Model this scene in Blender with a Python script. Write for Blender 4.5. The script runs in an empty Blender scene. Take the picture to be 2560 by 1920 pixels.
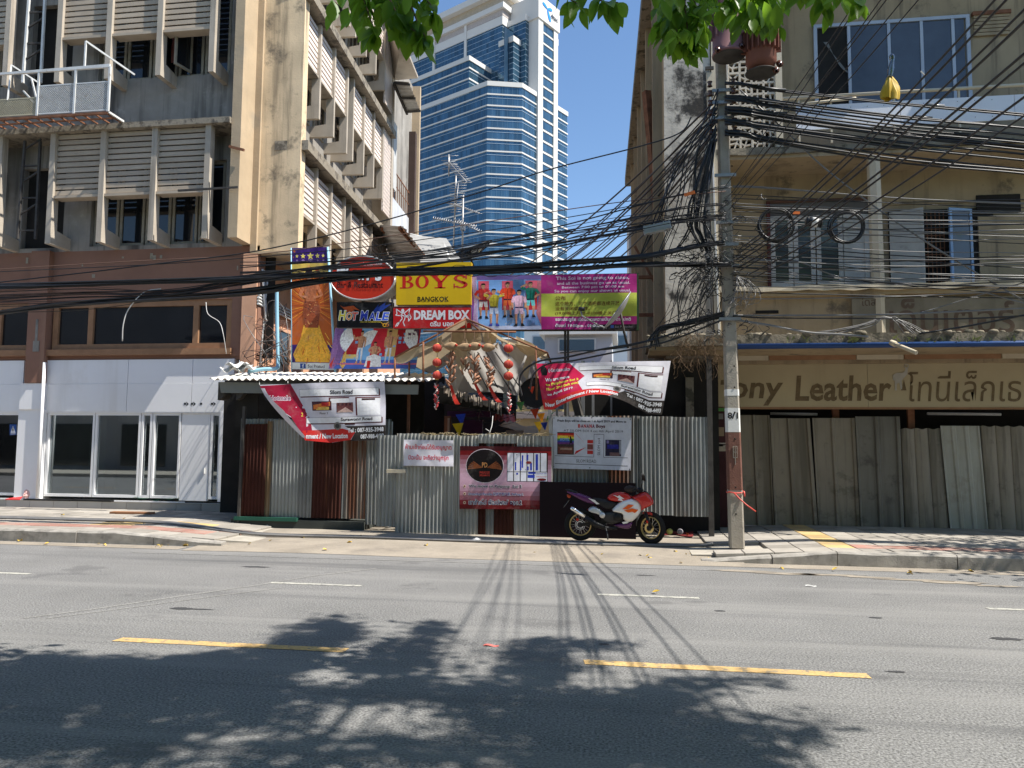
import bpy, bmesh, math, random
from mathutils import Vector, Matrix, geometry
random.seed(11)
SC = bpy.context.scene
COL = SC.collection
V = Vector
# ------------------------------------------------------------------ camera
CAM_H = 1.7
YAW, PITCH, ROLL, FPX = math.radians(8.4), math.radians(4.5), math.radians(0.46), 1923.0
_cy, _sy, _cp, _sp = math.cos(YAW), math.sin(YAW), math.cos(PITCH), math.sin(PITCH)
FW = V((-_sy * _cp, _cy * _cp, _sp))
_r = V((_cy, _sy, 0)); _u = _r.cross(FW)
RT = _r * math.cos(ROLL) + _u * math.sin(ROLL)
UP = _u * math.cos(ROLL) - _r * math.sin(ROLL)
CPOS = V((0, 0, CAM_H))
cam = bpy.data.cameras.new('camera'); camo = bpy.data.objects.new('camera', cam); COL.objects.link(camo)
cam.sensor_width = 36; cam.lens = FPX / 2560 * 36; cam.clip_start = 0.1; cam.clip_end = 3000
camo.matrix_world = Matrix(((RT.x, UP.x, -FW.x, 0), (RT.y, UP.y, -FW.y, 0), (RT.z, UP.z, -FW.z, CAM_H), (0, 0, 0, 1)))
SC.camera = camo
# ------------------------------------------------------------------ sky, sun, exposure
SUN = V((0.64, -0.122, 1.0)).normalized()
w = bpy.data.worlds.new('World'); SC.world = w; w.use_nodes = True
nt = w.node_tree; bg = nt.nodes['Background']
sky = nt.nodes.new('ShaderNodeTexSky'); sky.sky_type = 'NISHITA'; sky.sun_disc = False
sky.sun_elevation = math.asin(SUN.z); sky.sun_rotation = math.atan2(SUN.x, SUN.y)
sky.air_density = 1.0; sky.dust_density = 0.5; sky.ozone_density = 2.6
hs = nt.nodes.new('ShaderNodeHueSaturation'); hs.inputs['Saturation'].default_value = 1.08; nt.links.new(sky.outputs[0], hs.inputs['Color'])
nt.links.new(hs.outputs[0], bg.inputs[0]); bg.inputs[1].default_value = 0.108
sl = bpy.data.lights.new('sun', 'SUN'); sl.energy = 5.0; sl.angle = math.radians(0.53); sl.color = (1, 0.95, 0.87)
so = bpy.data.objects.new('sun', sl); COL.objects.link(so); so.location = (20, -5, 40)
so.rotation_euler = SUN.to_track_quat('Z', 'Y').to_euler()
SC.view_settings.view_transform = 'Standard'; SC.view_settings.look = 'None'
SC.view_settings.exposure = 0.86; SC.view_settings.gamma = 1.0; SC.view_settings.use_curve_mapping = False
SC.render.engine = 'CYCLES'
SC.cycles.max_bounces = 6; SC.cycles.transparent_max_bounces = 12
SC.cycles.use_denoising = True
try: SC.cycles.denoiser = 'OPENIMAGEDENOISE'
except Exception: pass

# ------------------------------------------------------------------ survey helpers: a sight line met with a real plane
def ray(x, y): return FW + RT * ((x - 1280) / FPX) - UP * ((y - 960) / FPX)
def onY(x, y, Y):
    d = ray(x, y); return CPOS + d * (Y / d.y)
def onZ(x, y, z):
    d = ray(x, y); return CPOS + d * ((z - CAM_H) / d.z)
def onP(x, y, p0, n):
    d = ray(x, y); return CPOS + d * ((V(p0) - CPOS).dot(n) / d.dot(n))

# ------------------------------------------------------------------ materials
def _n(nt, t, **k):
    n = nt.nodes.new(t)
    for a, b in k.items(): setattr(n, a, b)
    return n
def mat(name, col, rough=0.8, metal=0.0, var=(2.0, 0.18), streak=None, blot=None, bump=(30, 0.15), spec=0.25, rand=0.0, fine=None, wear=None):
    """procedural surface: colour variation, vertical streaks, blotches of dirt or mould, fine relief"""
    m = bpy.data.materials.new(name); m.use_nodes = True; nt = m.node_tree; L = nt.links.new
    b = nt.nodes['Principled BSDF']; b.inputs['Roughness'].default_value = rough; b.inputs['Metallic'].default_value = metal
    b.inputs['Specular IOR Level'].default_value = spec
    geo = _n(nt, 'ShaderNodeNewGeometry'); P = geo.outputs['Position']
    c = None
    rgb = _n(nt, 'ShaderNodeRGB'); rgb.outputs[0].default_value = (*col, 1); c = rgb.outputs[0]
    def noise(scale, detail=4, vec=None, rough_=0.6):
        n = _n(nt, 'ShaderNodeTexNoise'); n.inputs['Scale'].default_value = scale; n.inputs['Detail'].default_value = detail
        n.inputs['Roughness'].default_value = rough_
        L(vec or P, n.inputs['Vector']); return n.outputs['Fac']
    def mapped(s):
        mp = _n(nt, 'ShaderNodeMapping'); mp.inputs['Scale'].default_value = s; L(P, mp.inputs['Vector']); return mp.outputs[0]
    def ramp(f, a, b_):
        r = _n(nt, 'ShaderNodeMapRange'); r.inputs['From Min'].default_value = a; r.inputs['From Max'].default_value = b_
        r.interpolation_type = 'SMOOTHSTEP'; L(f, r.inputs['Value']); return r.outputs[0]
    def mix(f, a, b_, typ='MIX'):
        x = _n(nt, 'ShaderNodeMix', data_type='RGBA', blend_type=typ)
        if isinstance(f, float): x.inputs[0].default_value = f
        else: L(f, x.inputs[0])
        L(a, x.inputs[6])
        if isinstance(b_, tuple): x.inputs[7].default_value = (*b_, 1)
        else: L(b_, x.inputs[7])
        return x.outputs[2]
    def scale_f(f, k):
        q = _n(nt, 'ShaderNodeMath', operation='MULTIPLY'); L(f, q.inputs[0]); q.inputs[1].default_value = k; return q.outputs[0]
    def brightness(fac, amt, c):
        r = _n(nt, 'ShaderNodeMapRange'); r.inputs['From Min'].default_value = 0.25; r.inputs['From Max'].default_value = 0.75
        r.inputs['To Min'].default_value = 1 - amt; r.inputs['To Max'].default_value = 1 + amt; L(fac, r.inputs['Value'])
        vm = _n(nt, 'ShaderNodeVectorMath', operation='SCALE'); L(c, vm.inputs[0]); L(r.outputs[0], vm.inputs['Scale']); return vm.outputs[0]
    if var: c = brightness(noise(var[0], 5), var[1], c)
    if fine: c = brightness(noise(fine[0], 2), fine[1], c)
    if rand:
        oi = _n(nt, 'ShaderNodeObjectInfo'); c = brightness(oi.outputs['Random'], rand, c)
    for s in ([streak] if isinstance(streak, tuple) else (streak or [])):
        amt, sc, colr, lo, hi = s          # amount, scale, colour, threshold range
        c = mix(scale_f(ramp(noise(1, 5, mapped((sc, sc, sc * 0.07))), lo, hi), amt), c, colr)
    for s in ([blot] if isinstance(blot, tuple) else (blot or [])):
        amt, sc, colr, lo, hi = s
        c = mix(scale_f(ramp(noise(sc, 6, None, 0.7), lo, hi), amt), c, colr)
    for amt, vec, colr, lo, hi in (wear or []):      # wear drawn out along a direction
        c = mix(scale_f(ramp(noise(1, 6, mapped(vec), 0.65), lo, hi), amt), c, colr)
    L(c, b.inputs['Base Color'])
    if bump:
        bp = _n(nt, 'ShaderNodeBump'); bp.inputs['Strength'].default_value = bump[1]; bp.inputs['Distance'].default_value = 0.01
        L(noise(bump[0], 4), bp.inputs['Height']); L(bp.outputs[0], b.inputs['Normal'])
    return m
def plain(name, col, rough=0.6, metal=0.0, spec=0.4):
    return mat(name, col, rough, metal, var=(6, 0.06), bump=None, spec=spec)
def glass(name, tint, clear=0.5, f0=0.06):
    m = bpy.data.materials.new(name); m.use_nodes = True; nt = m.node_tree; L = nt.links.new
    for n in list(nt.nodes):
        if n.type == 'BSDF_PRINCIPLED': nt.nodes.remove(n)
    out = [n for n in nt.nodes if n.type == 'OUTPUT_MATERIAL'][0]
    tr = _n(nt, 'ShaderNodeBsdfTransparent'); tr.inputs[0].default_value = (*[t * clear for t in tint], 1)
    gl = _n(nt, 'ShaderNodeBsdfGlossy'); gl.inputs['Roughness'].default_value = 0.02; gl.inputs[0].default_value = (0.9, 0.95, 1, 1)
    fr = _n(nt, 'ShaderNodeFresnel'); fr.inputs[0].default_value = 1.52
    ma = _n(nt, 'ShaderNodeMath', operation='ADD'); ma.inputs[1].default_value = f0; L(fr.outputs[0], ma.inputs[0])
    mx = _n(nt, 'ShaderNodeMixShader'); L(ma.outputs[0], mx.inputs[0]); L(tr.outputs[0], mx.inputs[1]); L(gl.outputs[0], mx.inputs[2]); L(mx.outputs[0], out.inputs[0])
    return m
_flat = {}
def ink(col, rough=0.55, photo=False):
    k = (tuple(round(c, 3) for c in col), rough, photo)
    if k not in _flat:
        _flat[k] = mat('print_ink', col, rough, var=(26, 0.34) if photo else (7, 0.13), blot=[(0.22, 4.5, (0.33, 0.30, 0.27), 0.5, 0.72)], bump=None, spec=0.25)
    return _flat[k]
def srgb(r, g, b):
    f = lambda c: ((c / 255 + 0.055) / 1.055) ** 2.4 if c > 10 else c / 255 / 12.92
    return (f(r), f(g), f(b))

# ------------------------------------------------------------------ mesh building
def wloc(o):
    p = V((0, 0, 0))
    while o is not None: p = p + V(o.location); o = o.parent
    return p
class MB:
    def __init__(s): s.v = []; s.f = []; s.sm = []
    def add(s, vs, fs, smooth=False):
        n = len(s.v); s.v += [V(p) for p in vs]; s.f += [tuple(i + n for i in f) for f in fs]; s.sm += [smooth] * len(fs); return s
    def box(s, x0, x1, y0, y1, z0, z1):
        vs = [(x, y, z) for x in (x0, x1) for y in (y0, y1) for z in (z0, z1)]
        return s.add(vs, [(0, 1, 3, 2), (4, 6, 7, 5), (0, 4, 5, 1), (2, 3, 7, 6), (0, 2, 6, 4), (1, 5, 7, 3)])
    def obox(s, c, a, b, d):
        c, a, b, d = V(c), V(a), V(b), V(d)
        vs = [c + a * i + b * j + d * k for i in (-1, 1) for j in (-1, 1) for k in (-1, 1)]
        return s.add(vs, [(0, 1, 3, 2), (4, 6, 7, 5), (0, 4, 5, 1), (2, 3, 7, 6), (0, 2, 6, 4), (1, 5, 7, 3)])
    def bar(s, p, q, w, h=None, up=(0, 0, 1)):
        p, q = V(p), V(q); d = (q - p); l = d.length; d = d / max(l, 1e-9); h = h or w
        sd = d.cross(V(up))
        if sd.length < 1e-3: sd = d.cross(V((0, 1, 0)))
        sd.normalize(); u = sd.cross(d)
        return s.obox((p + q) / 2, d * l / 2, sd * w / 2, u * h / 2)
    def tube(s, pts, r, n=6, cap=True):
        pts = [V(p) for p in pts]; m = len(pts); rs = r if isinstance(r, (list, tuple)) else [r] * m
        ref = V((0, 0, 1)); vs = []; prev = None
        for i in range(m):
            t = (pts[min(i + 1, m - 1)] - pts[max(i - 1, 0)])
            t = t.normalized() if t.length > 1e-9 else V((1, 0, 0))
            if prev is None:
                a = t.cross(ref)
                if a.length < 0.05: a = t.cross(V((0, 1, 0)))
            else: a = prev - t * prev.dot(t)
            if a.length < 1e-6: a = t.orthogonal()
            a.normalize(); prev = a; b = t.cross(a)
            for k in range(n):
                an = 2 * math.pi * k / n; vs.append(pts[i] + (a * math.cos(an) + b * math.sin(an)) * rs[i])
        fs = [(i * n + k, i * n + (k + 1) % n, (i + 1) * n + (k + 1) % n, (i + 1) * n + k) for i in range(m - 1) for k in range(n)]
        s.add(vs, fs, True)
        if cap:
            s.f.append(tuple(len(s.v) - len(vs) + k for k in range(n))[::-1]); s.sm.append(False)
            s.f.append(tuple(len(s.v) - n + k for k in range(n))); s.sm.append(False)
        return s
    def prism(s, poly, vec):
        n = len(poly); vec = V(vec); p = [V(q) for q in poly]
        s.add(p + [q + vec for q in p], [tuple(range(n))[::-1], tuple(range(n, 2 * n))] + [(i, (i + 1) % n, n + (i + 1) % n, n + i) for i in range(n)]); return s
    def quad(s, a, b, c, d): return s.add([a, b, c, d], [(0, 1, 2, 3)])
    def grid(s, fn, nu, nv, smooth=True):
        vs = [fn(i / nu, j / nv) for j in range(nv + 1) for i in range(nu + 1)]
        return s.add(vs, [(j * (nu + 1) + i, j * (nu + 1) + i + 1, (j + 1) * (nu + 1) + i + 1, (j + 1) * (nu + 1) + i) for j in range(nv) for i in range(nu)], smooth)
    def lathe(s, prof, c, axis=(0, 0, 1), n=16, smooth=True):
        ax = V(axis).normalized(); a = ax.orthogonal().normalized(); b = ax.cross(a); c = V(c)
        vs = [c + ax * h + (a * math.cos(2 * math.pi * k / n) + b * math.sin(2 * math.pi * k / n)) * r for r, h in prof for k in range(n)]
        m = len(prof)
        return s.add(vs, [(i * n + k, i * n + (k + 1) % n, (i + 1) * n + (k + 1) % n, (i + 1) * n + k) for i in range(m - 1) for k in range(n)], smooth)
    def torus(s, c, axis, R, r, n=32, m=8, squash=1.0):
        ax = V(axis).normalized(); a = ax.orthogonal().normalized(); b = ax.cross(a); c = V(c); vs = []
        for i in range(n):
            t = 2 * math.pi * i / n; d = a * math.cos(t) + b * math.sin(t)
            for j in range(m):
                q = 2 * math.pi * j / m; vs.append(c + d * (R + r * math.cos(q)) + ax * (r * squash * math.sin(q)))
        return s.add(vs, [(i * m + j, ((i + 1) % n) * m + j, ((i + 1) % n) * m + (j + 1) % m, i * m + (j + 1) % m) for i in range(n) for j in range(m)], True)
    def ball(s, c, r, n=12, m=8, sc=(1, 1, 1)):
        c = V(c); vs = []
        for j in range(m + 1):
            t = math.pi * j / m
            for i in range(n):
                q = 2 * math.pi * i / n; vs.append(c + V((math.sin(t) * math.cos(q) * sc[0], math.sin(t) * math.sin(q) * sc[1], math.cos(t) * sc[2])) * r)
        return s.add(vs, [(j * n + i, (j + 1) * n + i, (j + 1) * n + (i + 1) % n, j * n + (i + 1) % n) for j in range(m) for i in range(n)], True)
    def mesh(s, name, m, off=V((0, 0, 0))):
        me = bpy.data.meshes.new(name); me.from_pydata([tuple(p - off) for p in s.v], [], s.f)
        me.polygons.foreach_set('use_smooth', s.sm); me.materials.append(m); me.update(); return me
    def build(s, name, m, parent=None, label=None, cat=None, group=None, kind=None, fix=True, bevel=0.0):
        off = wloc(parent) if parent is not None else None
        if off is None:
            n = max(1, len(s.v)); c = sum(s.v, V((0, 0, 0))) / n; off = V((c.x, c.y, min(p.z for p in s.v)))
            loc = off
        else: loc = V((0, 0, 0))
        me = s.mesh(name, m, off)
        if fix:
            bm = bmesh.new(); bm.from_mesh(me); bmesh.ops.recalc_face_normals(bm, faces=bm.faces); bm.to_mesh(me); bm.free()
        o = bpy.data.objects.new(name, me); COL.objects.link(o); o.location = loc
        if parent is not None: o.parent = parent
        if bevel:
            md = o.modifiers.new('bevel', 'BEVEL'); md.width = bevel; md.segments = 2; md.limit_method = 'ANGLE'
        tag(o, label, cat, group, kind); return o
def tag(o, label=None, cat=None, group=None, kind=None):
    for k, v in (('label', label), ('category', cat), ('group', group), ('kind', kind)):
        if v: o[k] = v
    return o
def thing(name, label, cat, loc, group=None):
    o = bpy.data.objects.new(name, None); COL.objects.link(o); o.location = V(loc); o.empty_display_size = 0.2
    return tag(o, label, cat, group)
def inst(name, me, parent, loc, rot=None, scale=None, **k):
    """one more piece sharing mesh data; loc is in world space"""
    o = bpy.data.objects.new(name, me); COL.objects.link(o)
    o.location = V(loc) - (wloc(parent) if parent is not None else V((0, 0, 0)))
    if rot is not None: o.rotation_euler = rot
    if scale is not None: o.scale = scale
    if parent is not None: o.parent = parent
    return tag(o, **k)
def boxmesh(name, m, sx, sy, sz, bevel=0.0):
    b = MB().box(-sx / 2, sx / 2, -sy / 2, sy / 2, -sz / 2, sz / 2); me = b.mesh(name, m)
    if bevel:
        bm = bmesh.new(); bm.from_mesh(me); bmesh.ops.bevel(bm, geom=bm.edges[:], offset=bevel, segments=1, affect='EDGES'); bm.to_mesh(me); bm.free()
    return me
def R(a, b): return random.uniform(a, b)
# ------------------------------------------------------------------ shared materials
ASPH = mat('asphalt', (0.168, 0.166, 0.162), 0.85, var=(0.7, 0.16), fine=(58, 0.75), wear=[(0.55, (0.05, 1.1, 1), (0.235, 0.23, 0.22), 0.48, 0.66), (0.6, (0.07, 1.5, 1), (0.085, 0.085, 0.087), 0.53, 0.70), (0.55, (0.6, 0.9, 1), (0.10, 0.098, 0.098), 0.60, 0.66), (0.6, (7, 9, 1), (0.05, 0.05, 0.05), 0.70, 0.75)], bump=(80, 0.7),
           blot=[(0.35, 0.35, (0.2, 0.19, 0.18), 0.5, 0.75), (0.3, 38, (0.32, 0.31, 0.3), 0.68, 0.76), (0.5, 1.1, (0.07, 0.07, 0.075), 0.66, 0.8)])
CONC = mat('concrete', (0.36, 0.33, 0.28), 0.9, var=(3, 0.2), blot=[(0.6, 2.2, (0.16, 0.14, 0.12), 0.55, 0.75)], bump=(60, 0.3))
KERB = mat('kerb_concrete', (0.30, 0.28, 0.25), 0.9, var=(5, 0.3), blot=[(0.7, 3.5, (0.13, 0.12, 0.11), 0.5, 0.7)], bump=(50, 0.5))
SAND = mat('sandy_concrete', (0.27, 0.235, 0.19), 0.92, var=(1.5, 0.2), fine=(90, 0.3), blot=[(0.6, 1.3, (0.17, 0.15, 0.13), 0.5, 0.7)], bump=(70, 0.4))
YEL = mat('yellow_road_paint', (0.52, 0.34, 0.14), 0.8, var=(3, 0.12), fine=(40, 0.25), blot=[(0.8, 13, (0.17, 0.16, 0.145), 0.52, 0.60), (0.45, 1.8, (0.36, 0.27, 0.15), 0.45, 0.65)], bump=(120, 0.4))
WHT = mat('white_road_paint', (0.42, 0.41, 0.36), 0.85, var=(3, 0.15), fine=(80, 0.25), blot=[(0.85, 12, (0.16, 0.16, 0.155), 0.50, 0.60), (0.5, 1.5, (0.24, 0.235, 0.22), 0.45, 0.65)], bump=(120, 0.4))
# ------------------------------------------------------------------ road and ground
MB().quad((-900, -900, -0.06), (900, -900, -0.06), (900, 900, -0.06), (-900, 900, -0.06)).build('ground', mat('far_ground', (0.2, 0.19, 0.17), 0.95, bump=None), kind='structure')
MB().quad((-70, -1.4, 0), (70, -1.4, 0), (70, 13.3, 0), (-70, 13.3, 0)).build('road', ASPH, kind='structure')
def stripe(x0, x1, y, wd, m, z=0.004, jag=0.012, name='lane_marking'):
    n = 14; top = []; bot = []
    for i in range(n + 1):
        x = x0 + (x1 - x0) * i / n
        top.append((x + R(-jag, jag), y + wd / 2 + R(-jag, jag) * 0.5, z)); bot.append((x + R(-jag, jag), y - wd / 2 + R(-jag, jag) * 0.5, z))
    b = MB(); b.add(top + bot, [(i, i + 1, n + 2 + i, n + 1 + i) for i in range(n)])
    return b.build(name, m, kind='structure')
for x in (-12.6, -8.45, -4.38, -0.33, 1.0 + 2.75, 7.8): 
    if abs(x + 0.33) < .01 or x in (-4.38,): pass
for x0, x1 in ((-20.5, -18.4), (-16.4, -14.3), (-12.4, -10.3), (-8.4, -6.3), (-4.33, -2.28), (-0.33, 1.79), (3.75, 5.8), (7.8, 9.9)): stripe(x0, x1, 6.21, 0.125, YEL)
for x0, x1 in ((-16.6, -15.5), (-12.6, -11.5), (-8.65, -7.54), (-4.27, -3.13), (-0.32, 0.81), (3.8, 4.92), (7.8, 8.9)): stripe(x0, x1, 8.99, 0.085, WHT)
# the worn edge line and old scraped lines
OLD = mat('worn_road_paint', (0.21, 0.205, 0.195), 0.9, var=(5, 0.2), fine=(60, 0.5), bump=None)
stripe(-7.5, 3.2, 11.02, 0.06, OLD, name='edge_line')
def curvestripe(pts, wd, m, name):
    b = MB(); vs = []
    for i, p in enumerate(pts):
        p = V(p); t = (V(pts[min(i + 1, len(pts) - 1)]) - V(pts[max(i - 1, 0)])).normalized(); s_ = V((-t.y, t.x, 0)) * wd / 2
        vs += [p + s_, p - s_]
    b.add(vs, [(2 * i, 2 * i + 1, 2 * i + 3, 2 * i + 2) for i in range(len(pts) - 1)]); return b.build(name, m, kind='structure')
curvestripe([onZ(x, y, 0.003) for x, y in ((60, 1545), (250, 1520), (450, 1490), (640, 1463), (780, 1440), (940, 1421))], 0.05, OLD, 'scraped_line')
curvestripe([onZ(x, y, 0.003) for x, y in ((120, 1545), (330, 1518), (560, 1487), (700, 1470))], 0.04, OLD, 'scraped_line')
PATCH = mat('dark_tar', (0.05, 0.05, 0.052), 0.7, bump=(80, 0.3))
def blotch(px, py, rx, ry, name='tar_spot', m=None, z=0.003):
    c = onZ(px, py, z); n = 16; a0 = R(0, 6)
    pts = [(c.x + rx * math.cos(2 * math.pi * i / n) * (1 + .35 * math.sin(3 * i + a0) * R(.3, 1)), c.y + ry * math.sin(2 * math.pi * i / n) * (1 + .3 * R(-1, 1)), z) for i in range(n)]
    return MB().add(pts, [tuple(range(n))]).build(name, m or PATCH, kind='structure')
for a in ((455, 1521, .13, .05), (505, 1523, .12, .02), (640, 1417, .2, .05), (2515, 1597, .13, .05), (2190, 1544, .07, .03), (1612, 1438, .12, .03), (1800, 1527, .06, .03), (2240, 1679, .07, .025), (1510, 1610, .04, .02)): blotch(*a)
# gutter: a pale dusty band along each kerb
stripe(-30, -7.0, 11.62, 0.34, SAND, z=0.004, jag=0.03, name='gutter')
stripe(0.9, 30, 11.56, 0.36, SAND, z=0.004, jag=0.03, name='gutter')
for k in range(7): blotch(1860 + k * 105, 1425 + k * 7 + R(-4, 4), R(.25, .5), R(.05, .1), 'rough_patch', SAND, 0.006)
# ------------------------------------------------------------------ pavements: base slab, kerb stones and paving tiles piece by piece
KH = 0.2
TILE = mat('paving_tile', (0.30, 0.275, 0.24), 0.9, var=(4, 0.15), rand=0.16, blot=[(0.5, 2.5, (0.17, 0.15, 0.13), 0.52, 0.72)], bump=(60, 0.35))
TRED = mat('red_paving_tile', (0.32, 0.17, 0.135), 0.9, var=(4, 0.2), rand=0.15, blot=[(0.65, 3.0, (0.32, 0.27, 0.23), 0.45, 0.68)], bump=(60, 0.35))
TYEL = mat('yellow_tactile_tile', (0.44, 0.31, 0.14), 0.9, var=(4, 0.2), rand=0.15, blot=[(0.6, 3.0, (0.32, 0.27, 0.22), 0.48, 0.7)], bump=(60, 0.35))
def tiles(parent, x0, nx, y0, ny, z, typ, skip=lambda x, y: False, T=0.42, zf=lambda x: 0.0, ry=0.0):
    mes = {k: boxmesh('paving_tile', m_, T - 0.012, T - 0.012, 0.05, 0.006) for k, m_ in (('g', TILE), ('r', TRED), ('y', TYEL))}
    for i in range(nx):
        for j in range(ny):
            x = x0 + (i + .5) * T; y = y0 + (j + .5) * T
            if skip(x, y): continue
            inst('paving_tile', mes[typ(i, j)], parent, (x, y, z - 0.025 + zf(x) + R(-.004, .004)), (R(-.006, .006), ry + R(-.006, .006), 0))
def kerb(parent, xs, y, drop, z=KH):
    for i in range(len(xs) - 1):
        a, b_ = xs[i] + .006, xs[i + 1] - .006
        za, zb = drop(a), drop(b_)
        n = 6; vs = []
        for k in range(n + 1):
            x = a + (b_ - a) * k / n; zz = z * drop(x) ; ch = 0.02 + R(0, .015)
            dy = R(-.008, .008)
            vs += [(x, y + dy, -.05), (x, y + dy, zz - ch), (x, y + ch + dy, zz + R(-.006, .004)), (x, y + .17, zz + .002), (x, y + .17, -.05)]
        fs = [(k * 5 + q, k * 5 + (q + 1) % 5, (k + 1) * 5 + (q + 1) % 5, (k + 1) * 5 + q) for k in range(n) for q in range(5)]
        fs += [(0, 1, 2, 3, 4), tuple(n * 5 + q for q in (4, 3, 2, 1, 0))]
        MB().add(vs, fs).build('kerb_stone', KERB, parent)
dl = lambda x: 1.0 if x < -8.4 else max(0.12, 1 - (x + 8.4) / 2.6 * 0.88)
dr = lambda x: 1.0 if x > 3.0 else max(0.15, 1 - (3.0 - x) / 1.9 * 0.85)
pl = MB().box(-30, -8.4, 12.0, 16.2, -.05, .145).prism([(-8.4, 12.0, -.05), (-6.2, 12.25, -.05), (-6.2, 12.25, .045), (-8.4, 12.0, .145)], (0, 3.9, 0)).build('pavement', CONC, kind='structure')
for o_ in (pl,): pass
kerb(pl, [-26, -23, -20, -17, -15, -13.6, -12.1, -10.6, -9.1, -7.7, -6.5], 11.84, dl)
tiles(pl, -16.8, 20, 12.02, 9, 0.195, lambda i, j: 'r' if j == 1 else ('y' if (i == 18 and j in (2, 3)) or (i == 17 and j == 2) else 'g'), lambda x, y: x > -8.4)
# the ramp of tiles sinking towards the lane mouth
tiles(pl, -8.4, 4, 12.02, 9, 0.195, lambda i, j: 'r' if j == 1 + (i > 2) else ('y' if j == 3 and i < 2 else 'g'), lambda x, y: False, zf=lambda x: -0.055 * (x + 8.4), ry=0.055)
pr = MB().box(3.0, 30, 11.9, 16.2, -.05, .145).prism([(3.0, 11.9, -.05), (3.0, 11.9, .145), (1.0, 12.2, .045), (1.0, 12.2, -.05)], (0, 4.1, 0)).build('pavement', CONC, kind='structure')
kerb(pr, [1.1, 2.1, 3.0, 4.6, 6.1, 7.6, 9.2, 12, 15, 18, 22, 26], 11.74, dr)
tiles(pr, 3.0, 15, 11.91, 9, 0.195, lambda i, j: 'y' if i in (0,) and j > 0 else ('r' if j == 1 and i > 0 else 'g'))
tiles(pr, 1.32, 4, 11.91, 9, 0.195, lambda i, j: 'g', lambda x, y: (abs(x - 1.74) < .3 and abs(y - 12.76) < .3), zf=lambda x: -0.055 * (3.0 - x), ry=-0.055)
# lane mouth: a sandy concrete apron running in between the fences
ap = MB()
def apf(u, v):
    x = -6.9 + u * 8.6; y = 11.35 + v * 3.6
    y0 = 11.35 + 0.25 * math.sin(u * 7) * (1 - v) * .4
    return (x, max(y, y0), 0.006 + 0.06 * min(1, v * 1.6) + (0.0 if v else -.002))
ap.grid(apf, 24, 10); ap.build('lane_apron', SAND, kind='structure')
MB().quad((-7.6, 14.8, 0.055), (0.9, 14.8, 0.055), (1.5, 70, 0.055), (-12, 70, 0.055)).build('lane_floor', mat('lane_concrete', (0.2, 0.19, 0.17), 0.9), kind='structure')
# near pavement and the far side of the street behind the viewer
MB().box(-60, 60, -5.5, -1.4, -.05, .16).build('near_pavement', CONC, kind='structure')
# ------------------------------------------------------------------ left building
CREAM = mat('cream_plaster', (0.44, 0.34, 0.225), 0.9, var=(1.2, 0.16), streak=[(0.5, 2.2, (0.20, 0.17, 0.13), 0.55, 0.8)], blot=[(0.6, 0.9, (0.30, 0.26, 0.20), 0.55, 0.72), (0.7, 6, (0.33, 0.28, 0.2), 0.66, 0.74)], bump=(25, 0.35))
MOLD = mat('mouldy_cream_plaster', (0.74, 0.575, 0.375), 0.92, var=(1.2, 0.2), streak=[(0.7, 2.0, (0.10, 0.085, 0.065), 0.53, 0.72), (0.4, 5, (0.1, 0.085, 0.065), 0.57, 0.72)], blot=[(0.8, 1.4, (0.10, 0.09, 0.075), 0.5, 0.68)], bump=(25, 0.4))
GREYW = mat('grey_weathered_plaster', (0.29, 0.27, 0.24), 0.92, var=(1.5, 0.2), streak=[(0.9, 2.0, (0.06, 0.055, 0.05), 0.47, 0.70), (0.6, 6, (0.09, 0.085, 0.075), 0.54, 0.70)], blot=[(0.5, 1.5, (0.5, 0.48, 0.44), 0.55, 0.75)], bump=(25, 0.35))
LOUV = mat('concrete_louvre', (0.42, 0.35, 0.27), 0.9, var=(2, 0.12), rand=0.07, streak=[(0.35, 3, (0.18, 0.15, 0.12), 0.55, 0.8)], blot=[(0.8, 2.2, (0.12, 0.1, 0.085), 0.66, 0.76)], bump=(40, 0.25))
FINM = mat('concrete_fin', (0.43, 0.375, 0.305), 0.9, var=(2, 0.15), streak=[(0.65, 3.5, (0.11, 0.10, 0.085), 0.53, 0.75)], bump=(40, 0.3))
LEDGE = mat('mouldy_ledge', (0.30, 0.26, 0.20), 0.95, var=(4, 0.3), blot=[(0.85, 4, (0.07, 0.06, 0.05), 0.45, 0.62)], bump=(20, 0.7))
BROWN = mat('brown_plaster', (0.25, 0.135, 0.095), 0.85, var=(1.3, 0.1), streak=[(0.4, 1.6, (0.36, 0.24, 0.16), 0.62, 0.8)], blot=[(0.4, 2.5, (0.2, 0.11, 0.08), 0.55, 0.75)], bump=(30, 0.15))
WOOD = mat('brown_window_frame', (0.30, 0.165, 0.09), 0.7, var=(4, 0.2), bump=(40, 0.15))
WHITE = mat('white_panel', (0.80, 0.80, 0.81), 0.6, var=(0.8, 0.05), streak=[(0.4, 1.5, (0.52, 0.48, 0.42), 0.56, 0.8)], blot=[(0.35, 0.8, (0.6, 0.57, 0.52), 0.55, 0.75), (0.4, 7, (0.45, 0.41, 0.36), 0.68, 0.76)], bump=None)
WFRAME = mat('white_frame', (0.80, 0.80, 0.80), 0.45, var=(3, 0.05), bump=None)
DGLASS = mat('dark_window_glass', (0.012, 0.014, 0.017), 0.06, var=(1, 0.3), bump=(3, 0.02), spec=0.7)
OLDWOOD = mat('old_casement', (0.30, 0.27, 0.21), 0.85, var=(5, 0.3), blot=[(0.6, 5, (0.1, 0.085, 0.07), 0.5, 0.7)], bump=(40, 0.3))
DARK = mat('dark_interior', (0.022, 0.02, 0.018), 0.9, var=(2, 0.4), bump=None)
SHOPG = glass('shop_glass', (0.62, 0.70, 0.69), 0.85, 0.17)
RUSTY = mat('rusty_steel', (0.20, 0.09, 0.05), 0.9, var=(6, 0.4), bump=(50, 0.4))
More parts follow.
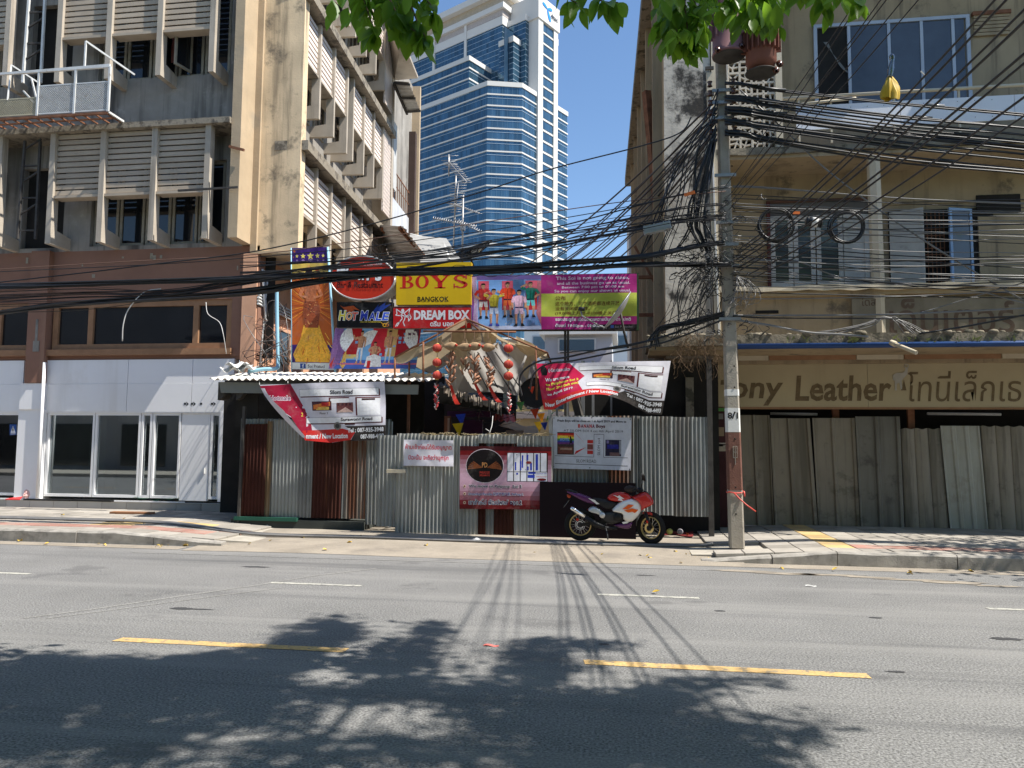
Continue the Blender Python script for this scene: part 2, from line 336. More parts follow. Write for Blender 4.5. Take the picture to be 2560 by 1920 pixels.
BLKST = mat('blackened_steel', (0.06, 0.055, 0.05), 0.7, var=(6, 0.4), bump=(50, 0.3))
WST = mat('white_painted_steel', (0.62, 0.62, 0.60), 0.55, var=(5, 0.15), blot=[(0.7, 7, (0.35, 0.25, 0.16), 0.6, 0.72)], bump=None)
LB = thing('concrete_building', 'weathered cream concrete block with louvred sunshades above a white shopfront', 'building', (-11, 16, 0))
YF, YW = 15.35, 16.0
SEPARATE = {"wall_pier","brown_pier","white_pillar","recess_back","wall","brown_wall","floor_slab","window_sill","fascia_panel","dark_backing","louvre_sill","lettering_remains","interior_wall"}
def part(name, m, parent, *boxes, **k):
    if name in SEPARATE and len(boxes) > 1:
        for q in boxes: r_ = MB().box(*q).build(name, m, parent, **k)
        return r_
    b = MB()
    for q in boxes: b.box(*q)
    return b.build(name, m, parent, **k)
def window(parent, x0, x1, z0, z1, y, fm, gm, xs=(), t=0.05, d=0.06, zs=()):
    """a framed window in a wall facing the street: frame part with pane sub-parts"""
    b = MB(); b.box(x0, x0 + t, y, y + d, z0, z1); b.box(x1 - t, x1, y, y + d, z0, z1); b.box(x0 + t, x1 - t, y, y + d, z0, z0 + t); b.box(x0 + t, x1 - t, y, y + d, z1 - t, z1)
    for x in xs: b.box(x - t / 2, x + t / 2, y + .001, y + d - .001, z0 + t, z1 - t)
    for z in zs: b.box(x0 + t, x1 - t, y + .004, y + d - .004, z - t / 3, z + t / 3)
    f = b.build('window', fm, parent)
    e = [x0 + t] + [q for x in xs for q in (x - t / 2, x + t / 2)] + [x1 - t]
    for i in range(0, len(e), 2): part('pane', gm, f, (e[i], e[i + 1], y + d * .5, y + d * .5 + .012, z0 + t, z1 - t))
    return f
# --- front walls, upper storeys
part('wall', GREYW, LB, (-22, -8.552, YW, YW + .3, 8.15, 10.20), (-22, -8.552, YW, YW + .3, 12.2, 15.5), (-22, -8.552, YW, YW + .3, 6.12, 6.22))
part('wall_pier', GREYW, LB, (-13.05, -12.35, YW, YW + .3, 6.22, 8.15), (-9.0, -8.552, YW, YW + .3, 6.22, 8.15), (-13.05, -12.35, YW, YW + .3, 10.2, 12.2), (-9.0, -8.552, YW, YW + .3, 10.2, 12.2), (-14.6, -14.15, YW, YW + .3, 6.22, 8.15), (-14.6, -14.15, YW, YW + .3, 10.2, 12.2))
part('floor_slab', LEDGE, LB, (-22, -8.56, 15.27, YW + .3, 8.70, 8.83))
part('dark_backing', DARK, LB, (-22, -7.9, 16.32, 16.36, 3.6, 15.5))  # upright near-black sheet holding the shade of the rooms behind the windows
for z0, z1 in ((6.24, 8.15), (10.22, 12.2)):
    for i in range(5):
        x0 = -12.33 + i * 0.66
        f = window(LB, x0, x0 + .62, z0, z1, YW + .1, OLDWOOD, DGLASS, t=.06)
    for x0 in (-17.2, -16.5, -15.8, -15.1): window(LB, x0, x0 + .62, z0, z1, YW + .1, OLDWOOD, DGLASS, t=.06)
# casements that stand open
def leaf(parent, hx, hy, ang, wd, z0, z1, fm=OLDWOOD, gm=DGLASS, name='casement'):
    d = V((math.cos(ang), math.sin(ang), 0)); nrm = V((-d.y, d.x, 0)) * .02; c = V((hx, hy, 0)); t = .055
    def rib(u0, u1, a, b_, b): b.obox(c + d * (u0 + u1) / 2 + V((0, 0, (a + b_) / 2)), d * (u1 - u0) / 2, nrm, V((0, 0, (b_ - a) / 2)))
    b = MB(); rib(0, t, z0, z1, b); rib(wd - t, wd, z0, z1, b); rib(t, wd - t, z0, z0 + t, b); rib(t, wd - t, z1 - t, z1, b)
    f = b.build(name, fm, parent); g = MB(); g.obox(c + d * wd / 2 + V((0, 0, (z0 + z1) / 2)), d * (wd / 2 - t), nrm * .2, V((0, 0, (z1 - z0) / 2 - t))); g.build('pane', gm, f); return f
leaf(LB, -10.72, YW + .06, math.radians(-62), .5, 10.28, 12.1); leaf(LB, -10.0, YW + .06, math.radians(-105), .5, 10.28, 12.1)
leaf(LB, -9.62, YW + .06, math.radians(-50), .45, 6.3, 8.1)
part('curtain', plain('pink_curtain', (0.45, 0.16, 0.14)), LB, (-10.55, -10.3, YW + .09, YW + .1, 10.6, 12.0))
# --- fins: a front upright with a foot that returns to the wall
def finmesh(h, name='fin', t=0.13):
    b = MB(); b.prism([(-t / 2, 0, 0), (-t / 2, .65, 0), (-t / 2, .65, .27), (-t / 2, .2, .34), (-t / 2, .17, h), (-t / 2, 0, h)], (t, 0, 0)); return b.mesh(name, FINM)
f1, f2 = finmesh(2.56), finmesh(5.0)
for x in (-17.9, -16.65, -15.4, -14.25, -12.90, -11.64, -10.38, -9.10):
    inst('fin', f1, LB, (x, YF, 6.14)); inst('fin', f2, LB, (x, YF, 9.92))
# --- louvre slats
def slatmesh(L, h=0.098, t=0.03, tilt=2):
    a = math.radians(tilt); b = MB(); b.obox((0, 0, 0), (L / 2, 0, 0), (0, -math.sin(a) * h / 2 * -1, math.cos(a) * h / 2), (0, math.cos(a) * t / 2, math.sin(a) * t / 2)); return b.mesh('louvre_slat', LOUV)
for xa, xb in ((-12.835, -11.705), (-11.575, -10.445), (-10.315, -9.165), (-15.335, -14.315), (-16.585, -15.465)):
    sm = slatmesh(xb - xa - .01); xc = (xa + xb) / 2
    for k in range(11): inst('louvre_slat', sm, LB, (xc, YF + .09, 7.32 + k * 0.131), (R(-.006, .006), 0, R(-.004, .004)))
    for k in range(22): inst('louvre_slat', sm, LB, (xc, YF + .09, 11.03 + k * 0.133), (R(-.006, .006), 0, R(-.004, .004)))
    part('louvre_sill', LOUV, LB, (xa, xb, YF + .03, YF + .3, 7.19, 7.25), (xa, xb, YF + .03, YF + .3, 10.93, 10.99))
# --- end wing wall and the mouldy panel that turns the corner
part('wing_wall', CREAM, LB, (-8.55, -8.33, YF, YW + .3, 6.14, 15.5))
part('wall_panel', MOLD, LB, (-8.33, -7.22, YW, YW + .25, 5.96, 15.5))
part('wall_strip', CREAM, LB, (-8.33, -8.18, YW - .06, YW, 5.97, 15.5))
for z in (7.6, 7.95): MB().bar((-8.36, 15.5, z + .25), (-8.36, 15.95, z), .05).build('steel_bracket', RUSTY, LB)
MB().bar((-9.7, 15.26, 7.2), (-8.3, 15.26, 7.22), .04).build('steel_bar', BLKST, LB)
MB().bar((-8.55, 15.28, 8.15), (-8.2, 15.28, 8.05), .05).build('steel_bracket', RUSTY, LB)
# --- brown band with its windows
part('brown_wall', BROWN, LB, (-22, -8.12, YW, YW + .3, 4.92, 6.12), (-22, -8.12, YW + .02, YW + .3, 3.56, 3.66))
part('brown_pier', BROWN, LB, (-13.72, -13.25, YW - .14, YW + .3, 3.03, 6.12), (-8.74, -8.12, YW - .001, YW + .3, 3.62, 4.92), (-17.6, -17.1, YW - .14, YW + .3, 3.03, 6.12))
part('window_sill', WOOD, LB, (-13.25, -8.7, YW - .08, YW + .1, 3.66, 3.80), (-17.1, -13.72, YW - .08, YW + .1, 3.66, 3.80))
window(LB, -13.2, -8.74, 3.80, 4.92, YW + .03, WOOD, DGLASS, xs=(-12.24, -9.62), t=.13, d=.12)
window(LB, -17.1, -13.72, 3.80, 4.92, YW + .03, WOOD, DGLASS, xs=(-14.62, -15.8), t=.13, d=.12)
for k in range(9):
    x = R(-14, -8.6); z = R(5.2, 6.0); part('torn_label', OLDWOOD, LB, (x, x + R(.03, .08), YW - .006, YW - .002, z, z + R(.04, .14)))
MB().box(-13.5, -13.44, YW - .149, YW - .139, 3.75, 4.5).box(-13.54, -13.38, YW - .15, YW - .139, 3.75, 4.0).build('scraped_plaster', GREYW, LB)
# --- white shopfront
for x0, x1 in ((-13.25, -11.2), (-11.19, -9.62), (-9.61, -8.62), (-15.9, -13.85), (-18, -15.91)):
    part('fascia_panel', WHITE, LB, (x0, x1 - .003, YW - .02, YW + .2, 3.008, 3.56)); part('fascia_panel', WHITE, LB, (x0, x1 - .003, YW - .026, YW + .2, 2.37, 3.005))
part('fascia_patch', WHITE, LB, (-13.83, -13.25, YW - .12, YW + .2, 2.42, 3.02))
part('white_pillar', WHITE, LB, (-13.86, -13.2, YW - .09, YW + .25, .37, 2.42), (-8.9, -8.47, YW - .03, YW + .2, .37, 2.37))
MB().tube([(-13.22, YW - .14, 3.5), (-13.22, YW - .14, .4)], .035, 8).build('downpipe', WFRAME, LB)
def shopwin(x0, x1, z0=.44, z1=2.34):
    f = part('window', WFRAME, LB, (x0, x0 + .05, YW, YW + .1, z0, z1), (x1 - .05, x1, YW, YW + .1, z0, z1), (x0 + .05, x1 - .05, YW, YW + .1, z1 - .05, z1), (x0 + .05, x1 - .05, YW, YW + .1, z0, z0 + .06))
    part('pane', SHOPG, f, (x0 + .05, x1 - .05, YW + .05, YW + .058, z0 + .06, z1 - .05))
shopwin(-13.18, -11.98); shopwin(-11.96, -10.84); shopwin(-10.82, -10.56); shopwin(-10.54, -9.86); shopwin(-9.14, -8.9); shopwin(-15.3, -13.88); shopwin(-17, -15.32)
dr_ = part('door', WHITE, LB, (-9.84, -9.16, YW + .01, YW + .06, .40, 2.34)); part('door_handle', WST, dr_, (-9.26, -9.24, YW - .02, YW + .01, 1.0, 1.12))
part('window_head', WFRAME, LB, (-18, -8.5, YW - .02, YW + .12, 2.341, 2.369))
part('lettering_remains', plain('black_adhesive', (0.02, 0.02, 0.02)), LB, *[(x, x + .05, YW - .03, YW - .0265, 2.53, 2.575) for x in (-9.79, -9.62, -9.4, -9.14)])
for k, x in enumerate((-9.79, -9.62, -9.14)):
    MB().prism([(x + .05, YW - .03, 2.50), (x + .12, YW - .03, 2.55), (x + .05, YW - .03, 2.60), (x + .075, YW - .03, 2.55)], (0, .003, 0)).build('lettering_remains', ink((.02, .02, .02)), LB)
stp = part('step', CONC, LB, (-22, -8.60, 15.9, YW + .3, .1, .355))
STT = mat('step_tile', (0.45, 0.43, 0.40), 0.5, var=(2, 0.1), rand=0.1, bump=(40, 0.1))
sme = boxmesh('step_tile', STT, .594, .02, .225, .004)
for k in range(15): inst('step_tile', sme, LB, (-8.92 - k * .6, 15.89, .24))
part('step_top', WHITE, LB, (-22, -8.58, 15.86, YW - .1, .356, .385))
# shop interior
INT = mat('shop_interior_wall', (0.55, 0.55, 0.53), 0.9, bump=None)
part('interior_wall', INT, LB, (-18, -8.5, 20.5, 20.6, .3, 2.5), (-8.5, -8.4, 16.3, 20.6, .3, 2.5), (-18.1, -18, 16.3, 20.6, .3, 2.5), (-18, -8.5, 16.3, 20.5, 2.42, 2.5))
part('interior_floor', mat('shop_floor', (0.42, 0.41, 0.38), 0.4, bump=None), LB, (-18, -8.5, 16.3, 20.5, .3, .36))
part('interior_column', WHITE, LB, (-13.0, -12.55, 17.2, 17.6, .36, 2.42)); part('counter', INT, LB, (-12.4, -10.4, 19.5, 20.2, .36, 1.1))
# --- side wall, sloping away along the lane
SA = math.radians(3.5)
def LS(s, out, z): return V((-7.22 - math.sin(SA) * s + math.cos(SA) * out, 16 + math.cos(SA) * s + math.sin(SA) * out, z))
def sbox(b, s0, s1, o0, o1, z0, z1):
    vs = [LS(s, o, z) for s in (s0, s1) for o in (o0, o1) for z in (z0, z1)]
    b.add(vs, [(0, 1, 3, 2), (4, 6, 7, 5), (0, 4, 5, 1), (2, 3, 7, 6), (0, 2, 6, 4), (1, 5, 7, 3)]); return b
def spart(name, m, *bs, parent=LB, **k):
    b = MB()
    for q in bs: sbox(b, *q)
    return b.build(name, m, parent, **k)
spart('side_wall', GREYW, (.25, 14, -.9, -.62, 5.96, 16.5))
spart('side_end_wall', CREAM, (14, 14.2, -.9, -.3, 5.96, 16.5))
spart('side_ledge', LEDGE, (.02, 8.2, -.62, .16, 8.30, 8.52), (.02, 8.2, -.62, .16, 11.88, 12.10), (.02, 8.2, -.62, .16, 15.4, 15.6))
spart('soffit', CREAM, (.0, 8.2, -1.1, -.02, 5.92, 5.98))
bays = [(.10, 1.16), (1.16, 2.25), (2.25, 3.36), (3.92, 5.0), (5.0, 6.1), (6.1, 7.2)]
def sfin(h):
    b = MB(); t = .05
    P = [(0, 0), (-.62, 0), (-.62, .27), (-.2, .33), (-.2, h), (0, h)]
    off = LS(0, 0, 0)
    b.prism([LS(-t, o, z) - off for o, z in P], LS(2 * t, 0, 0) - off); return b.mesh('side_fin', FINM)
def sslat(L):
    off = LS(0, 0, 0); a = math.radians(4); d = LS(1, 0, 0) - off; o = LS(0, 1, 0) - off; h, t = .096, .03
    b = MB(); b.obox((0, 0, 0), d * L / 2, V((0, 0, math.cos(a))) * h / 2 - o * math.sin(a) * h / 2, o * math.cos(a) * t / 2 + V((0, 0, math.sin(a))) * t / 2); return b.mesh('louvre_slat', SLAT)
SLAT = mat('sunlit_louvre', (0.66, 0.58, 0.52), 0.9, var=(2, 0.1), rand=0.05, bump=(40, 0.2))  # paler copy of the louvre concrete, sunlight put into its colour
for zb, zl, zt in ((5.9, 6.93, 8.28), (9.50, 10.56, 11.86), (13.08, 14.14, 15.38)):
    fm_ = sfin(zt - zb)
    for s in (.10, 1.16, 2.25, 3.36, 3.92, 5.0, 6.1, 7.2): inst('side_fin', fm_, LB, LS(s, 0, zb))
    for s0, s1 in bays:
        sm = sslat(s1 - s0 - .1); n = int((zt - zl - .08) / .133)
        for k in range(n): inst('louvre_slat', sm, LB, LS((s0 + s1) / 2, -.09, zl + .1 + k * .133))
        spart('louvre_sill', FINM, (s0 + .05, s1 - .05, -.5, -.03, zl - .05, zl))
        fr = spart('side_window', OLDWOOD, (s0 + .15, s0 + .2, -.62, -.58, zb + .25, zl + .4), (s1 - .2, s1 - .15, -.62, -.58, zb + .25, zl + .4), ((s0 + s1) / 2 - .03, (s0 + s1) / 2 + .03, -.62, -.58, zb + .25, zl + .4), (s0 + .2, s1 - .2, -.619, -.581, zb + .25, zb + .3))
        spart('pane', DGLASS, (s0 + .2, s1 - .2, -.615, -.605, zb + .3, zl + .4), parent=fr)
    # perforated block screen at the far end
    b = MB(); z0 = zb - .35; z1 = zt; n = 9
    for k in range(n + 1): sbox(b, 7.3 + k * .1, 7.335 + k * .1, -.06, 0, z0, z1)
    for k in range(int((z1 - z0) / .13)): sbox(b, 7.3, 8.22, -.05, -.01, z0 + k * .13, z0 + k * .13 + .045)
    b.build('vent_block_screen', SLAT, LB, kind='stuff')
spart('end_post', FINM, (8.2, 8.45, -.62, .02, 5.9, 15.4))
# sheet-metal side cladding beyond the screen
spart('white_sheet_wall', mat('pale_metal_sheet', (0.55, 0.57, 0.60), 0.6, streak=[(0.6, 3, (0.25, 0.2, 0.17), 0.5, 0.7)]), (8.5, 11.2, -.6, .0, 7.9, 10.0))
spart('fire_stair_frame', mat('pale_grey_panel', (0.5, 0.5, 0.48), 0.8), (8.47, 8.9, -.5, .02, 10.3, 12.6))
b = MB()
for k in range(8): b.bar(LS(8.6 + k * .3, .0, 10.0), LS(8.6 + k * .3, .0, 10.95), .02)
b.bar(LS(8.5, 0, 10.95), LS(11, 0, 10.95), .03); b.bar(LS(8.5, 0, 10.5), LS(11, 0, 10.5), .02); b.build('railing', RUSTY, LB)
spart('brown_post', mat('dark_brown_post', (0.07, 0.045, 0.035), 0.8), (11.0, 11.25, -.05, .2, 8.0, 13.3))
A_ = onP(968, 62, LS(0, 0, 0), LS(0, 1, 0) - LS(0, 0, 0)); B_ = LS(8.4, 0, 14.0); C_ = LS(8.4, .82, 14.05); D_ = onP(1005, 96, LS(0, .82, 0), LS(0, 1, 0) - LS(0, 0, 0))
MB().prism([A_, B_, C_, D_], (0, 0.03, .09)).build('eave', mat('eave_board', (0.40, 0.35, 0.29), 0.9, blot=[(0.5, 3, (.2, .17, .14), .5, .7)]), LB)
# --- lower lane-side wall under the overhang
PINK = mat('pink_orange_plaster', (0.60, 0.34, 0.22), 0.88, var=(1.5, 0.15), streak=[(0.5, 2.5, (0.3, 0.22, 0.17), 0.56, 0.75)], blot=[(0.6, 2, (0.42, 0.36, 0.3), 0.6, 0.75)], bump=(30, 0.2))
spart('lane_wall', PINK, (-0.0, 14, -1.25, -.92, .05, 5.93))
fr = spart('shutter_window', PINK, (1.1, 1.16, -.92, -.86, 3.0, 4.45), (2.9, 2.96, -.92, -.86, 3.0, 4.45), (1.16, 2.9, -.92, -.86, 4.38, 4.45), (1.16, 2.9, -.92, -.86, 3.0, 3.08), (1.95, 2.1, -.92, -.86, 3.08, 4.38))
spart('pane', DGLASS, (1.16, 1.95, -.91, -.9, 3.08, 4.38), (2.1, 2.9, -.91, -.9, 3.08, 4.38), parent=fr)
for k in range(5): b = MB(); b.tube([LS(R(.1, .5), R(-.88, -.8), 5.6), LS(R(.2, .5), R(-.9, -.8), 4.5), LS(R(.1, 2.5), -.85, R(3, 4))], .022, 6); b.build('conduit', WST, LB)
b = MB()
for z in (5.0, 4.93, 4.86, 4.79): b.tube([LS(.0, -.88, z), LS(1.2, -.86, z - .03), LS(5, -.86, z - .1)], .025, 6)
b.build('conduit_run', WST, LB)
# --- roof parapet strip that caps the block (above the frame) and shades the front
part('roof_slab', LEDGE, LB, (-22, -8.3, 15.2, 24, 15.5, 15.8))

# ------------------------------------------------------------------ steel service platform with mesh guards, a thing bolted on the slab
PF = thing('steel_platform', 'white steel balcony cage with wire mesh guards and rusty floor bars', 'balcony', (-13, 15.1, 8.9))
y0, y1, zf, zr = 14.78, 15.3, 8.86, 9.88
b = MB()
for x in (-16.5, -14.9, -13.92, -12.85, -11.95, -11.13): b.bar((x, y0, zf), (x, y0, zr), .045)
b.bar((-16.5, y0, zr), (-11.13, y0, zr), .05); b.bar((-11.13, y0, zf), (-11.13, y1, zf), .045)
b.bar((-13.92, y0, zr), (-11.13, y0, zr + .03), .045); b.build('guard_rail', WST, PF)
b = MB(); b.bar((-11.75, y0, zr), (-11.75, y0, zr + .62), .035); b.bar((-11.75, y0, zr + .62), (-10.9, y1, zr + .05), .035); b.bar((-13.65, y0 + .1, zr + .25), (-13.2, y0 + .4, zr - .05), .03); b.bar((-13.65, y0 + .1, zr + .25), (-13.6, y0, zf + .4), .03)
b.bar((-13.1, y0 + .3, zf + .4), (-13.3, y0 + .3, zr), .03); b.bar((-13.4, y0 + .2, zf + .7), (-13.1, y0 + .2, zf + .4), .03); b.build('brace', WST, PF)
b = MB()
for k in range(19): b.bar((-16.4 + k * .29, y0, zf - .02), (-16.4 + k * .29, y1, zf - .02), .03)
b.bar((-16.5, y0, zf - .03), (-11.13, y0, zf - .03), .05); b.bar((-16.5, (y0 + y1) / 2, zf - .03), (-11.13, (y0 + y1) / 2, zf - .03), .03); b.build('floor_bars', RUSTY, PF)
def meshpanel(x0, x1, z0, z1, y, m, nm):
    b = MB(); s = .052; h = z1 - z0; n = int((x1 - x0 + h) / s)
    for k in range(n):
        for sg in (1, -1):
            xa = x0 - h + k * s if sg > 0 else x0 + k * s
            xb = xa + h * sg; za, zb = z0, z1
            pa, pb = V((xa, y, za)), V((xb, y, zb))
            def clip(p, q, xl, keep):
                if (p.x - xl) * keep >= 0: return p
                t = (xl - p.x) / (q.x - p.x); return p + (q - p) * t
            if max(pa.x, pb.x) <= x0 or min(pa.x, pb.x) >= x1: continue
            qa, qb = clip(pa, pb, x0, 1), clip(pb, pa, x0, 1); qa2, qb2 = clip(qa, qb, x1, -1), clip(qb, qa, x1, -1)
            if (qb2 - qa2).length > .02: b.bar(qa2, qb2, .011)
    b.box(x0, x1, y - .008, y + .008, z0 - .012, z0 + .012); b.box(x0, x1, y - .008, y + .008, z1 - .012, z1 + .012)
    return b.build(nm, m, PF, kind='stuff')
meshpanel(-12.83, -11.16, zf + .04, zf + .68, y0, WST, 'mesh_guard'); meshpanel(-13.9, -12.87, zf + .04, zf + .42, y0, mat('yellowed_mesh', (0.48, 0.43, 0.30), 0.7), 'mesh_guard'); meshpanel(-16.4, -13.95, zf + .04, zf + .4, y0, WST, 'mesh_guard')
# service ladders of blackened steel in the recessed bay
for nm, xa, za, zb, lab in (('service_ladder', -13.75, 6.3, 8.6, 'blackened steel service ladder in the recess below the mesh balcony'), ('service_ladder', -13.85, 10.0, 13.2, 'grey steel ladder truss in the recess above the mesh balcony')):
    LD = thing(nm, lab, 'ladder', (xa, 15.5, za), 'steel ladders in the recess')
    b = MB(); b.bar((xa, 15.45, za), (xa + .05, 15.45, zb), .05); b.bar((xa + .42, 15.5, za), (xa + .40, 15.5, zb), .05); b.build('rail', BLKST if za < 8 else WST, LD)
    n = int((zb - za) / .38)
    for k in range(n): MB().bar((xa + .02, 15.47, za + .2 + k * .38), (xa + .42, 15.5, za + .2 + k * .38 + (.25 if k % 2 else 0)), .035).build('rung', BLKST, LD)
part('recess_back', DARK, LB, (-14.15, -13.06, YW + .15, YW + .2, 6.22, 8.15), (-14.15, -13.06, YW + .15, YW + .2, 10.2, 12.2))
# ------------------------------------------------------------------ lettering helper: text turned into flat mesh outlines
_txt = {}
class Pt(tuple):
    def __new__(cls, xy, d): o = tuple.__new__(cls, xy); o.d = d; return o
def text2d(s, bold=0.0, shear=0.0, res=2, space=1.0):
    k = (s, bold, shear, res, space)
    if k not in _txt:
        c = bpy.data.curves.new('lettering', 'FONT'); c.body = s; c.size = 1.0; c.offset = bold; c.shear = shear; c.resolution_u = res; c.space_character = space
        o = bpy.data.objects.new('lettering', c); me = bpy.data.meshes.new_from_object(o)
        vs = [(v.co.x, v.co.y) for v in me.vertices]; fs = [tuple(p.vertices) for p in me.polygons]
        bpy.data.objects.remove(o); bpy.data.curves.remove(c); bpy.data.meshes.remove(me)
        xs = [v[0] for v in vs] or [0, 1]; ys = [v[1] for v in vs] or [0, 1]
        # overlapping strokes get a hair of depth each, so no two faces share a plane
        par = list(range(len(vs)))
        def find(i):
            while par[i] != i: par[i] = par[par[i]]; i = par[i]
            return i
        for f in fs:
            for i in f[1:]: par[find(i)] = find(f[0])
        ids = {}; vs = [Pt((x, y), ids.setdefault(find(i), len(ids)) % 7) for i, (x, y) in enumerate(vs)]
        _txt[k] = (vs, fs, min(xs), max(xs), min(ys), max(ys))
    return _txt[k]
# ------------------------------------------------------------------ glass office tower far behind
def azD(px, D, py=1110):
    d = ray(px, py); h = math.hypot(d.x, d.y); return V((d.x / h * D, d.y / h * D, 0))
def tanel(px, py): d = ray(px, py); return d.z / math.hypot(d.x, d.y)
zb_ = 262 * tanel(1209.2, 263)              # height of one floor band at the front corner
def atz(px, py): return azD(px, zb_ / tanel(px, py))
A = azD(1209.2, 262); L1 = atz(1028, 324.9); B = atz(1298.9, 268.2); Cc = atz(1416, 335.8)
uL = (L1 - A).normalized(); uR = (Cc - B).normalized()
def meet(px, p0, u):
    d = azD(px, 1.0); den = d.x * u.y - d.y * u.x; t = (p0.x * u.y - p0.y * u.x) / den; return d * t
def zat(P, py, px): return CAM_H + math.hypot(P.x, P.y) * tanel(px, py)
TG = bpy.data.materials.new('blue_curtain_glass'); TG.use_nodes = True
_b = TG.node_tree.nodes['Principled BSDF']; _b.inputs['Metallic'].default_value = 0.55; _b.inputs['Roughness'].default_value = 0.12
_ge = _n(TG.node_tree, 'ShaderNodeNewGeometry'); _no = _n(TG.node_tree, 'ShaderNodeTexNoise'); _mp = _n(TG.node_tree, 'ShaderNodeMapping')
_mp.inputs['Scale'].default_value = (0.5, 0.5, 0.12); TG.node_tree.links.new(_ge.outputs['Position'], _mp.inputs['Vector']); TG.node_tree.links.new(_mp.outputs[0], _no.inputs['Vector']); _no.inputs['Scale'].default_value = 0.6
_cr = _n(TG.node_tree, 'ShaderNodeMix', data_type='RGBA'); _cr.inputs[6].default_value = (0.045, 0.108, 0.165, 1); _cr.inputs[7].default_value = (0.08, 0.165, 0.24, 1)
_sn = _n(TG.node_tree, 'ShaderNodeVectorMath', operation='SNAP'); _sn.inputs[1].default_value = (1.6, 1.6, 4.12); TG.node_tree.links.new(_ge.outputs['Position'], _sn.inputs[0])
_wn = _n(TG.node_tree, 'ShaderNodeTexWhiteNoise'); TG.node_tree.links.new(_sn.outputs[0], _wn.inputs['Vector'])          # every pane a little different
_mr = _n(TG.node_tree, 'ShaderNodeMapRange'); _mr.inputs['To Min'].default_value = .72; _mr.inputs['To Max'].default_value = 1.22; TG.node_tree.links.new(_wn.outputs['Value'], _mr.inputs['Value'])
_sc = _n(TG.node_tree, 'ShaderNodeVectorMath', operation='SCALE'); TG.node_tree.links.new(_no.outputs['Fac'], _cr.inputs[0]); TG.node_tree.links.new(_cr.outputs[2], _sc.inputs[0]); TG.node_tree.links.new(_mr.outputs[0], _sc.inputs['Scale']); TG.node_tree.links.new(_sc.outputs[0], _b.inputs['Base Color'])
TW = mat('pale_cladding', (0.60, 0.59, 0.56), 0.6, var=(0.2, 0.04), bump=None)
TD = mat('shadowed_glass', (0.02, 0.045, 0.08), 0.15, var=(0.3, 0.3), bump=None, spec=0.7)  # dark glass with the notch's shade put into its colour, also used for windows
TMU = mat('curtain_mullion', (0.09, 0.18, 0.27), 0.5, bump=None, var=(0.2, 0.05))
TLN = mat('pale_transom', (0.34, 0.44, 0.54), 0.5, bump=None, var=(0.2, 0.05))
TW_ = thing('office_tower', 'tall blue glass office tower with pale floor bands far behind the lane', 'tower', A)
FL = 4.12
def prismz(plan, z0, z1, name, m, parent=TW_, **k):
    b = MB(); b.prism([V((p.x, p.y, z0)) for p in plan], (0, 0, z1 - z0)); return b.build(name, m, parent, **k)
def grow(plan, e):
    n = len(plan); c = sum(plan, V((0, 0, 0))) / n; out = []
    for i in range(n):
        p, q, r_ = plan[i - 1], plan[i], plan[(i + 1) % n]
        def nrm(a, b_):
            d = (b_ - a).normalized(); v = V((d.y, -d.x, 0))
            return v if v.dot(q - c) > 0 else -v
        n1, n2 = nrm(p, q), nrm(q, r_); bis = n1 + n2
        if bis.length < .3: bis = n1
        bis.normalize(); out.append(q + bis * (e / max(.4, bis.dot(n1))))
    return out
def glasstier(plan, z0, z1, band=True, parapet=1.6, thin=True, bh=0.52):
    prismz(plan, z0, z1, 'glass_wall', TG)
    if parapet: prismz(grow(plan, .3), z1 - parapet, z1 + .1, 'parapet', TW)
    k = 0; g = grow(plan, .22); g2 = grow(plan, .10)
    z = zb_ + CAM_H
    while z > z0: z -= FL
    while z < z1 - 1.2:
        if z > z0 + .2:
            if band: prismz(g, z - bh / 2, z + bh / 2, 'floor_band', TW)
            if thin: prismz(g2, z - 1.35, z - 1.22, 'transom', TLN)
        z += FL if band else FL / 2
    mb = MB(); n = len(plan)
    for i in range(n):
        p, q = g2[i], g2[(i + 1) % n]; L_ = (q - p).length; m = int(L_ / 1.6)
        for j in range(1, m):
            c = p + (q - p) * j / m; d = (q - p).normalized() * .035; mb.prism([V((*(c - d).xy, z0)), V((*(c + d).xy, z0)), V((*(c + d * .2 + (g2[i] - plan[i]) * .3).xy, z0))], (0, 0, z1 - z0 - (parapet or 0)))
    mb.build('mullions', TMU, TW_, kind='stuff')
back = 34.0
K0 = meet(1336, B, uR); K1 = meet(1387, B, uR)
LE = A + uL * 60
zt1 = zat(A, 203, 1209.2)
glasstier([LE, A, B, Cc, Cc + uL * back, LE + uR * back], 0, zt1)
zt1r = zat(Cc, 279, 1416)
# left block, two and a half floors higher, its end face turned to the right
E0 = meet(1162, A, uL); zt2 = zat(E0, 139, 1162)
glasstier([LE, E0 + uL * .2, E0 + uL * .2 + uR * 14, LE + uR * 14], zt1 - 1, zt2)
# upper tower
U0 = azD(1246, 274); zt3 = zat(U0, 40, 1246)
glasstier([U0 + uL * 52, U0, U0 + uR * 6, U0 + uR * 6 + uL * 4, U0 + uR * 24 + uL * 4, U0 + uR * 24 + uL * 52], zt1 - 2, zt3, band=False, parapet=3.2)
for px in (1152, 1070):
    q = meet(px, U0, uL); MB().prism([V((*(q - uL * .55 - uR * .6).xy, zt1)), V((*(q + uL * .55 - uR * .6).xy, zt1)), V((*(q + uL * .55 + uR).xy, zt1)), V((*(q - uL * .55 + uR).xy, zt1))], (0, 0, zt3 - zt1 + 3)).build('pilaster', TW, TW_)
up2 = [U0 + uL * 52, U0 - uR * .4 - uL * .4, U0 + uR * 9, U0 + uR * 24, U0 + uR * 24 + uL * 52]
prismz(up2, zt3 + .2, zt3 + 2.6, 'loft_recess', mat('grey_recess', (0.40, 0.36, 0.34), 0.8, bump=None))
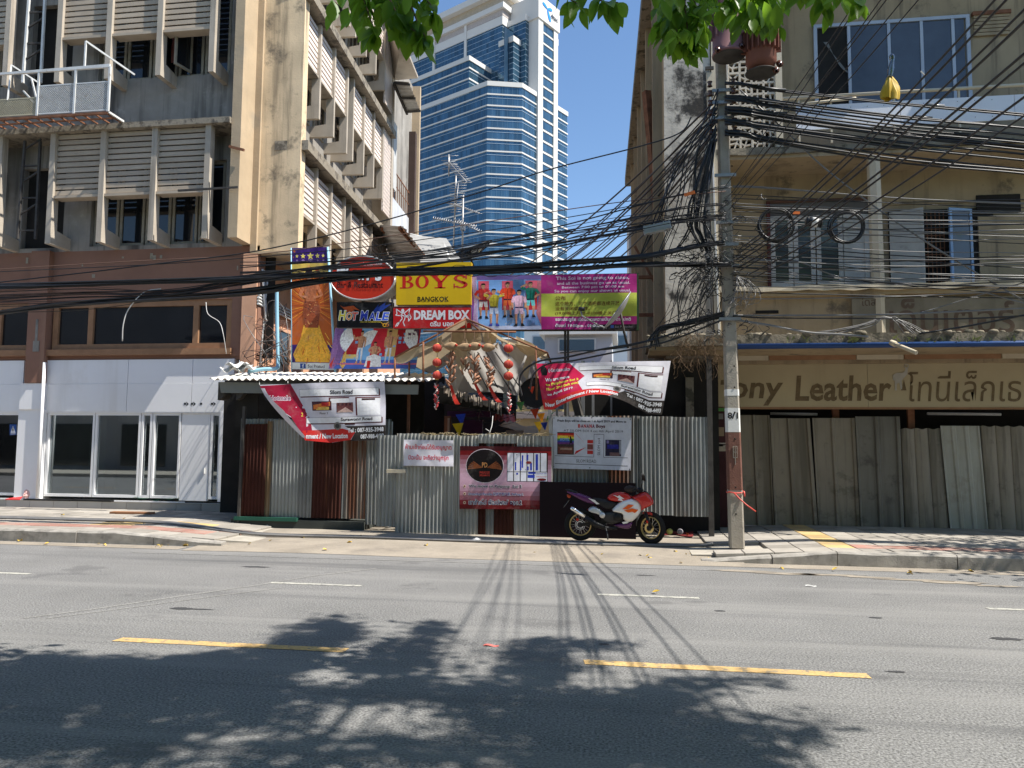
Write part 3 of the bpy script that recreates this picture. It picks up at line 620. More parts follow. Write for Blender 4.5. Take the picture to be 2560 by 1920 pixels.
prismz(grow(up2, 1.0), zt3 + 2.6, zt3 + 4.6, 'roof_band', TW)
prismz(up2, zt3 + 4.6, zt3 + 8.2, 'attic_wall', mat('cream_attic', (0.42, 0.36, 0.28), 0.8, bump=None))  # attic storey in plain cream
prismz(grow([U0 + uL * 52, U0, U0 + uR * 13, U0 + uR * 24 + uL * 8, U0 + uR * 24 + uL * 52], 2.6), zt3 + 8.2, zt3 + 10.6, 'roof_slab', TW)
# stepped glass bays in the notch
for px, D, py, w1, w2 in ((1307, 271, 37, 8, 5.5), (1275, 269, 90, 6.5, 4.2)):
    q = azD(px, D); zt = zat(q, py, px); glasstier([q + uL * w1, q, q + uR * w2, q + uR * w2 + uL * w1], zt1 - 1, zt, band=False, parapet=2.0)
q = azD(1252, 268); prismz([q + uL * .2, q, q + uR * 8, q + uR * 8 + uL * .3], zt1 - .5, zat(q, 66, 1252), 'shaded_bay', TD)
# core with its two white columns, end panel and the sign box
zs0 = zat(K0, 46, 1339); zs1 = zat(K0, -12, 1339); nR = V((uR.y, -uR.x, 0)); nR = nR if nR.dot(A) < 0 else -nR
cw = (K1 - K0).length
prismz([K0 + nR * .3, K0 + uL * 13, K1 + uL * 13, K1 + nR * .3], 0, zs0, 'core_wall', TW)
def onface(u0, u1, z0, z1, o, t, name, m):
    a = K0 + uR * u0 + nR * o; b_ = K0 + uR * u1 + nR * o; MB().prism([V((a.x, a.y, z0)), V((b_.x, b_.y, z0)), V((b_.x, b_.y, z1)), V((a.x, a.y, z1))], nR * t).build(name, m, TW_)
onface(0, cw * .235, 0, zs0, .31, .5, 'white_column', TW); onface(cw * .79, cw, 0, zs0, .31, .5, 'white_column', TW)
z = zb_ + CAM_H - FL * 30
while z < zs0 - 2.5:
    if z > 0: onface(cw * .24, cw * .785, z + .6, z + FL - .62, .305, .12, 'core_window', TG); onface(cw * .24, cw * .785, z - .5, z - .1, .31, .35, 'core_sill', TW)
    z += FL
SG = thing('rooftop_sign', 'white rooftop sign box with a blue propeller mark on the glass tower', 'sign', (K0.x, K0.y, zs0))
bx = [K0 + nR * 1.2 - uR * .6, K0 + nR * 1.2 + uR * (cw + .6), K1 + uL * 12 + uR * .6, K0 + uL * 12 - uR * .6]
prismz(bx, zs0, zs1, 'sign_box', TW, parent=SG)
so_ = K0 + nR * 1.25; hs = zs1 - zs0
def sgn(polys, m, name):
    b = MB()
    for pl_ in polys: b.prism([V((*(so_ + uR * (u * cw)).xy, zs0 + v * hs)) for u, v in pl_], nR * .15)
    b.build(name, m, SG)
BLU = ink(srgb(40, 140, 235))
def petal(cx, cy, ang, L_, W_):
    out = []
    for i in range(16):
        t = i / 16 * 2 * math.pi; r_ = .5 * (1 - math.cos(t)) ; x = L_ * r_; y = W_ * math.sin(t) * (0.45 + .55 * r_)
        out.append((cx + (x * math.cos(ang) - y * math.sin(ang)), cy + (x * math.sin(ang) + y * math.cos(ang)) * .95))
    return out
for ang, L_, W_ in ((math.radians(25), .27, .085), (math.radians(150), .27, .085), (math.radians(-72), .52, .075)): sgn([petal(.38, .62, ang, L_, W_)], BLU, 'propeller_blade')
vs, fs, x0, x1, y0, y1 = text2d('dtac', .03)
b = MB(); b.add([V((*(so_ + nR * .16 + uR * (cw * (.56 + .36 * (x - x0) / (x1 - x0)))).xy, zs0 + hs * (.36 + .20 * (y - y0) / (y1 - y0)))) for x, y in vs], fs); b.build('lettering', ink((.04, .05, .07)), SG)
# narrow upper block right of the core
q = meet(1395.6, B, uR); glasstier([K1 + uR * .1 + uL * 1, q + uL * 1, q + uL * 12, K1 + uL * 12], 0, zat(q, 97, 1395.6), band=False, parapet=2.5)

# ------------------------------------------------------------------ buildings deep in the lane
PAN = mat('grey_facade_panel', (0.46, 0.46, 0.47), 0.7, var=(0.5, 0.1), bump=None)
BK = thing('white_building', 'pale grey and white building with wide windows at the far end of the lane', 'building', (0, 75, 0))
c0 = onY(1310, 900, 75); c1 = onY(1640, 900, 75); ztop = onY(1450, 820, 75).z
MB().box(c0.x, c1.x + 4, 75, 83, 0, ztop + .6).build('wall', mat('white_render', (0.70, 0.70, 0.68), 0.8, var=(.3, .06), bump=None), BK)
for k in range(5):
    x = c0.x + .8 + k * 2.7
    for z in (ztop - 2.2, ztop - 5.0, ztop - 7.8):
        f = MB().box(x, x + 2.3, 74.9, 75.02, z, z + 1.5).build('window', PAN, BK); MB().box(x + .12, x + 2.18, 74.86, 74.9, z + .12, z + 1.38).build('pane', mat('pale_glass', (0.10, 0.15, 0.19), 0.1, bump=None) if k == 0 and z > ztop - 3 else bpy.data.materials['pale_glass'], f)
MB().box(c0.x - .5, c1.x + 4.5, 74.2, 83, ztop + .6, ztop + 1.0).build('roof', PAN, BK)
BK2 = thing('grey_house', 'low grey clad house with a flat white roof edge behind the torn awning', 'building', (0, 45, 0))
d0 = onY(1362, 900, 45); d1 = onY(1530, 900, 45); zz = onY(1400, 838, 45).z
MB().box(d0.x, d1.x, 45, 50, 0, zz).build('wall', PAN, BK2); MB().box(d0.x - .3, d1.x + .3, 44.6, 50, zz, zz + .35).build('roof', TW, BK2)
e0 = onY(1395, 882, 45); e1 = onY(1490, 845, 45); f = MB().box(e0.x, e1.x, 44.9, 45.0, e0.z, e1.z).build('window', TW, BK2); MB().box(e0.x + .1, e1.x - .1, 44.86, 44.9, e0.z + .1, e1.z - .1).build('pane', TD, f)
b = MB(); b.box(d0.x, d1.x + 1.5, 44.2, 44.4, 0, zz - 1.8); b.build('boundary_wall', mat('brick_red_wall', (0.38, 0.17, 0.13), 0.9), BK2)
# tall pipes and trees of clutter against the light
YB = thing('yellow_shop', 'bright yellow shop wall with a white sill deep in the lane', 'building', (-2, 33, 0))
q0 = onY(1130, 1080, 33); q1 = onY(1470, 940, 33)
MB().box(q0.x, q1.x, 33, 36, 0, q1.z).build('wall', mat('yellow_render', (0.52, 0.46, 0.26), 0.8), YB); MB().box(q0.x, q1.x, 32.9, 33, q0.z + .6, q0.z + .9).build('sill', TW, YB)
for k in range(6): MB().box(q0.x + k * 1.0 + .3, q0.x + k * 1.0 + .9, 32.93, 32.99, q0.z + 1.0, q0.z + 1.9).build('window', TD, YB)
# far right: strip of grey metal cladding beyond the right building
GS = thing('metal_clad_annex', 'narrow grey metal clad annex behind the right building', 'building', (1, 32, 0))
g0 = onY(1568, 700, 30); g1 = onY(1600, 545, 30)
b = MB()
for k in range(8): b.box(g0.x + k * .16, g0.x + k * .16 + .08, 29.96, 30.02, 0, g1.z)
b.box(g0.x, g1.x + 2.5, 30, 32, 0, g1.z); b.build('cladding', PAN, GS)

# ------------------------------------------------------------------ corrugated awnings at the back of the left building
ZINC = mat('grey_zinc_sheet', (0.36, 0.36, 0.35), 0.55, metal=0.35, var=(2, 0.15), streak=[(0.4, 3, (0.2, 0.16, 0.13), 0.55, 0.75)], bump=None)
def corrugated(a, b_, c, d, pitch=0.11, amp=0.022, nv=1, t=0.0):
    """sheet between edge a-b and edge d-c; the waves run from edge to edge along a->b"""
    a, b_, c, d = V(a), V(b_), V(c), V(d); L_ = (b_ - a).length; n = max(4, int(L_ / pitch * 4)); nor = (b_ - a).cross(d - a).normalized(); mb = MB()
    def fn(u, v): return a.lerp(b_, u).lerp(d.lerp(c, u), v) + nor * amp * math.sin(u * L_ / pitch * 2 * math.pi)
    mb.grid(fn, n, nv); return mb
AW = thing('zinc_awning', 'corrugated zinc awning jutting from the back of the cream block', 'awning', LS(9, .5, 7.5), 'zinc awnings behind the cream block')
def onLS(px, py, out): n_ = LS(0, 1, 0) - LS(0, 0, 0); return onP(px, py, LS(0, out, 0), n_)
p_ = [onLS(947, 562, .0), onLS(1009, 566, 2.2), onLS(1062, 640, 2.2), onLS(972, 640, .0)]
corrugated(p_[0], p_[3], p_[2], p_[1], .2, .02).build('sheet', ZINC, AW)
MB().tube([onLS(1000, 570, 2.0), onLS(1060, 640, 2.0)], .06, 5).tube([onLS(955, 572, .3), onLS(1012, 640, .3)], .06, 5).build('purlin', RUSTY, AW)
AW2 = thing('zinc_awning', 'wider corrugated zinc awning below the tv masts beside the black mesh dish', 'awning', LS(14, 1, 7), 'zinc awnings behind the cream block')
YA = 24.0
p_ = [onY(1022, 588, YA), onY(1116, 597, YA), onY(1152, 650, YA - 4.5), onY(1050, 655, YA - 4.5)]
corrugated(p_[0], p_[3], p_[2], p_[1], .2, .02).build('sheet', ZINC, AW2)
MB().tube([onY(1022, 586, YA + .1), onY(1108, 606, YA + .1)], .05, 5).tube([onY(1108, 600, YA), onY(1122, 650, YA - 4.4)], .05, 5).build('edge_trim', WST, AW2)
MB().prism([onY(948, 600, 25), onY(1120, 640, 25), onY(1120, 735, 25), onY(948, 735, 25)], (0, 1, 0)).build('rear_shed', mat('grey_rear_wall', (0.22, 0.21, 0.20), 0.9), None, 'grey rear shed wall under the zinc awnings', 'shed')
AW3 = thing('sheet_awning', 'translucent pale sheet awning on a brown post high on the cream block', 'awning', LS(11, .5, 12.5))
p_ = [onLS(985, 202, .1), onLS(1022, 205, .9), onLS(1050, 275, .9), onLS(1018, 278, .1)]
corrugated(p_[0], p_[3], p_[2], p_[1], .25, .015).build('sheet', mat('pale_roof_sheet', (0.55, 0.53, 0.48), 0.7), AW3)
b = MB()
for t in (0.02, .5, .97): b.bar(p_[0].lerp(p_[3], t) - V((0, 0, .06)), p_[1].lerp(p_[2], t) - V((0, 0, .06)), .07)
b.bar(p_[0] - V((0, 0, .1)), p_[3] - V((0, 0, .1)), .08); b.build('frame', BLKST, AW3)
# ------------------------------------------------------------------ tv antennas on their masts
ALU = mat('weathered_aluminium', (0.36, 0.36, 0.36), 0.45, metal=0.6, bump=None)
def yagi(parent, p, q, n, l0, l1, ax=V((1, 0, 0)), r=0.008, name='aerial'):
    b = MB(); p, q = V(p), V(q); b.tube([p, q], r * 1.4, 5)
    for i in range(n):
        t = i / (n - 1); c = p.lerp(q, t); l = l0 + (l1 - l0) * t; b.tube([c - ax * l / 2, c + ax * l / 2], r, 4)
    return b.build(name, ALU, parent)
YM = 22.0
M1 = thing('tv_antenna', 'left tv antenna mast with three stacked rakes of rods', 'antenna', onY(1133, 640, YM), 'tv antennas')
MB().tube([onY(1132, 660, YM), onY(1139, 470, YM), onY(1140, 438, YM)], .022, 6).tube([onY(1122, 440, YM), onY(1122, 386, YM)], .018, 6).build('mast', ALU, M1)
yagi(M1, onY(1123, 405, YM), onY(1168, 456, YM - 1.2), 13, .36, .28); yagi(M1, onY(1124, 390, YM), onY(1124, 422, YM), 4, .55, .45); yagi(M1, onY(1146, 458, YM), onY(1139, 530, YM - .1), 12, .55, .32)
yagi(M1, onY(1126, 508, YM), onY(1200, 534, YM - 1.5), 14, .22, .12)
M2 = thing('tv_antenna', 'right tv antenna mast with slanted combs of short rods', 'antenna', onY(1156, 660, YM - 1), 'tv antennas')
MB().tube([onY(1155.5, 665, YM - 1), onY(1158, 488, YM - 1)], .026, 6).build('mast', ALU, M2)
yagi(M2, onY(1083, 546, YM - .4), onY(1190, 566, YM - 1.6), 20, .14, .10, V((.2, .3, 1)).normalized(), .010); yagi(M2, onY(1137, 549, YM - .6), onY(1202, 580, YM - 1.6), 14, .14, .12, V((.2, .3, 1)).normalized(), .010)
MB().box(*(lambda c: (c.x - .06, c.x + .06, c.y - .06, c.y + .06, c.z - .1, c.z + .08))(onY(1157, 567, YM - 1))).build('clamp', ALU, M2)
# black mesh satellite dish, seen from behind its rim
DI = thing('mesh_dish', 'large black mesh satellite dish tilted behind the cable bundle', 'satellite dish', onY(1180, 650, 21))
cD = onY(1176, 646, 21); aD = V((-.35, -.25, .9)).normalized(); BLKM = mat('black_mesh', (0.02, 0.02, 0.022), 0.6, bump=None)
xA = V((1, 0, .35)).normalized(); yA = aD.cross(xA).normalized(); xA = yA.cross(aD)
def dp(r, t): return cD + (xA * math.cos(t) + yA * math.sin(t)) * r + aD * (r * r * .42)
b = MB()
for k in range(14): b.tube([dp(r, k * math.pi / 7) for r in (.05, .3, .55, .75)], .014, 4)
for r in (.3, .55, .75): b.tube([dp(r, t * math.pi / 16) for t in range(33)], .018 if r > .7 else .01, 4)
b.build('ribs', BLKM, DI)
b = MB(); b.grid(lambda u, v: dp(.05 + .7 * v, u * 2 * math.pi), 32, 4); b.build('mesh_panel', glass('mesh_gauze', (.25, .25, .25), .5, .0), DI)
MB().tube([cD, cD - aD * .3, onY(1176, 668, 21)], .03, 6).build('mount', BLKM, DI)
# ------------------------------------------------------------------ right building
OCHRE = mat('ochre_plaster', (0.37, 0.285, 0.18), 0.92, var=(1.0, 0.16), streak=[(0.75, 1.8, (0.15, 0.115, 0.08), 0.5, 0.74), (0.5, 6, (0.10, 0.08, 0.06), 0.56, 0.72)], blot=[(0.85, 1.1, (0.11, 0.09, 0.07), 0.57, 0.70), (0.6, 4, (0.11, 0.09, 0.07), 0.66, 0.76)], bump=(22, 0.35))
PIER = mat('mouldy_grey_plaster', (0.56, 0.51, 0.43), 0.95, var=(1.2, 0.2), streak=[(0.65, 1.8, (0.10, 0.09, 0.08), 0.5, 0.72)], blot=[(0.95, 1.0, (0.03, 0.028, 0.026), 0.5, 0.62), (0.6, 5, (0.06, 0.055, 0.05), 0.6, 0.7)], bump=(22, 0.5))
PALE = mat('pale_column_paint', (0.55, 0.48, 0.36), 0.85, var=(2, 0.12), streak=[(0.6, 3, (0.22, 0.19, 0.15), 0.55, 0.75)], bump=(30, 0.2))
BLOCK = mat('ventilation_block', (0.56, 0.49, 0.39), 0.9, var=(4, 0.15), rand=0.1, blot=[(0.6, 6, (0.25, 0.21, 0.16), 0.55, 0.72)], bump=(40, 0.2))
BPANEL = mat('white_balcony_panel', (0.70, 0.71, 0.74), 0.55, var=(1, 0.05), streak=[(0.35, 2, (0.45, 0.43, 0.4), 0.55, 0.8)], bump=None)
ALF = mat('grey_blue_aluminium', (0.42, 0.46, 0.52), 0.5, metal=0.1, var=(2, 0.1), bump=None)
WGL = mat('window_glass_grey', (0.05, 0.06, 0.075), 0.08, var=(0.7, 0.5), bump=None, spec=0.6)
MOSS = mat('mossy_concrete', (0.23, 0.20, 0.15), 0.95, var=(3, 0.35), blot=[(0.9, 3, (0.05, 0.048, 0.035), 0.47, 0.62), (0.6, 9, (0.42, 0.37, 0.28), 0.62, 0.7)], bump=(18, 1.0))
YR, YB2 = 15.25, 16.3
RB = thing('ochre_shophouse', 'ochre mouldy shophouse with balconies above a boarded leather shop', 'building', (4.5, 15.5, 0))
def ex(px, py, Y=15.25): return onY(px, py, Y).x
def ez(px, py, Y=15.25): return onY(px, py, Y).z
xc = ex(1661, 400); xp = ex(1778, 400); xs0, xs1 = ex(1822, 300), ex(1940, 300); xq = ex(1957, 300)
zs3 = ez(1900, 372); zs2 = ez(2240, 709)
part('corner_pier', PIER, RB, (xc, xp, YR, YB2, 3.4, 12.3))
part('corner_strip', PALE, RB, (xp + .02, xp + .12, YR - .03, YR + .3, 3.5, 12.3))
part('rear_wall', OCHRE, RB, (xc + .05, 13, YB2, YB2 + .2, zs3 + .1, 12.3)); part('rear_wall', OCHRE, RB, (xp, 13, YB2, YB2 + .2, ez(2000, 520, YB2), zs3 - .1)); part('rear_wall', OCHRE, RB, (xp, 13, YR + .15, YR + .35, 3.3, zs2 - .12))
part('pilaster', PALE, RB, (xs1, xq, YR - .02, YB2, zs3, 12.3))
b = MB(); 
def slab(x0, x1, y0, y1, z0, z1, m, name):
    n = 40; vs = []
    for i in range(n + 1):
        x = x0 + (x1 - x0) * i / n; d = R(-.025, .025); vs += [(x, y0 + d, z0 + R(-.02, .02)), (x, y0 + d * .5, z1 + R(-.02, .02)), (x, y1, z1), (x, y1, z0)]
    fs = [(i * 4 + q, i * 4 + (q + 1) % 4, i * 4 + 4 + (q + 1) % 4, i * 4 + 4 + q) for i in range(n) for q in range(4)] + [(0, 1, 2, 3), (n * 4 + 3, n * 4 + 2, n * 4 + 1, n * 4)]
    return MB().add(vs, fs).build(name, m, RB)
slab(xp + .1, 13, YR - .05, YB2, zs3 - .12, zs3, MOSS, 'floor_slab'); slab(xp + .1, 13, YR - .02, YB2, zs2 - .1, zs2, PALE, 'floor_slab')
part('soffit', OCHRE, RB, (xp, 13, YR - .0, YB2, zs3 - .2, zs3 - .125)); part('soffit', OCHRE, RB, (xp, 13, YR + .03, YB2, zs2 - .19, zs2 - .104))
slab(.6, 8.2, 14.92, 17, 12.3, 12.6, MOSS, 'shade_eave'); slab(8.25, 13, 14.3, 17, 12.3, 12.6, MOSS, 'shade_eave')  # unseen eave added to shade the front, stepped to leave a lit patch
# ventilation blocks: square frames with a slanting star of bars, turned this way and that
bw = (xs1 - xs0) / 4; 
def blockmesh(k):
    b = MB(); h = bw / 2; t = .028
    for a in ((-h, -h, h, -h), (h, -h, h, h), (h, h, -h, h), (-h, h, -h, -h)): b.bar((a[0] * .93, 0, a[1] * .93), (a[2] * .93, 0, a[3] * .93), .10, t, up=(a[1] - a[3], 0, a[2] - a[0]) if True else None)
    rr = random.Random(k); an = [rr.uniform(0, 6.28) for _ in range(1)][0]; c = V((rr.uniform(-.3, .3) * h, 0, rr.uniform(-.3, .3) * h))
    for i in range(4):
        t_ = an + i * 1.57 + rr.uniform(-.3, .3); d = V((math.cos(t_), 0, math.sin(t_))); m_ = h * .93 / max(abs(d.x), abs(d.z)); e = V((max(-h * .93, min(h * .93, d.x * m_)), 0, max(-h * .93, min(h * .93, d.z * m_))))
        b.bar(c, e, .09, .03, up=(-d.z, 0, d.x))
    return b.mesh('ventilation_block', BLOCK)
bms = [blockmesh(k) for k in range(5)]
for j in range(int((12.3 - zs3) / bw)):
    for i in range(4): inst('ventilation_block', random.choice(bms), RB, (xs0 + (i + .5) * bw, YR + .06, zs3 + (j + .5) * bw), (0, random.choice((0, math.pi / 2, math.pi, -math.pi / 2)), 0))
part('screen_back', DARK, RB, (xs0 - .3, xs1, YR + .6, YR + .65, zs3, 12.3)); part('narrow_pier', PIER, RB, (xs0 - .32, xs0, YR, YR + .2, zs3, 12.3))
# top floor: sliding window, rail and white panels
x0, x1 = onY(2032, 70, YB2).x, onY(2427, 200, YB2).x; z0, z1 = 8.55, onY(2230, 52, YB2).z
xs_ = [onY(p, 150, YB2).x for p in (2122, 2222, 2304)]
b = MB(); t = .07
b.box(x0, x0 + t, YB2 - .06, YB2 + .01, z0, z1); b.box(x1 - t, x1, YB2 - .06, YB2 + .01, z0, z1); b.box(x0, x1, YB2 - .061, YB2 + .009, z1 - t, z1); b.box(x0, x1, YB2 - .059, YB2 + .008, z0, z0 + .05)
for x in xs_ + [x1 - .32]: b.box(x - .03, x + .03, YB2 - .05, YB2 + .005, z0, z1 - t)
wf = b.build('window', ALF, RB)
part('open_gap', DARK, wf, (x0 + t, xs_[0], YB2 - .012, YB2 - .005, z0, z1 - t))
e = xs_ + [x1 - t]
for i in range(3): part('pane', WGL, wf, (e[i] + .03, e[i + 1] - .03, YB2 - .03, YB2 - .02, z0, z1 - t))
MB().grid(lambda u, v: V(onY(2058 + 62 * u + 12 * v * (1 - u), 105 + 75 * u + 16 * v * math.sin(u * 3), YB2 - .08)), 8, 3).build('torn_curtain', plain('grey_rag', (0.14, 0.14, 0.13)), wf)
part('vent_panel', OCHRE, RB, *[(onY(2432, 60, YB2).x, onY(2522, 60, YB2).x, YB2 - .05, YB2, onY(2480, 45 + k * 9, YB2).z, onY(2480, 38 + k * 9, YB2).z) for k in range(6)], kind='stuff')
part('vent_lintel', RUSTY, RB, (onY(2428, 40, YB2).x, onY(2524, 40, YB2).x, YB2 - .08, YB2, onY(2480, 45, YB2).z + .05, onY(2480, 36, YB2).z + .05))
YP = 15.1
pa, pb = onY(1990, 266, YP), onY(1990, 326, YP)
for i, (a_, b_) in enumerate(((pa.x, pa.x + 1.9), (pa.x + 1.91, pa.x + 3.9), (pa.x + 3.91, pa.x + 6.2), (pa.x + 6.21, 12.5))):
    pn = part('balcony_panel', BPANEL, RB, (a_, b_, YP, YP + .02, pb.z, pa.z)); b = MB()
    for k in range(int((b_ - a_) / .3)):
        for zz in (.1, .5): b.box(a_ + .1 + k * .3, a_ + .112 + k * .3, YP - .004, YP, pb.z + zz * .8, pb.z + zz * .8 + .012)
    b.build('bolts', BLKST, pn, kind='stuff')
ra, rb_ = onY(1957, 247, YP), onY(2560, 204, YP)
b = MB(); b.tube([ra, V((ra.x + 4, YP, ra.z + .01)), V((12.5, YP, ra.z + .03))], .035, 8)
b.tube([V((pa.x + .1, YP - .02, pa.z + .03)), V((pa.x + 1.1, YP - .02, pa.z + .09))], .028, 6)
for k in range(9): b.bar((pa.x + .65 + k * 1.15, YP + .02, zs3), (pa.x + .65 + k * 1.15, YP + .02, ra.z), .035)
b.bar((ra.x + .3, YP + .02, zs3), (ra.x + .3, YP + .02, ra.z), .03); b.build('balcony_rail', PALE, RB)
WM0 = zs2 - .1; WM1 = ez(2000, 520, YB2) + .002
part('rear_wall', OCHRE, RB, (xp, 13, YB2 + .03, YB2 + .2, WM0, WM1))
# pillar
xa = onY(2182, 560, 15.32).x
MB().prism([(xa, 15.34, 3.7), (xa + .1, 15.28, 3.7), (xa + .2, 15.34, 3.7), (xa + .2, 15.5, 3.7), (xa, 15.5, 3.7)], (-.03, 0, zs3 - .15 - 3.7)).build('pillar', PALE, RB)
# middle floor: folding doors, shutters, dark grille and a blue casement
zt = ez(2020, 540, YB2); 
part('lintel', mat('brown_lintel', (0.12, 0.06, 0.04), 0.8), RB, (ex(1915, 520, YB2), ex(2175, 520, YB2), YB2 - .05, YB2, zt + .28, zt + .34))
part('transom_panel', mat('grey_transom', (0.13, 0.12, 0.11), 0.6), RB, (ex(1918, 530, YB2), ex(2178, 530, YB2), YB2 - .02, YB2, zt, zt + .28))
WDOOR = mat('white_door_paint', (0.48, 0.47, 0.44), 0.75, var=(3, 0.15), blot=[(0.5, 5, (0.25, 0.22, 0.19), 0.58, 0.75)], bump=None)
edges = [(1926, 1981), (1983, 2037), (2040, 2106), (2108, 2172)]
for i, (pa_, pb_) in enumerate(edges):
    a_, b_ = onY(pa_, 620, YB2).x, onY(pb_, 620, YB2).x; zb2 = zs2 - .05
    mb = MB(); t = .09; y = YB2 - .05
    mb.box(a_, a_ + t, y, y + .05, zb2, zt); mb.box(b_ - t, b_, y, y + .05, zb2, zt); mb.box(a_ + t, b_ - t, y, y + .05, zt - t, zt); mb.box(a_ + t, b_ - t, y, y + .05, zb2, zb2 + .35)
    f = mb.build('door', WDOOR, RB); part('pane', WGL if i < 3 else WDOOR, f, (a_ + t, b_ - t, y + .02, y + .03, zb2 + .35, zt - t))
part('door_post', mat('maroon_post', (0.10, 0.03, 0.025), 0.7), RB, (ex(1917, 600, YB2), ex(1925, 600, YB2), YB2 - .08, YB2, zs2, zt + .3)); part('door_post', bpy.data.materials['maroon_post'], RB, (ex(2174, 600, YB2), ex(2182, 600, YB2), YB2 - .08, YB2, zs2, zt + .3))
ox0, ox1 = onY(2222, 620, YB2).x, onY(2432, 620, YB2).x
part('dark_opening', DARK, RB, (ox0, ox1 + .4, YB2 - .005, YB2, zs2, zt + .05))
leaf(RB, ox0 + .02, YB2 - .02, math.radians(-30), .62, zs2 + .02, zt, WDOOR, WDOOR, 'shutter')
b = MB()
gx0, gx1 = onY(2297, 620, YB2).x, onY(2360, 620, YB2).x
for k in range(7): b.bar((gx0 + (gx1 - gx0) * k / 6, YB2 - .03, zs2), (gx0 + (gx1 - gx0) * k / 6, YB2 - .03, zt), .015)
for k in range(12): b.bar((gx0, YB2 - .03, zs2 + .13 * k), (gx1, YB2 - .03, zs2 + .13 * k), .012)
b.build('iron_grille', RUSTY, RB)
BLUEP = mat('faded_blue_paint', (0.25, 0.38, 0.58), 0.75, var=(3, 0.15), blot=[(0.5, 6, (0.4, 0.4, 0.4), 0.55, 0.7)], bump=None)
leaf(RB, onY(2430, 620, YB2).x, YB2 - .03, math.radians(180 + 18), onY(2430, 620, YB2).x - onY(2362, 620, YB2).x, zs2 + .12, zt + .02, BLUEP, WGL, 'blue_casement')
part('dark_stain_recess', DARK, RB, (onY(2440, 500, YB2).x, onY(2550, 500, YB2).x, YB2 - .02, YB2, onY(2500, 532, YB2).z, onY(2500, 487, YB2).z))
part('wall_panel', OCHRE, RB, (onY(2446, 620, YB2).x, 13, YB2 - .04, YB2, zs2, onY(2500, 540, YB2).z))
# lower band: slot, old shop board
part('wall_slot', DARK, RB, (ex(1892, 776), ex(1950, 776), YR + .14, YR + .155, ez(1920, 781), ez(1920, 773)))
OB = part('old_shop_board', mat('old_board', (0.22, 0.19, 0.14), 0.9, var=(2, .25), streak=[(.6, 2, (.1, .085, .06), .5, .7)]), RB, (ex(2134, 780), 12, YR + .08, YR + .145, ez(2300, 838), ez(2300, 742)))
def flattext(parent, s, px0, px1, py0, py1, Y, m, bold=.012, shear=0, name='lettering', depth=0.0):
    """letters set on a wall facing the street between two sight lines (base left, top right)"""
    vs, fs, a, b_, c, d = text2d(s, bold, shear); p, q = onY(px0, py0, Y), onY(px1, py1, Y)
    mb = MB(); mb.add([V((p.x + (q.x - p.x) * (t[0] - a) / (b_ - a), Y - .0003 * t.d, p.z + (q.z - p.z) * (t[1] - c) / (d - c))) for t in vs], fs); return mb.build(name, m, parent)
OLDL = ink((0.13, 0.09, 0.065), .9)
flattext(OB, 'ไดส', 2152, 2190, 765, 742, YR + .077, OLDL); flattext(OB, 'เอ็นเตอร์', 2225, 2535, 836, 742, YR + .077, OLDL, .012)
# canopy with blue pipe, mouldy broken edge
YC = 14.2
cx0 = onY(1617, 860, YC).x; cz1 = onY(2200, 833, YC).z; cz0 = onY(2200, 862, YC).z
slab(cx0, 13, YC, YR + .3, cz0 + .02, cz1, MOSS, 'canopy_slab')
b = MB()
for k in range(70):
    x = R(cx0, 12); h = R(.02, .07); b.ball((x, YC + R(-.02, .12), cz1 + h * .1), h, 6, 4, (1.6, 1, .8))
b.build('moss', MOSS, RB, kind='stuff')
MB().tube([(2.0, YC - .05, cz0 - .01), (12.5, YC - .05, cz0 - .01)], .05, 10).build('blue_pipe', mat('blue_pipe_paint', (0.03, 0.07, 0.20), 0.35, bump=None), RB)
xx = [2.05, 2.75, 4.35, 5.2, 6.9, 9]
for i in range(5): part('soffit_board', (PALE, WOOD, PALE, WOOD, PALE)[i], RB, (xx[i], xx[i + 1] - .02, 15.3, 15.34, 3.36, 3.52))
part('canopy_soffit', OCHRE, RB, (cx0 + .05, 13, YC + .06, YR + .3, cz0 - .05, cz0 + .015))
# painted shop sign
YS = 15.55; SGN = mat('cream_sign_paint', (0.45, 0.375, 0.24), 0.8, var=(1, 0.08), streak=[(0.3, 2, (0.3, 0.24, 0.15), 0.58, 0.8)], bump=(30, .1))
SB = thing('leather_shop_sign', 'long cream painted sign board with brown brush lettering above the boarded shop', 'sign', (5, YS, 2.5))
sx0 = onY(1778, 960, YS).x; z0, z1 = onY(2200, 1018, YS).z, onY(2200, 902, YS).z
part('board', SGN, SB, (sx0, 4.6, YS, YS + .06, z0, z1)); part('board', SGN, SB, (4.606, 12, YS, YS + .06, z0, z1)); part('bottom_rail', WOOD, SB, (sx0, 12, YS - .01, YS + .05, z0 - .04, z0)); part('top_rail', WOOD, SB, (sx0, 12, YS - .015, YS + .05, z1, z1 + .03))
BRUSH = mat('brown_brush_paint', (0.16, 0.115, 0.065), 0.85, var=(9, 0.25), blot=[(0.6, 14, (0.36, 0.29, 0.18), 0.6, 0.7)], bump=None)
yl = YS - .004
flattext(SB, 'T', 1802, 1842, 1003, 950, yl, BRUSH, .04, .15); flattext(SB, 'ony', 1826, 1958, 1014, 956, yl, BRUSH, .02, .15)
flattext(SB, 'Leather', 1988, 2228, 1003, 938, yl, BRUSH, .022, .1); flattext(SB, 'โทนี่เล็กเธอร์', 2272, 2640, 1004, 926, yl, BRUSH, 0, .12)
CAML = ink((0.42, 0.40, 0.36), .8)
def px2(pts, Y): return [onY(x, y, Y) for x, y in pts]
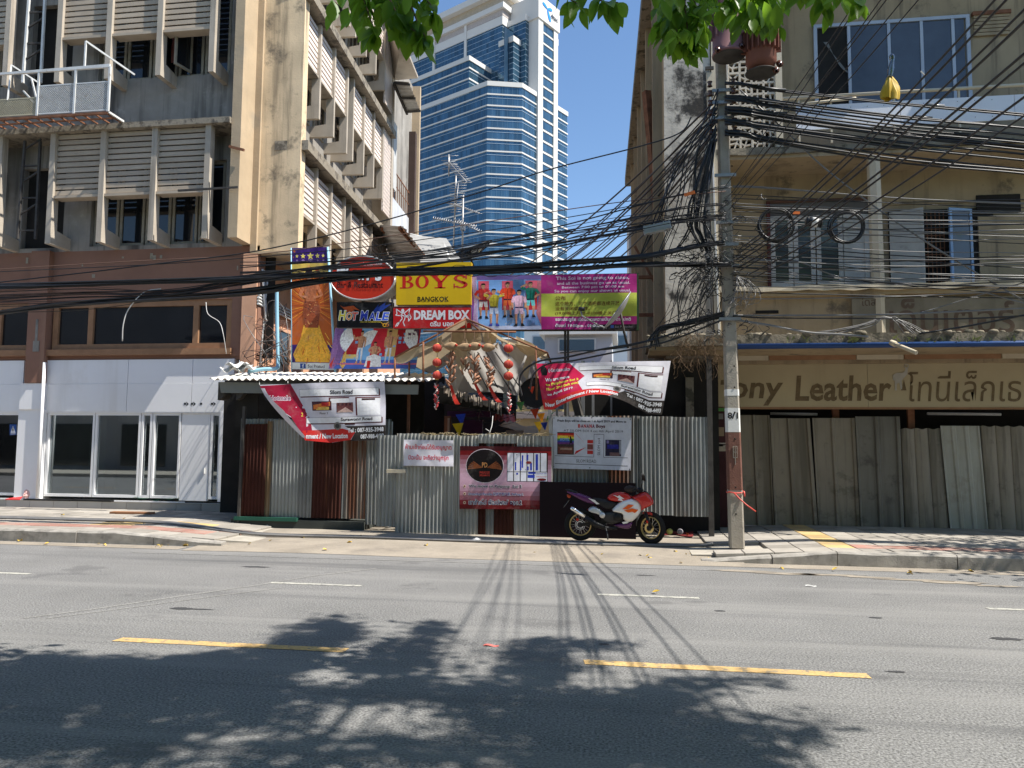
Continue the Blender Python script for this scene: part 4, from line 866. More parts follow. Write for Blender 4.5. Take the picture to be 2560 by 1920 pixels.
b = MB(); b.prism(px2([(2232, 938), (2242, 932), (2256, 932), (2262, 928), (2264, 918), (2270, 918), (2268, 936), (2258, 946), (2254, 952), (2256, 974), (2252, 974), (2248, 956), (2242, 960), (2242, 976), (2237, 976), (2237, 952), (2232, 950)], yl), (0, -.004, 0)); b.build('camel_emblem', CAML, SB)
b = MB(); c = onY(2266, 915, yl); b.torus(c, (0, 1, 0), .035, .008, 16, 5); b.build('camel_emblem', CAML, SB)
b = MB(); b.prism(px2([(2260, 950), (2266, 976), (2252, 976), (2256, 968)], yl), (0, -.004, 0)); b.build('camel_emblem', BRUSH, SB)
# dark shop void behind the hoarding
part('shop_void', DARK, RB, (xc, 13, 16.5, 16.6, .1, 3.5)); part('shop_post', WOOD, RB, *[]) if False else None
for px in (2090, 2278): x = onY(px, 1030, 15.9).x; part('shop_post', RUSTY, RB, (x - .06, x + .06, 15.9, 15.98, .1, 2.5))
for a_, b_ in ((1926, 2043), (2318, 2502)): MB().tube([onY(a_, 1034, 16.1), onY(b_, 1036, 16.1)], .03, 6).build('curtain_rail', WST, RB)
MAROON = mat('maroon_pier_paint', (0.055, 0.018, 0.02), 0.75, var=(3, .3), blot=[(.5, 4, (.14, .11, .09), .62, .72)])
part('maroon_pier', MAROON, RB, (onY(1778, 1100, 15.5).x, onY(1838, 1100, 15.5).x, 15.5, 15.9, .1, z0 - .06)); xm = onY(1778, 1100, 15.5).x
for k, (px, py, w_, h_, c_) in enumerate(((1788, 1090, 22, 22, (.3, .22, .14)), (1784, 1128, 30, 18, (.42, .35, .27)), (1790, 1116, 18, 6, (.4, .3, .25)), (1792, 1028, 20, 8, (.1, .3, .08)), (1786, 1048, 22, 14, (.2, .19, .17)), (1788, 1112, 30, 5, (.5, .45, .4)))):
    p, q = onY(px, py, 15.49), onY(px + w_, py - h_, 15.49); part('sticker', ink(c_, .8), RB, (p.x, q.x, 15.492, 15.498, p.z, q.z))
# side wall towards the lane
SB_ = math.radians(1.8)
def RS(s, out, z): return V((xc - math.sin(SB_) * s - math.cos(SB_) * out, YR + math.cos(SB_) * s - math.sin(SB_) * out, z))
def rbox(b, s0, s1, o0, o1, z0, z1):
    vs = [RS(s, o, z) for s in (s0, s1) for o in (o0, o1) for z in (z0, z1)]
    b.add(vs, [(0, 1, 3, 2), (4, 6, 7, 5), (0, 4, 5, 1), (2, 3, 7, 6), (0, 2, 6, 4), (1, 5, 7, 3)]); return b
rbox(MB(), .02, 14, -.3, -.0, .1, 11.9).build('side_wall', OCHRE, RB)
for s in (.5, 2.8, 4.9, 7.1, 9.4, 11.8): rbox(MB(), s, s + .16, 0, .19, 3.3, 11.7).build('wall_rib', OCHRE, RB)
rbox(MB(), -.1, 14.2, -.3, .33, 11.7, 12.05).build('roof_ledge', MOSS, RB)
rbox(MB(), .9, 1.0, 0, .6, 5.2, 5.26).build('sign_bracket', RUSTY, RB); rbox(MB(), .9, 1.0, 0, .6, 4.4, 4.46).build('sign_bracket', RUSTY, RB)
MB().bar(RS(.95, .03, 4.9), RS(.95, .55, 5.9), .05).build('sign_bracket', RUSTY, RB); MB().bar(RS(.95, .05, 6.4), RS(.8, .3, 9.2), .14).build('leaning_plank', RUSTY, RB)
# ------------------------------------------------------------------ metal sheet hoarding in front of the shop
HO = thing('metal_hoarding', 'row of leaning grey metal sheets boarding up the leather shop', 'hoarding', (5, 15.7, .1))
SH = [mat('weathered_sheet', c, 0.65, metal=0.25, var=(1.6, 0.14), streak=[(0.75, 2.5, s, 0.46, 0.68), (0.5, 8, s, 0.52, 0.7)], blot=[(0.7, 2, s, 0.55, 0.7), (0.5, 7, (0.32, 0.30, 0.26), 0.66, 0.74)], bump=None) for c, s in (((0.27, 0.235, 0.185), (0.12, 0.105, 0.08)), ((0.21, 0.195, 0.165), (0.09, 0.08, 0.07)), ((0.28, 0.245, 0.195), (0.07, 0.065, 0.055)), ((0.40, 0.39, 0.34), (0.30, 0.28, 0.23)))]
def profile_sheet(parent, xt0, xt1, xb0, xb1, zt, zb, Y, m, prof, nm='metal_sheet', lean=.06, jag=0.0):
    """sheet whose cross-section is prof(u)->depth; top and bottom edges given separately"""
    us = []
    for k in range(97): us.append(k / 96)
    mb = MB(); vs = []
    for v in range(5):
        t = v / 4
        for u in us:
            x = (xb0 + (xb1 - xb0) * u) * (1 - t) + (xt0 + (xt1 - xt0) * u) * t
            vs.append((x, Y - prof(u) + lean * t, zb + (zt - zb) * t + (jag * math.sin(u * 23 + xt0) if v == 4 else 0)))
    n = len(us); mb.add(vs, [(v * n + i, v * n + i + 1, (v + 1) * n + i + 1, (v + 1) * n + i) for v in range(4) for i in range(n - 1)], False); return mb.build(nm, m, parent)
def trap(n, h=.035, f=.12):
    def p(u):
        t = (u * n) % 1; d = min(t, 1 - t); return h * max(0, min(1, (f - d) / (f * .4)))
    return p
def rolls(n, h=.035):
    return lambda u: h * abs(math.sin(u * n * math.pi)) ** .5
E_ = lambda x, y: (1920 + x * .3255, 860 + y * .3255)
for i, (t0, t1, b0, b1, ty, by, mi, pr_) in enumerate(((-225, 12, -190, 45, 545, 1415, 0, trap(2)), (18, 325, 52, 383, 570, 1418, 0, trap(2.1)), (342, 668, 386, 703, 568, 1420, 0, trap(2.05)), (672, 1018, 708, 1046, 556, 1430, 1, trap(2.1, .04)), (1026, 1338, 1052, 1392, 650, 1440, 2, rolls(3)), (1328, 1630, 1396, 1690, 628, 1446, 3, trap(3, .025, .2)), (1642, 1985, 1690, 2020, 632, 1448, 2, rolls(3)), (1990, 2300, 2025, 2340, 640, 1452, 0, rolls(3)), (2305, 2650, 2345, 2680, 600, 1460, 0, trap(2)))):
    Y = 15.70 - .02 * (i % 2)
    profile_sheet(HO, onY(*E_(t0, ty), Y).x, onY(*E_(t1, ty), Y).x, onY(*E_(b0, by), Y).x, onY(*E_(b1, by), Y).x, onY(*E_((t0 + t1) / 2, ty), Y).z, .17, Y, SH[mi], pr_, jag=.012 if i in (4, 6) else 0)
# ------------------------------------------------------------------ utility pole
PCON = mat('pole_concrete', (0.33, 0.295, 0.245), 0.92, var=(4, 0.2), blot=[(0.6, 5, (0.14, 0.12, 0.10), 0.55, 0.7)], bump=(40, 0.5))
PL = thing('utility_pole', 'square concrete utility pole with a white number band and transformers near its top', 'pole', (1.74, 12.76, .12))
PY = 12.76
def pcx(z): return 1.74 - .018 * (z - .12)
def pseg(z0, z1, m, name, w=.228, g=0.0, tp=.004):
    b = MB(); a0, a1 = w / 2 - tp * z0 + g, w / 2 - tp * z1 + g; c = .025; vs = []
    for z, a in ((z0, a0), (z1, a1)):
        x = pcx(z)
        vs += [(x - a + c, PY - a, z), (x + a - c, PY - a, z), (x + a, PY - a + c, z), (x + a, PY + a - c, z), (x + a - c, PY + a, z), (x - a + c, PY + a, z), (x - a, PY + a - c, z), (x - a, PY - a + c, z)]
    b.add(vs, [(i, (i + 1) % 8, 8 + (i + 1) % 8, 8 + i) for i in range(8)] + [tuple(range(8))[::-1], tuple(range(8, 16))]); return b.build(name, m, PL)
pseg(.1, 10.2, PCON, 'shaft')
def zp(py): return onY(1840, py, PY - .11).z
wb = pseg(zp(1080), zp(1020), mat('white_pole_paint', (0.66, 0.65, 0.62), 0.8, var=(5, .1), blot=[(.6, 7, (.35, .3, .25), .6, .72)]), 'white_band', g=.003)
pseg(zp(989), zp(973), bpy.data.materials['white_pole_paint'], 'white_band', g=.003)
pseg(zp(1225), zp(1081), mat('brown_pole_paint', (0.16, 0.075, 0.055), 0.85, var=(5, .25), blot=[(.7, 6, (.28, .2, .15), .58, .7)], bump=(40, .5)), 'brown_band', g=.003)
flattext(wb, '8/1', 1819, 1845, 1047, 1031, PY - .1115, ink((.02, .02, .02)), .03)
for py in (915, 968, 1031, 1097, 1155, 1218, 1285, 415, 480, 726, 790): 
    c = onY(1838 - (1100 - py) * .012, py, PY - .113); MB().lathe([(0, -.002), (.014, -.002), (.014, .004), (0, .004)], c, (0, 1, 0), 8).build('bolt_hole', DARK, PL)
q = onY(1838, 1130, PY - .118); MB().bar((q.x - .03, q.y, q.z - .09), (q.x - .03, q.y, q.z + .09), .008).bar((q.x + .03, q.y, q.z - .09), (q.x + .03, q.y, q.z + .09), .008).bar((q.x - .03, q.y, q.z + .09), (q.x + .03, q.y, q.z + .09), .008).bar((q.x - .03, q.y, q.z), (q.x + .03, q.y, q.z), .008).bar((q.x - .03, q.y, q.z - .09), (q.x + .03, q.y, q.z - .09), .008).bar((q.x, q.y, q.z - .2), (q.x, q.y, q.z + .09), .008).build('cast_mark', PCON, PL)
GALV = mat('galvanised_steel', (0.30, 0.31, 0.32), 0.5, metal=0.5, var=(5, .2), bump=None)
BLK = mat('black_cable_sheath', (0.012, 0.012, 0.013), 0.42, var=(6, .3), bump=None, spec=0.5)
GRY = mat('grey_and_glare_sheath', (0.16, 0.155, 0.15), 0.35, var=(6, .2), bump=None, spec=0.7)  # grey of pale cables; on the thin right-hand wires it paints sun glare
BRN = mat('brown_cable_sheath', (0.13, 0.075, 0.055), 0.45, var=(6, .2), bump=None)
WTC = mat('white_cable_sheath', (0.55, 0.54, 0.52), 0.45, bump=None)
PORC = mat('brown_porcelain', (0.07, 0.025, 0.015), 0.2, bump=None, spec=.6)
for py in (443, 560, 615, 668, 800, 232, 262, 300): 
    z = onY(1830, py, PY).z; MB().box(pcx(z) - .17, pcx(z) + .17, PY - .135, PY - .10, z - .025, z + .025).build('clamp_band', GALV, PL)
for k, py in enumerate((215, 238, 262, 286, 312, 334)):
    z = onY(1815, py, PY).z; MB().lathe([(.02, -.04), (.045, -.04), (.03, -.015), (.03, .015), (.045, .04), (.02, .04)], (pcx(z) - .2, PY - .1, z), (0, 0, 1), 10).build('spool_insulator', PORC, PL)
    MB().lathe([(.02, -.04), (.045, -.04), (.03, -.015), (.03, .015), (.045, .04), (.02, .04)], (pcx(z) + .17, PY - .14, z), (0, 0, 1), 10).build('spool_insulator', PORC, PL)
MB().box(.9, 2.9, PY - .16, PY - .08, 9.55, 9.67).build('crossarm', GALV, PL)
# transformers hang from the crossarm side by side
TPINK = mat('pink_transformer_paint', (0.20, 0.10, 0.10), 0.6, var=(3, .15), streak=[(.5, 3, (.12, .06, .05), .55, .75)], bump=None)
TRED = mat('rust_red_transformer_paint', (0.17, 0.065, 0.042), 0.65, var=(3, .2), streak=[(.5, 3, (.12, .05, .03), .55, .75)], bump=None)
c1 = onY(1822, 141, 12.42); T1 = thing('transformer', 'pink cylindrical transformer on the utility pole behind the hanging leaves', 'transformer', c1, 'transformers on the utility pole')
MB().lathe([(0, 0), (.265, 0), (.265, .04), (.255, .05), (.255, 1.15), (.27, 1.16), (.27, 1.2), (.1, 1.25), (0, 1.25)], c1, (0, 0, 1), 28).build('tank', TPINK, T1)
MB().lathe([(0, -.012), (.25, -.012), (.25, -.002), (0, -.002)], c1, (0, 0, 1), 24).build('base_plate', BLKST, T1)
for k in range(9): a = math.radians(180 + k * 22); MB().obox(c1 + V((math.cos(a) * .28, math.sin(a) * .28, .62)), V((math.cos(a), math.sin(a), 0)) * .03, V((-math.sin(a), math.cos(a), 0)) * .006, V((0, 0, .35))).build('cooling_fin', TPINK, T1) if k not in (3, 4, 5) else None
c2 = onY(1903, 176, 12.35); T2 = thing('transformer', 'rust red ribbed transformer right of the pink one on the pole', 'transformer', c2, 'transformers on the utility pole')
MB().lathe([(0, .0), (.17, .0), (.24, .12), (.24, 1.0), (.26, 1.01), (.26, 1.05), (.1, 1.1), (0, 1.1)], c2, (0, 0, 1), 24).build('tank', TRED, T2)
for k in range(11): a = math.radians(185 + k * 17); MB().obox(c2 + V((math.cos(a) * .27, math.sin(a) * .27, .6)), V((math.cos(a), math.sin(a), 0)) * .04, V((-math.sin(a), math.cos(a), 0)) * .008, V((0, 0, .33))).build('cooling_fin', TRED, T2)
MB().lathe([(0, -.06), (.22, -.06), (.25, -.05), (.25, -.04), (0, -.04)], c2 + V((0, 0, 0)), (0, 0, 1), 24).build('base_plate', BLKST, T2)
for T, c, offs in ((T1, c1, ((-.2, -.2, .02), (.17, -.2, .06))), (T2, c2, ((.27, -.08, .05), (.2, -.14, -.08)))):
    for o in offs: MB().lathe([(.02, -.07), (.05, -.05), (.03, -.03), (.05, -.01), (.03, .01), (.05, .03), (.02, .05)], c + V(o), (0, -.5, -.4), 10).build('bushing', PORC, T)
    MB().box(c.x - .06, c.x + .06, c.y, PY - .08, c.z + .9, c.z + 1.0).build('hanger', GALV, T)
# thin older post standing behind the pole
SP = thing('slim_post', 'slim pale post rising from the mossy canopy just behind the utility pole', 'post', (onY(1786, 800, 15.0).x, 15.0, 3.68))
sx = onY(1786, 600, 15.0).x; MB().bar((sx + .05, 15.0, 3.66), (sx - .06, 15.0, 9.0), .11).build('shaft', PALE, SP); MB().bar((sx + .06, 14.93, 3.7), (sx - .05, 14.93, 8.6), .03).build('conduit', WST, SP)
for py in (175, 240, 345): MB().box(sx - .14, sx + .02, 14.9, 14.95, onY(1780, py, 15).z - .03, onY(1780, py, 15).z + .03).build('bracket', BLKST, SP)
# red ribbon tied round the pole
RBN = thing('red_ribbon', 'red plastic ribbon knotted round the utility pole with one loose tail', 'ribbon', onY(1850, 1235, PY - .12))
REDP = plain('red_ribbon_plastic', (0.62, 0.08, 0.06), .5)
zr_ = onY(1850, 1230, PY - .12).z
b = MB(); b.tube([V((pcx(zr_) + .12 * a, PY + .12 * c, zr_ + .02 * math.sin(5 * t))) for t, (a, c) in enumerate(((-1, -1), (0, -1.05), (1, -1), (1.05, 0), (1, 1), (-1, 1), (-1.05, 0), (-1, -1)))], .009, 5)
b.build('band', REDP, RBN); b = MB()
b.tube([onY(1835, 1232, PY - .13), onY(1848, 1246, PY - .16), onY(1866, 1262, PY - .2), onY(1890, 1279, PY - .22)], .011, 5); b.tube([onY(1860, 1228, PY - .13), onY(1862, 1242, PY - .14)], .012, 5); b.build('tail', REDP, RBN)
# ------------------------------------------------------------------ cables
def spline(P, n):
    out = []; m = len(P)
    for i in range(m - 1):
        p0, p1, p2, p3 = P[max(0, i - 1)], P[i], P[i + 1], P[min(m - 1, i + 2)]
        for k in range(n):
            t = k / n; out.append(.5 * ((2 * p1) + (p2 - p0) * t + (2 * p0 - 5 * p1 + 4 * p2 - p3) * t * t + (3 * p1 - p0 - 3 * p2 + p3) * t ** 3))
    out.append(P[-1]); return out
def cable(P, r, m, label, group, n=6, name='overhead_cable', cat='cable'):
    b = MB(); b.tube(spline([V(p) for p in P], n), r, 5); return b.build(name, m, None, label, cat, group, fix=False)
def pxs(pts, Y, j=0.0, jy=0.05): return [onY(x, y + R(-j, j), Y + R(-jy, jy)) for x, y in pts]
PO = PY - .2
A_ = [(-60, 718), (290, 706), (636, 697), (820, 687), (988, 679), (1250, 669), (1420, 656), (1600, 643), (1753, 613), (1812, 606)]
for k in range(18):
    o = R(-5, 5); cable([onY(x, y + o * (1 if x < 1500 else .7) + R(-2, 2), PO + R(-.08, .08)) for x, y in A_], R(.010, .021), BLK, 'black cable in the thick upper bundle strung across the lane mouth', 'cables of the thick upper bundle')
B_ = [(-60, 790), (124, 765), (260, 754), (405, 745), (640, 728), (748, 709), (848, 695), (965, 684), (1040, 682), (1250, 678), (1423, 671), (1600, 662), (1753, 660), (1829, 660)]
for k in range(13):
    o = R(-6, 6); cable([onY(x, y + o + R(-3, 3), PO + R(-.08, .08)) for x, y in B_], R(.009, .018), BLK, 'black cable in the lower bundle that runs below the thick one', 'cables of the lower bundle')
for k in range(18):
    y0 = R(722, 775); y1 = R(688, 705); cable(pxs([(-60, y0 + 6), (200, y0 - 6 + R(-8, 8)), (420, y0 * .5 + 360 + R(-6, 6)), (640, y1 + R(-6, 6)), (760, y1 - 8)], PO, 2), R(.005, .010), random.choice((BLK, BLK, BRN)), 'thin dark wire slung between the two bundles in front of the brown wall', 'wires between the bundles')
single = [([(-60, 712), (202, 683), (405, 658), (640, 628), (900, 568), (1200, 481), (1370, 425), (1600, 366), (1700, 332), (1728, 292)], .012, BLK, 'single twisted black cable climbing alone from lower left to the right building'),
          ([(-60, 677), (300, 655), (640, 636), (907, 600), (1206, 556), (1538, 507), (1815, 478)], .008, BRN, 'thin brown wire above the bundles crossing the blue tower'),
          ([(-60, 682), (405, 660), (660, 641), (907, 618), (1206, 578), (1333, 558), (1567, 517), (1820, 462)], .008, BLK, 'thin black wire that passes the orange tag left of the pole'),
          ([(600, 690), (1047, 643), (1220, 608), (1423, 560), (1588, 516), (1720, 483), (1830, 468)], .012, BLK, 'black cable carrying the orange tag left of the pole'),
          ([(560, 730), (960, 680), (1133, 652), (1249, 629), (1394, 608), (1567, 579), (1610, 572)], .022, BLK, 'heavy black cable ending in the silver splice box')]
for p, r, m, l in single: cable(pxs(p, PO, 0, .02), r, m, l, None)
cable(pxs([(1676, 560), (1730, 548), (1760, 558), (1778, 590), (1790, 612)], PO), .018, BLK, 'black cable leaving the silver splice box towards the pole', None)
for k in range(15):
    y0 = R(655, 690); ym = R(585, 650); y1 = R(495, 560)
    cable(pxs([(600, y0 + R(-10, 30)), (950, (y0 + ym) / 2 + R(-4, 10)), (1250, ym), (1500, (ym + y1) / 2 + R(-6, 8)), (1700, y1 + 10), (1815, y1)], PO + R(-.2, .2), 1), R(.005, .009), BLK, 'thin black wire fanning from the pole across the tower and the sky', 'thin wires fanning left of the pole')
# cables that dive from the pole head down into the lane
for k in range(13):
    s = onY(1800 + R(-6, 4), 245 + k * 8, PY - .05); e = onY(1262 + k * 14 + R(-10, 10), 700, 25 + R(-1, 1)); P = []
    for i in range(7): t = i / 6; P.append(s.lerp(e, t) - V((0, 0, (.5 + .3 * (k % 3)) * 4 * t * (1 - t) * .6)))
    cable(P, R(.010, .019), BLK, 'black cable diving from the pole head down into the lane', 'cables diving into the lane', 5)
# heavy pairs running right from the pole head
for y0, y1, y2 in ((207, 221, 285), (240, 250, 320), (248, 262, 337), (268, 280, 352), (276, 289, 366), (281, 294, 371), (300, 312, 386), (308, 320, 401), (327, 345, 424), (335, 351, 435)):
    for q_ in (0, 1): cable(pxs([(1818, y0 + 3 * q_), (1870, y0 + 5 + 2 * q_), (1920, y1 + 4 * q_), (2240, (y1 + y2) / 2 + 4 + R(2, 9) * q_), (2560, y2 + R(-4, 6) * q_), (2900, y2 + 40)], PY - .18 - .06 * q_, 0, .04), R(.014, .02), BLK, 'heavy black cable running right from the pole head along the street', 'heavy cables right of the pole head')
    b = MB(); b.tube(pxs([(1812, y0 + 1), (1850, y0 + 2), (1920, y1 + 1), (1950 + R(0, 20), y1 + 5)], PY - .19), .028, 6); b.build('cable_wrap', BLK, None, 'black taped wrapping on the heavy cables right beside the pole head', 'cable wrap', 'taped cable wraps', fix=False)
    x = R(2230, 2520); t = (x - 1920) / 640; y = y1 + (y2 - y1) * t + 1.5; b = MB(); b.tube(pxs([(x - 22, y - 2), (x + 22, y + 2)], PY - .18, 0, 0), .027, 6); b.build('splice_sleeve', GRY if R(0, 1) < .5 else BLK, None, 'short splice sleeve on a heavy cable right of the pole', 'sleeve', 'cable splice sleeves', fix=False)
def lower(s, e, z):
    """slide the far anchorage down to the height z it has on the opposite poles"""
    a, b_ = s - CPOS, e - CPOS; d = b_ - a * (b_.y / a.y); return e + d * ((z - e.z) / d.z)
# cables climbing over the street towards the viewer's right
for k, (px, py, xe, ze, r) in enumerate(((1842, 628, 5.2, 8.3, .016), (1846, 634, 5.35, 8.3, .017), (1842, 648, 5.75, 8.2, .017), (1846, 655, 5.9, 8.2, .02), (1848, 668, 6.4, 8.05, .02), (1850, 676, 6.55, 8.05, .019), (1872, 686, 7.1, 7.9, .019), (1884, 694, 7.55, 7.9, .016))):
    s = onY(px, py, PY - .15); e = lower(s, V((xe, -1.6, ze)), 5.9); r *= .58; P = [s.lerp(e, t) - V((0, 0, .55 * 4 * t * (1 - t))) for t in [i / 8 for i in range(9)]]
    cable(P, r, BLK, 'heavy black cable climbing from the pole over the street to upper right', 'cables climbing over the street', 4)
for k in range(6):
    s = onY(1800 + R(0, 40), 470 + k * 11, PY - .12); e = lower(s, V((4.3 + k * .28, -1.6, 8.9 - k * .05)), 6.3); P = [s.lerp(e, t) - V((0, 0, .25 * 4 * t * (1 - t))) for t in [i / 6 for i in range(7)]]
    cable(P, .006, BLK, 'thin black wire climbing over the street to upper right', 'thin wires climbing over the street', 4)
# thin wires along the right building
for y0, y1, gm in ((466, 507, 1), (470, 511, 1), (510, 528, 1), (517, 533, 1), (522, 541, 0), (543, 552, 1), (548, 562, 1), (553, 588, 1), (558, 592, 1), (575, 560, 0), (600, 597, 1), (606, 634, 1), (612, 651, 0), (640, 647, 0), (650, 661, 1), (655, 640, 0), (681, 696, 1), (686, 699, 1), (690, 716, 0), (696, 713, 1), (702, 722, 0), (668, 655, 0), (488, 520, 0), (497, 498, 0), (530, 560, 0), (565, 610, 0), (590, 575, 1), (625, 670, 0), (645, 700, 0), (664, 690, 1), (672, 735, 0), (715, 705, 0), (730, 745, 0), (745, 730, 1)):
    cable(pxs([(1832, y0 - 2), (1920, y0 + 2), (2240, (y0 + y1) / 2 + R(2, 9)), (2560, y1), (2900, y1 + R(-6, 14))], PY - .15, 1, .08), R(.006, .010), GRY if gm else BLK, 'thin wire, some greyed for sun glare, strung along the balconies of the right building', 'wires along the right building')
for p, r, m, l in (([(1850, 225), (1958, 322), (2061, 420), (2209, 533), (2339, 620), (2470, 700), (2600, 775)], .014, GRY, 'stiff cable slanting down across the right balconies to lower right'),
                   ([(1830, 640), (1930, 652), (1990, 652), (2090, 690), (2180, 702), (2350, 714), (2560, 715)], .013, GRY, 'bunched cable sagging past the balcony doors'),
                   ([(1836, 788), (1920, 789), (2200, 787), (2400, 779), (2620, 768)], .015, GRY, 'straight pale cable just above the mossy canopy'),
                   ([(1836, 790), (1920, 795), (2200, 796), (2400, 797), (2620, 786)], .012, BLK, 'straight black cable just above the mossy canopy'),
                   ([(1836, 800), (1920, 813), (2020, 831), (2094, 836), (2170, 842)], .02, GRY, 'pale conduit drooping onto the mossy canopy'),
                   ([(2620, 690), (2464, 733), (2339, 771), (2300, 782)], .010, GRY, 'pale wire rising to the right above the old shop board'),
                   ([(2450, 728), (2560, 758), (2640, 775)], .012, GRY, 'short stiff wire descending at the right edge'),
                   ([(2640, 770), (2560, 788), (2420, 815), (2300, 834)], .016, BLK, 'black cable rising to the right above the canopy edge'),
                   ([(1800, 790), (1640, 847), (1500, 874), (1416, 893), (1351, 902), (1312, 924), (1298, 952), (1305, 990)], .018, BLK, 'black hose drooping from the pole to the torn awning, upper one'),
                   ([(1805, 800), (1660, 856), (1520, 884), (1430, 902), (1370, 910), (1335, 935), (1325, 975)], .016, BLK, 'black hose drooping from the pole to the torn awning, lower one'),
                   ([(1700, 830), (1560, 868), (1450, 878), (1400, 882)], .010, BLK, 'thin black wire under the wide banner')):
    cable(pxs(p, PO + .1, 0, .02), r, m, l, None)
for k in range(9):
    x0 = 2110 + R(-30, 30); x1 = 2300 + R(-40, 20); cable(pxs([(x0 - 60, 836 + R(-6, 4)), (x0 + 40, 815 + R(-6, 6)), (2215 + R(-12, 12), 792 + R(0, 6)), ((2215 + x1) / 2, 806 + R(-4, 4)), (x1, 834)], 13.9, 1), .007, GRY, 'pale wire looped over the canopy edge below the pillar', 'wire loops on the canopy')
# drooping bundle and tangle at the pole
for k in range(16):
    x = R(-14, 14); cable(pxs([(1790, 330 + R(-30, 30)), (1772 + x, 400), (1756 + x * 1.6, 470), (1742 + x * 2, 540 + R(-20, 20)), (1752 + x * 1.4, 590), (1768 + x, 628)], PY - .16, 2, .1), R(.008, .016), BLK, 'black cable drooping down the left side of the pole', 'cables drooping beside the pole')
for k in range(12):
    x = R(-16, 16); cable(pxs([(1795, 250 + R(-30, 60)), (1760 + x, 330 + R(-20, 20)), (1715 + x * 2, 420 + R(-30, 30)), (1690 + x * 3, 540 + R(-30, 30)), (1640 + x * 3, 640 + R(-10, 10))], PY - .1, 3, .15), R(.006, .013), BLK, 'black cable swooping from the pole head to the bundle left of the pole', 'cables swooping left of the pole')
for k in range(26):
    x = R(1630, 1800); y = R(780, 850); mx = (1770 + x) / 2 + R(-50, 30); cable(pxs([(1770 + R(-30, 40), 650 + R(-20, 20)), (mx + 20, 700 + R(-20, 20)), (mx, 745 + R(-20, 20)), (x, y)], PY - .1 + R(-.2, .5), 3), R(.004, .009), BLK, 'loose black wire fanning down from the pole to the cable knot', 'loose wires under the pole knot', 5)
for k in range(14): cable(pxs([(1640 + R(-30, 10), 850 + R(-10, 25)), (1650, 822 + R(-6, 6)), (1720, 806 + R(-6, 6)), (1810, 788 + R(-8, 8))], PY - .05, 2, .1), R(.008, .014), BLK, 'black cable in the heavy knot left of the pole', 'cables of the knot left of the pole')
b = MB()
for k in range(190):
    c = onY(random.choice((1770, 1800, 1850, 1760)) + R(-70, 60), random.choice((610, 660, 700, 800, 520)) + R(-25, 40), PY - .2 + R(-.15, .4)); P = [c]
    for i in range(5): P.append(P[-1] + V((R(-.12, .12), R(-.06, .06), R(-.10, .08))))
    b.tube(spline(P, 3), R(.003, .007), 4, cap=False)
b.build('wire_tangle', BLK, None, 'tangled mass of loose black wires bunched around the utility pole', 'wire tangle', kind='stuff', fix=False)
b = MB()
for k in range(60):
    x = R(700, 1720); y = 700 - (x - 640) * .05 + R(-12, 14); P = [onY(x, y, PO)]
    for i in range(4): P.append(P[-1] + V((R(.03, .16), R(-.03, .03), R(-.05, .045))))
    b.tube(spline(P, 3), R(.003, .006), 4, cap=False)
b.build('wire_frizz', BLK, None, 'frizz of short loose wire ends along the thick cable bundle', 'wire ends', kind='stuff', fix=False)
b = MB()
for k in range(26): x = R(1838, 1890); b.tube(spline(pxs([(1842, 690), (x, 715 + R(-10, 10)), (x + R(-20, 14), 745 + R(-10, 20)), (x - 16, 770 + R(-30, 5))], PY - .2, 2, .1), 4), .004, 4, cap=False)
b.build('wire_curls', GRY, None, 'curls of thin grey wire hanging right of the pole under the knot', 'wire curls', kind='stuff', fix=False)
# coils, splice boxes, tags
for cx, cy, rr, n_, lab in ((1940, 562, .265, 6, 'coil of spare black cable hung nearest the pole right side'), (2117, 569, .25, 6, 'coil of spare black cable hung over the balcony doors')):
    c = onY(cx, cy, PY - .2); co_ = thing('cable_coil', lab, 'cable coil', c, 'coils of spare cable')
    for k in range(n_): MB().torus(c + V((R(-.02, .02), R(-.05, .05), R(-.02, .02))), V((R(-.08, .08), 1, R(-.08, .08))), rr * R(.88, 1.06), .011, 32, 5).build('loop', BLK, co_)
def boxpx(name, lab, cat, a, b_, Y, rad, m1, m2):
    p, q = onY(*a, Y), onY(*b_, Y); T = thing(name, lab, cat, p)
    MB().tube([p, p.lerp(q, .04), p.lerp(q, .96), q], [rad * .6, rad, rad, rad * .6], 12).build('body', m1, T)
    if m2: MB().tube([p.lerp(q, .35), p.lerp(q, .7)], rad * 1.06, 12).build('sleeve', m2, T)
    for t in (.1, .9): MB().tube([p.lerp(q, t), p.lerp(q, t + .03)], rad * 1.12, 12).build('rib', m1, T)
    return T
boxpx('splice_closure', 'black splice closure with a white sleeve hung before the balcony doors', 'splice box', (2014, 553), (2056, 558), PY - .25, .075, BLK, WTC)
SX = thing('splice_closure', 'silver ribbed splice box on the heavy cable left of the pole', 'splice box', onY(1640, 572, PY - .25))
p, q = onY(1609, 578, PY - .25), onY(1677, 563, PY - .25); dd = (q - p).normalized(); uu = V((-dd.z, 0, dd.x))
SIL = mat('silver_splice_case', (0.35, 0.36, 0.37), 0.35, metal=0.6, bump=None)
MB().obox((p + q) / 2, dd * (q - p).length / 2, V((0, .06, 0)), uu * .065).build('case', SIL, SX, bevel=.01)
for t in (.05, .25, .4, .75, .95): MB().obox(p.lerp(q, t), dd * .008, V((0, .068, 0)), uu * .074).build('rib', SIL, SX)
ORG = plain('orange_tag_plastic', (0.75, 0.17, 0.03), .5)
p = onY(1724, 484, PO - .03); MB().obox(p, V((.085, 0, .025)), V((0, .004, 0)), V((-.008, 0, .026))).build('cable_tag', ORG, None, 'orange plastic tag on the cable left of the pole', 'tag', 'orange cable tags')
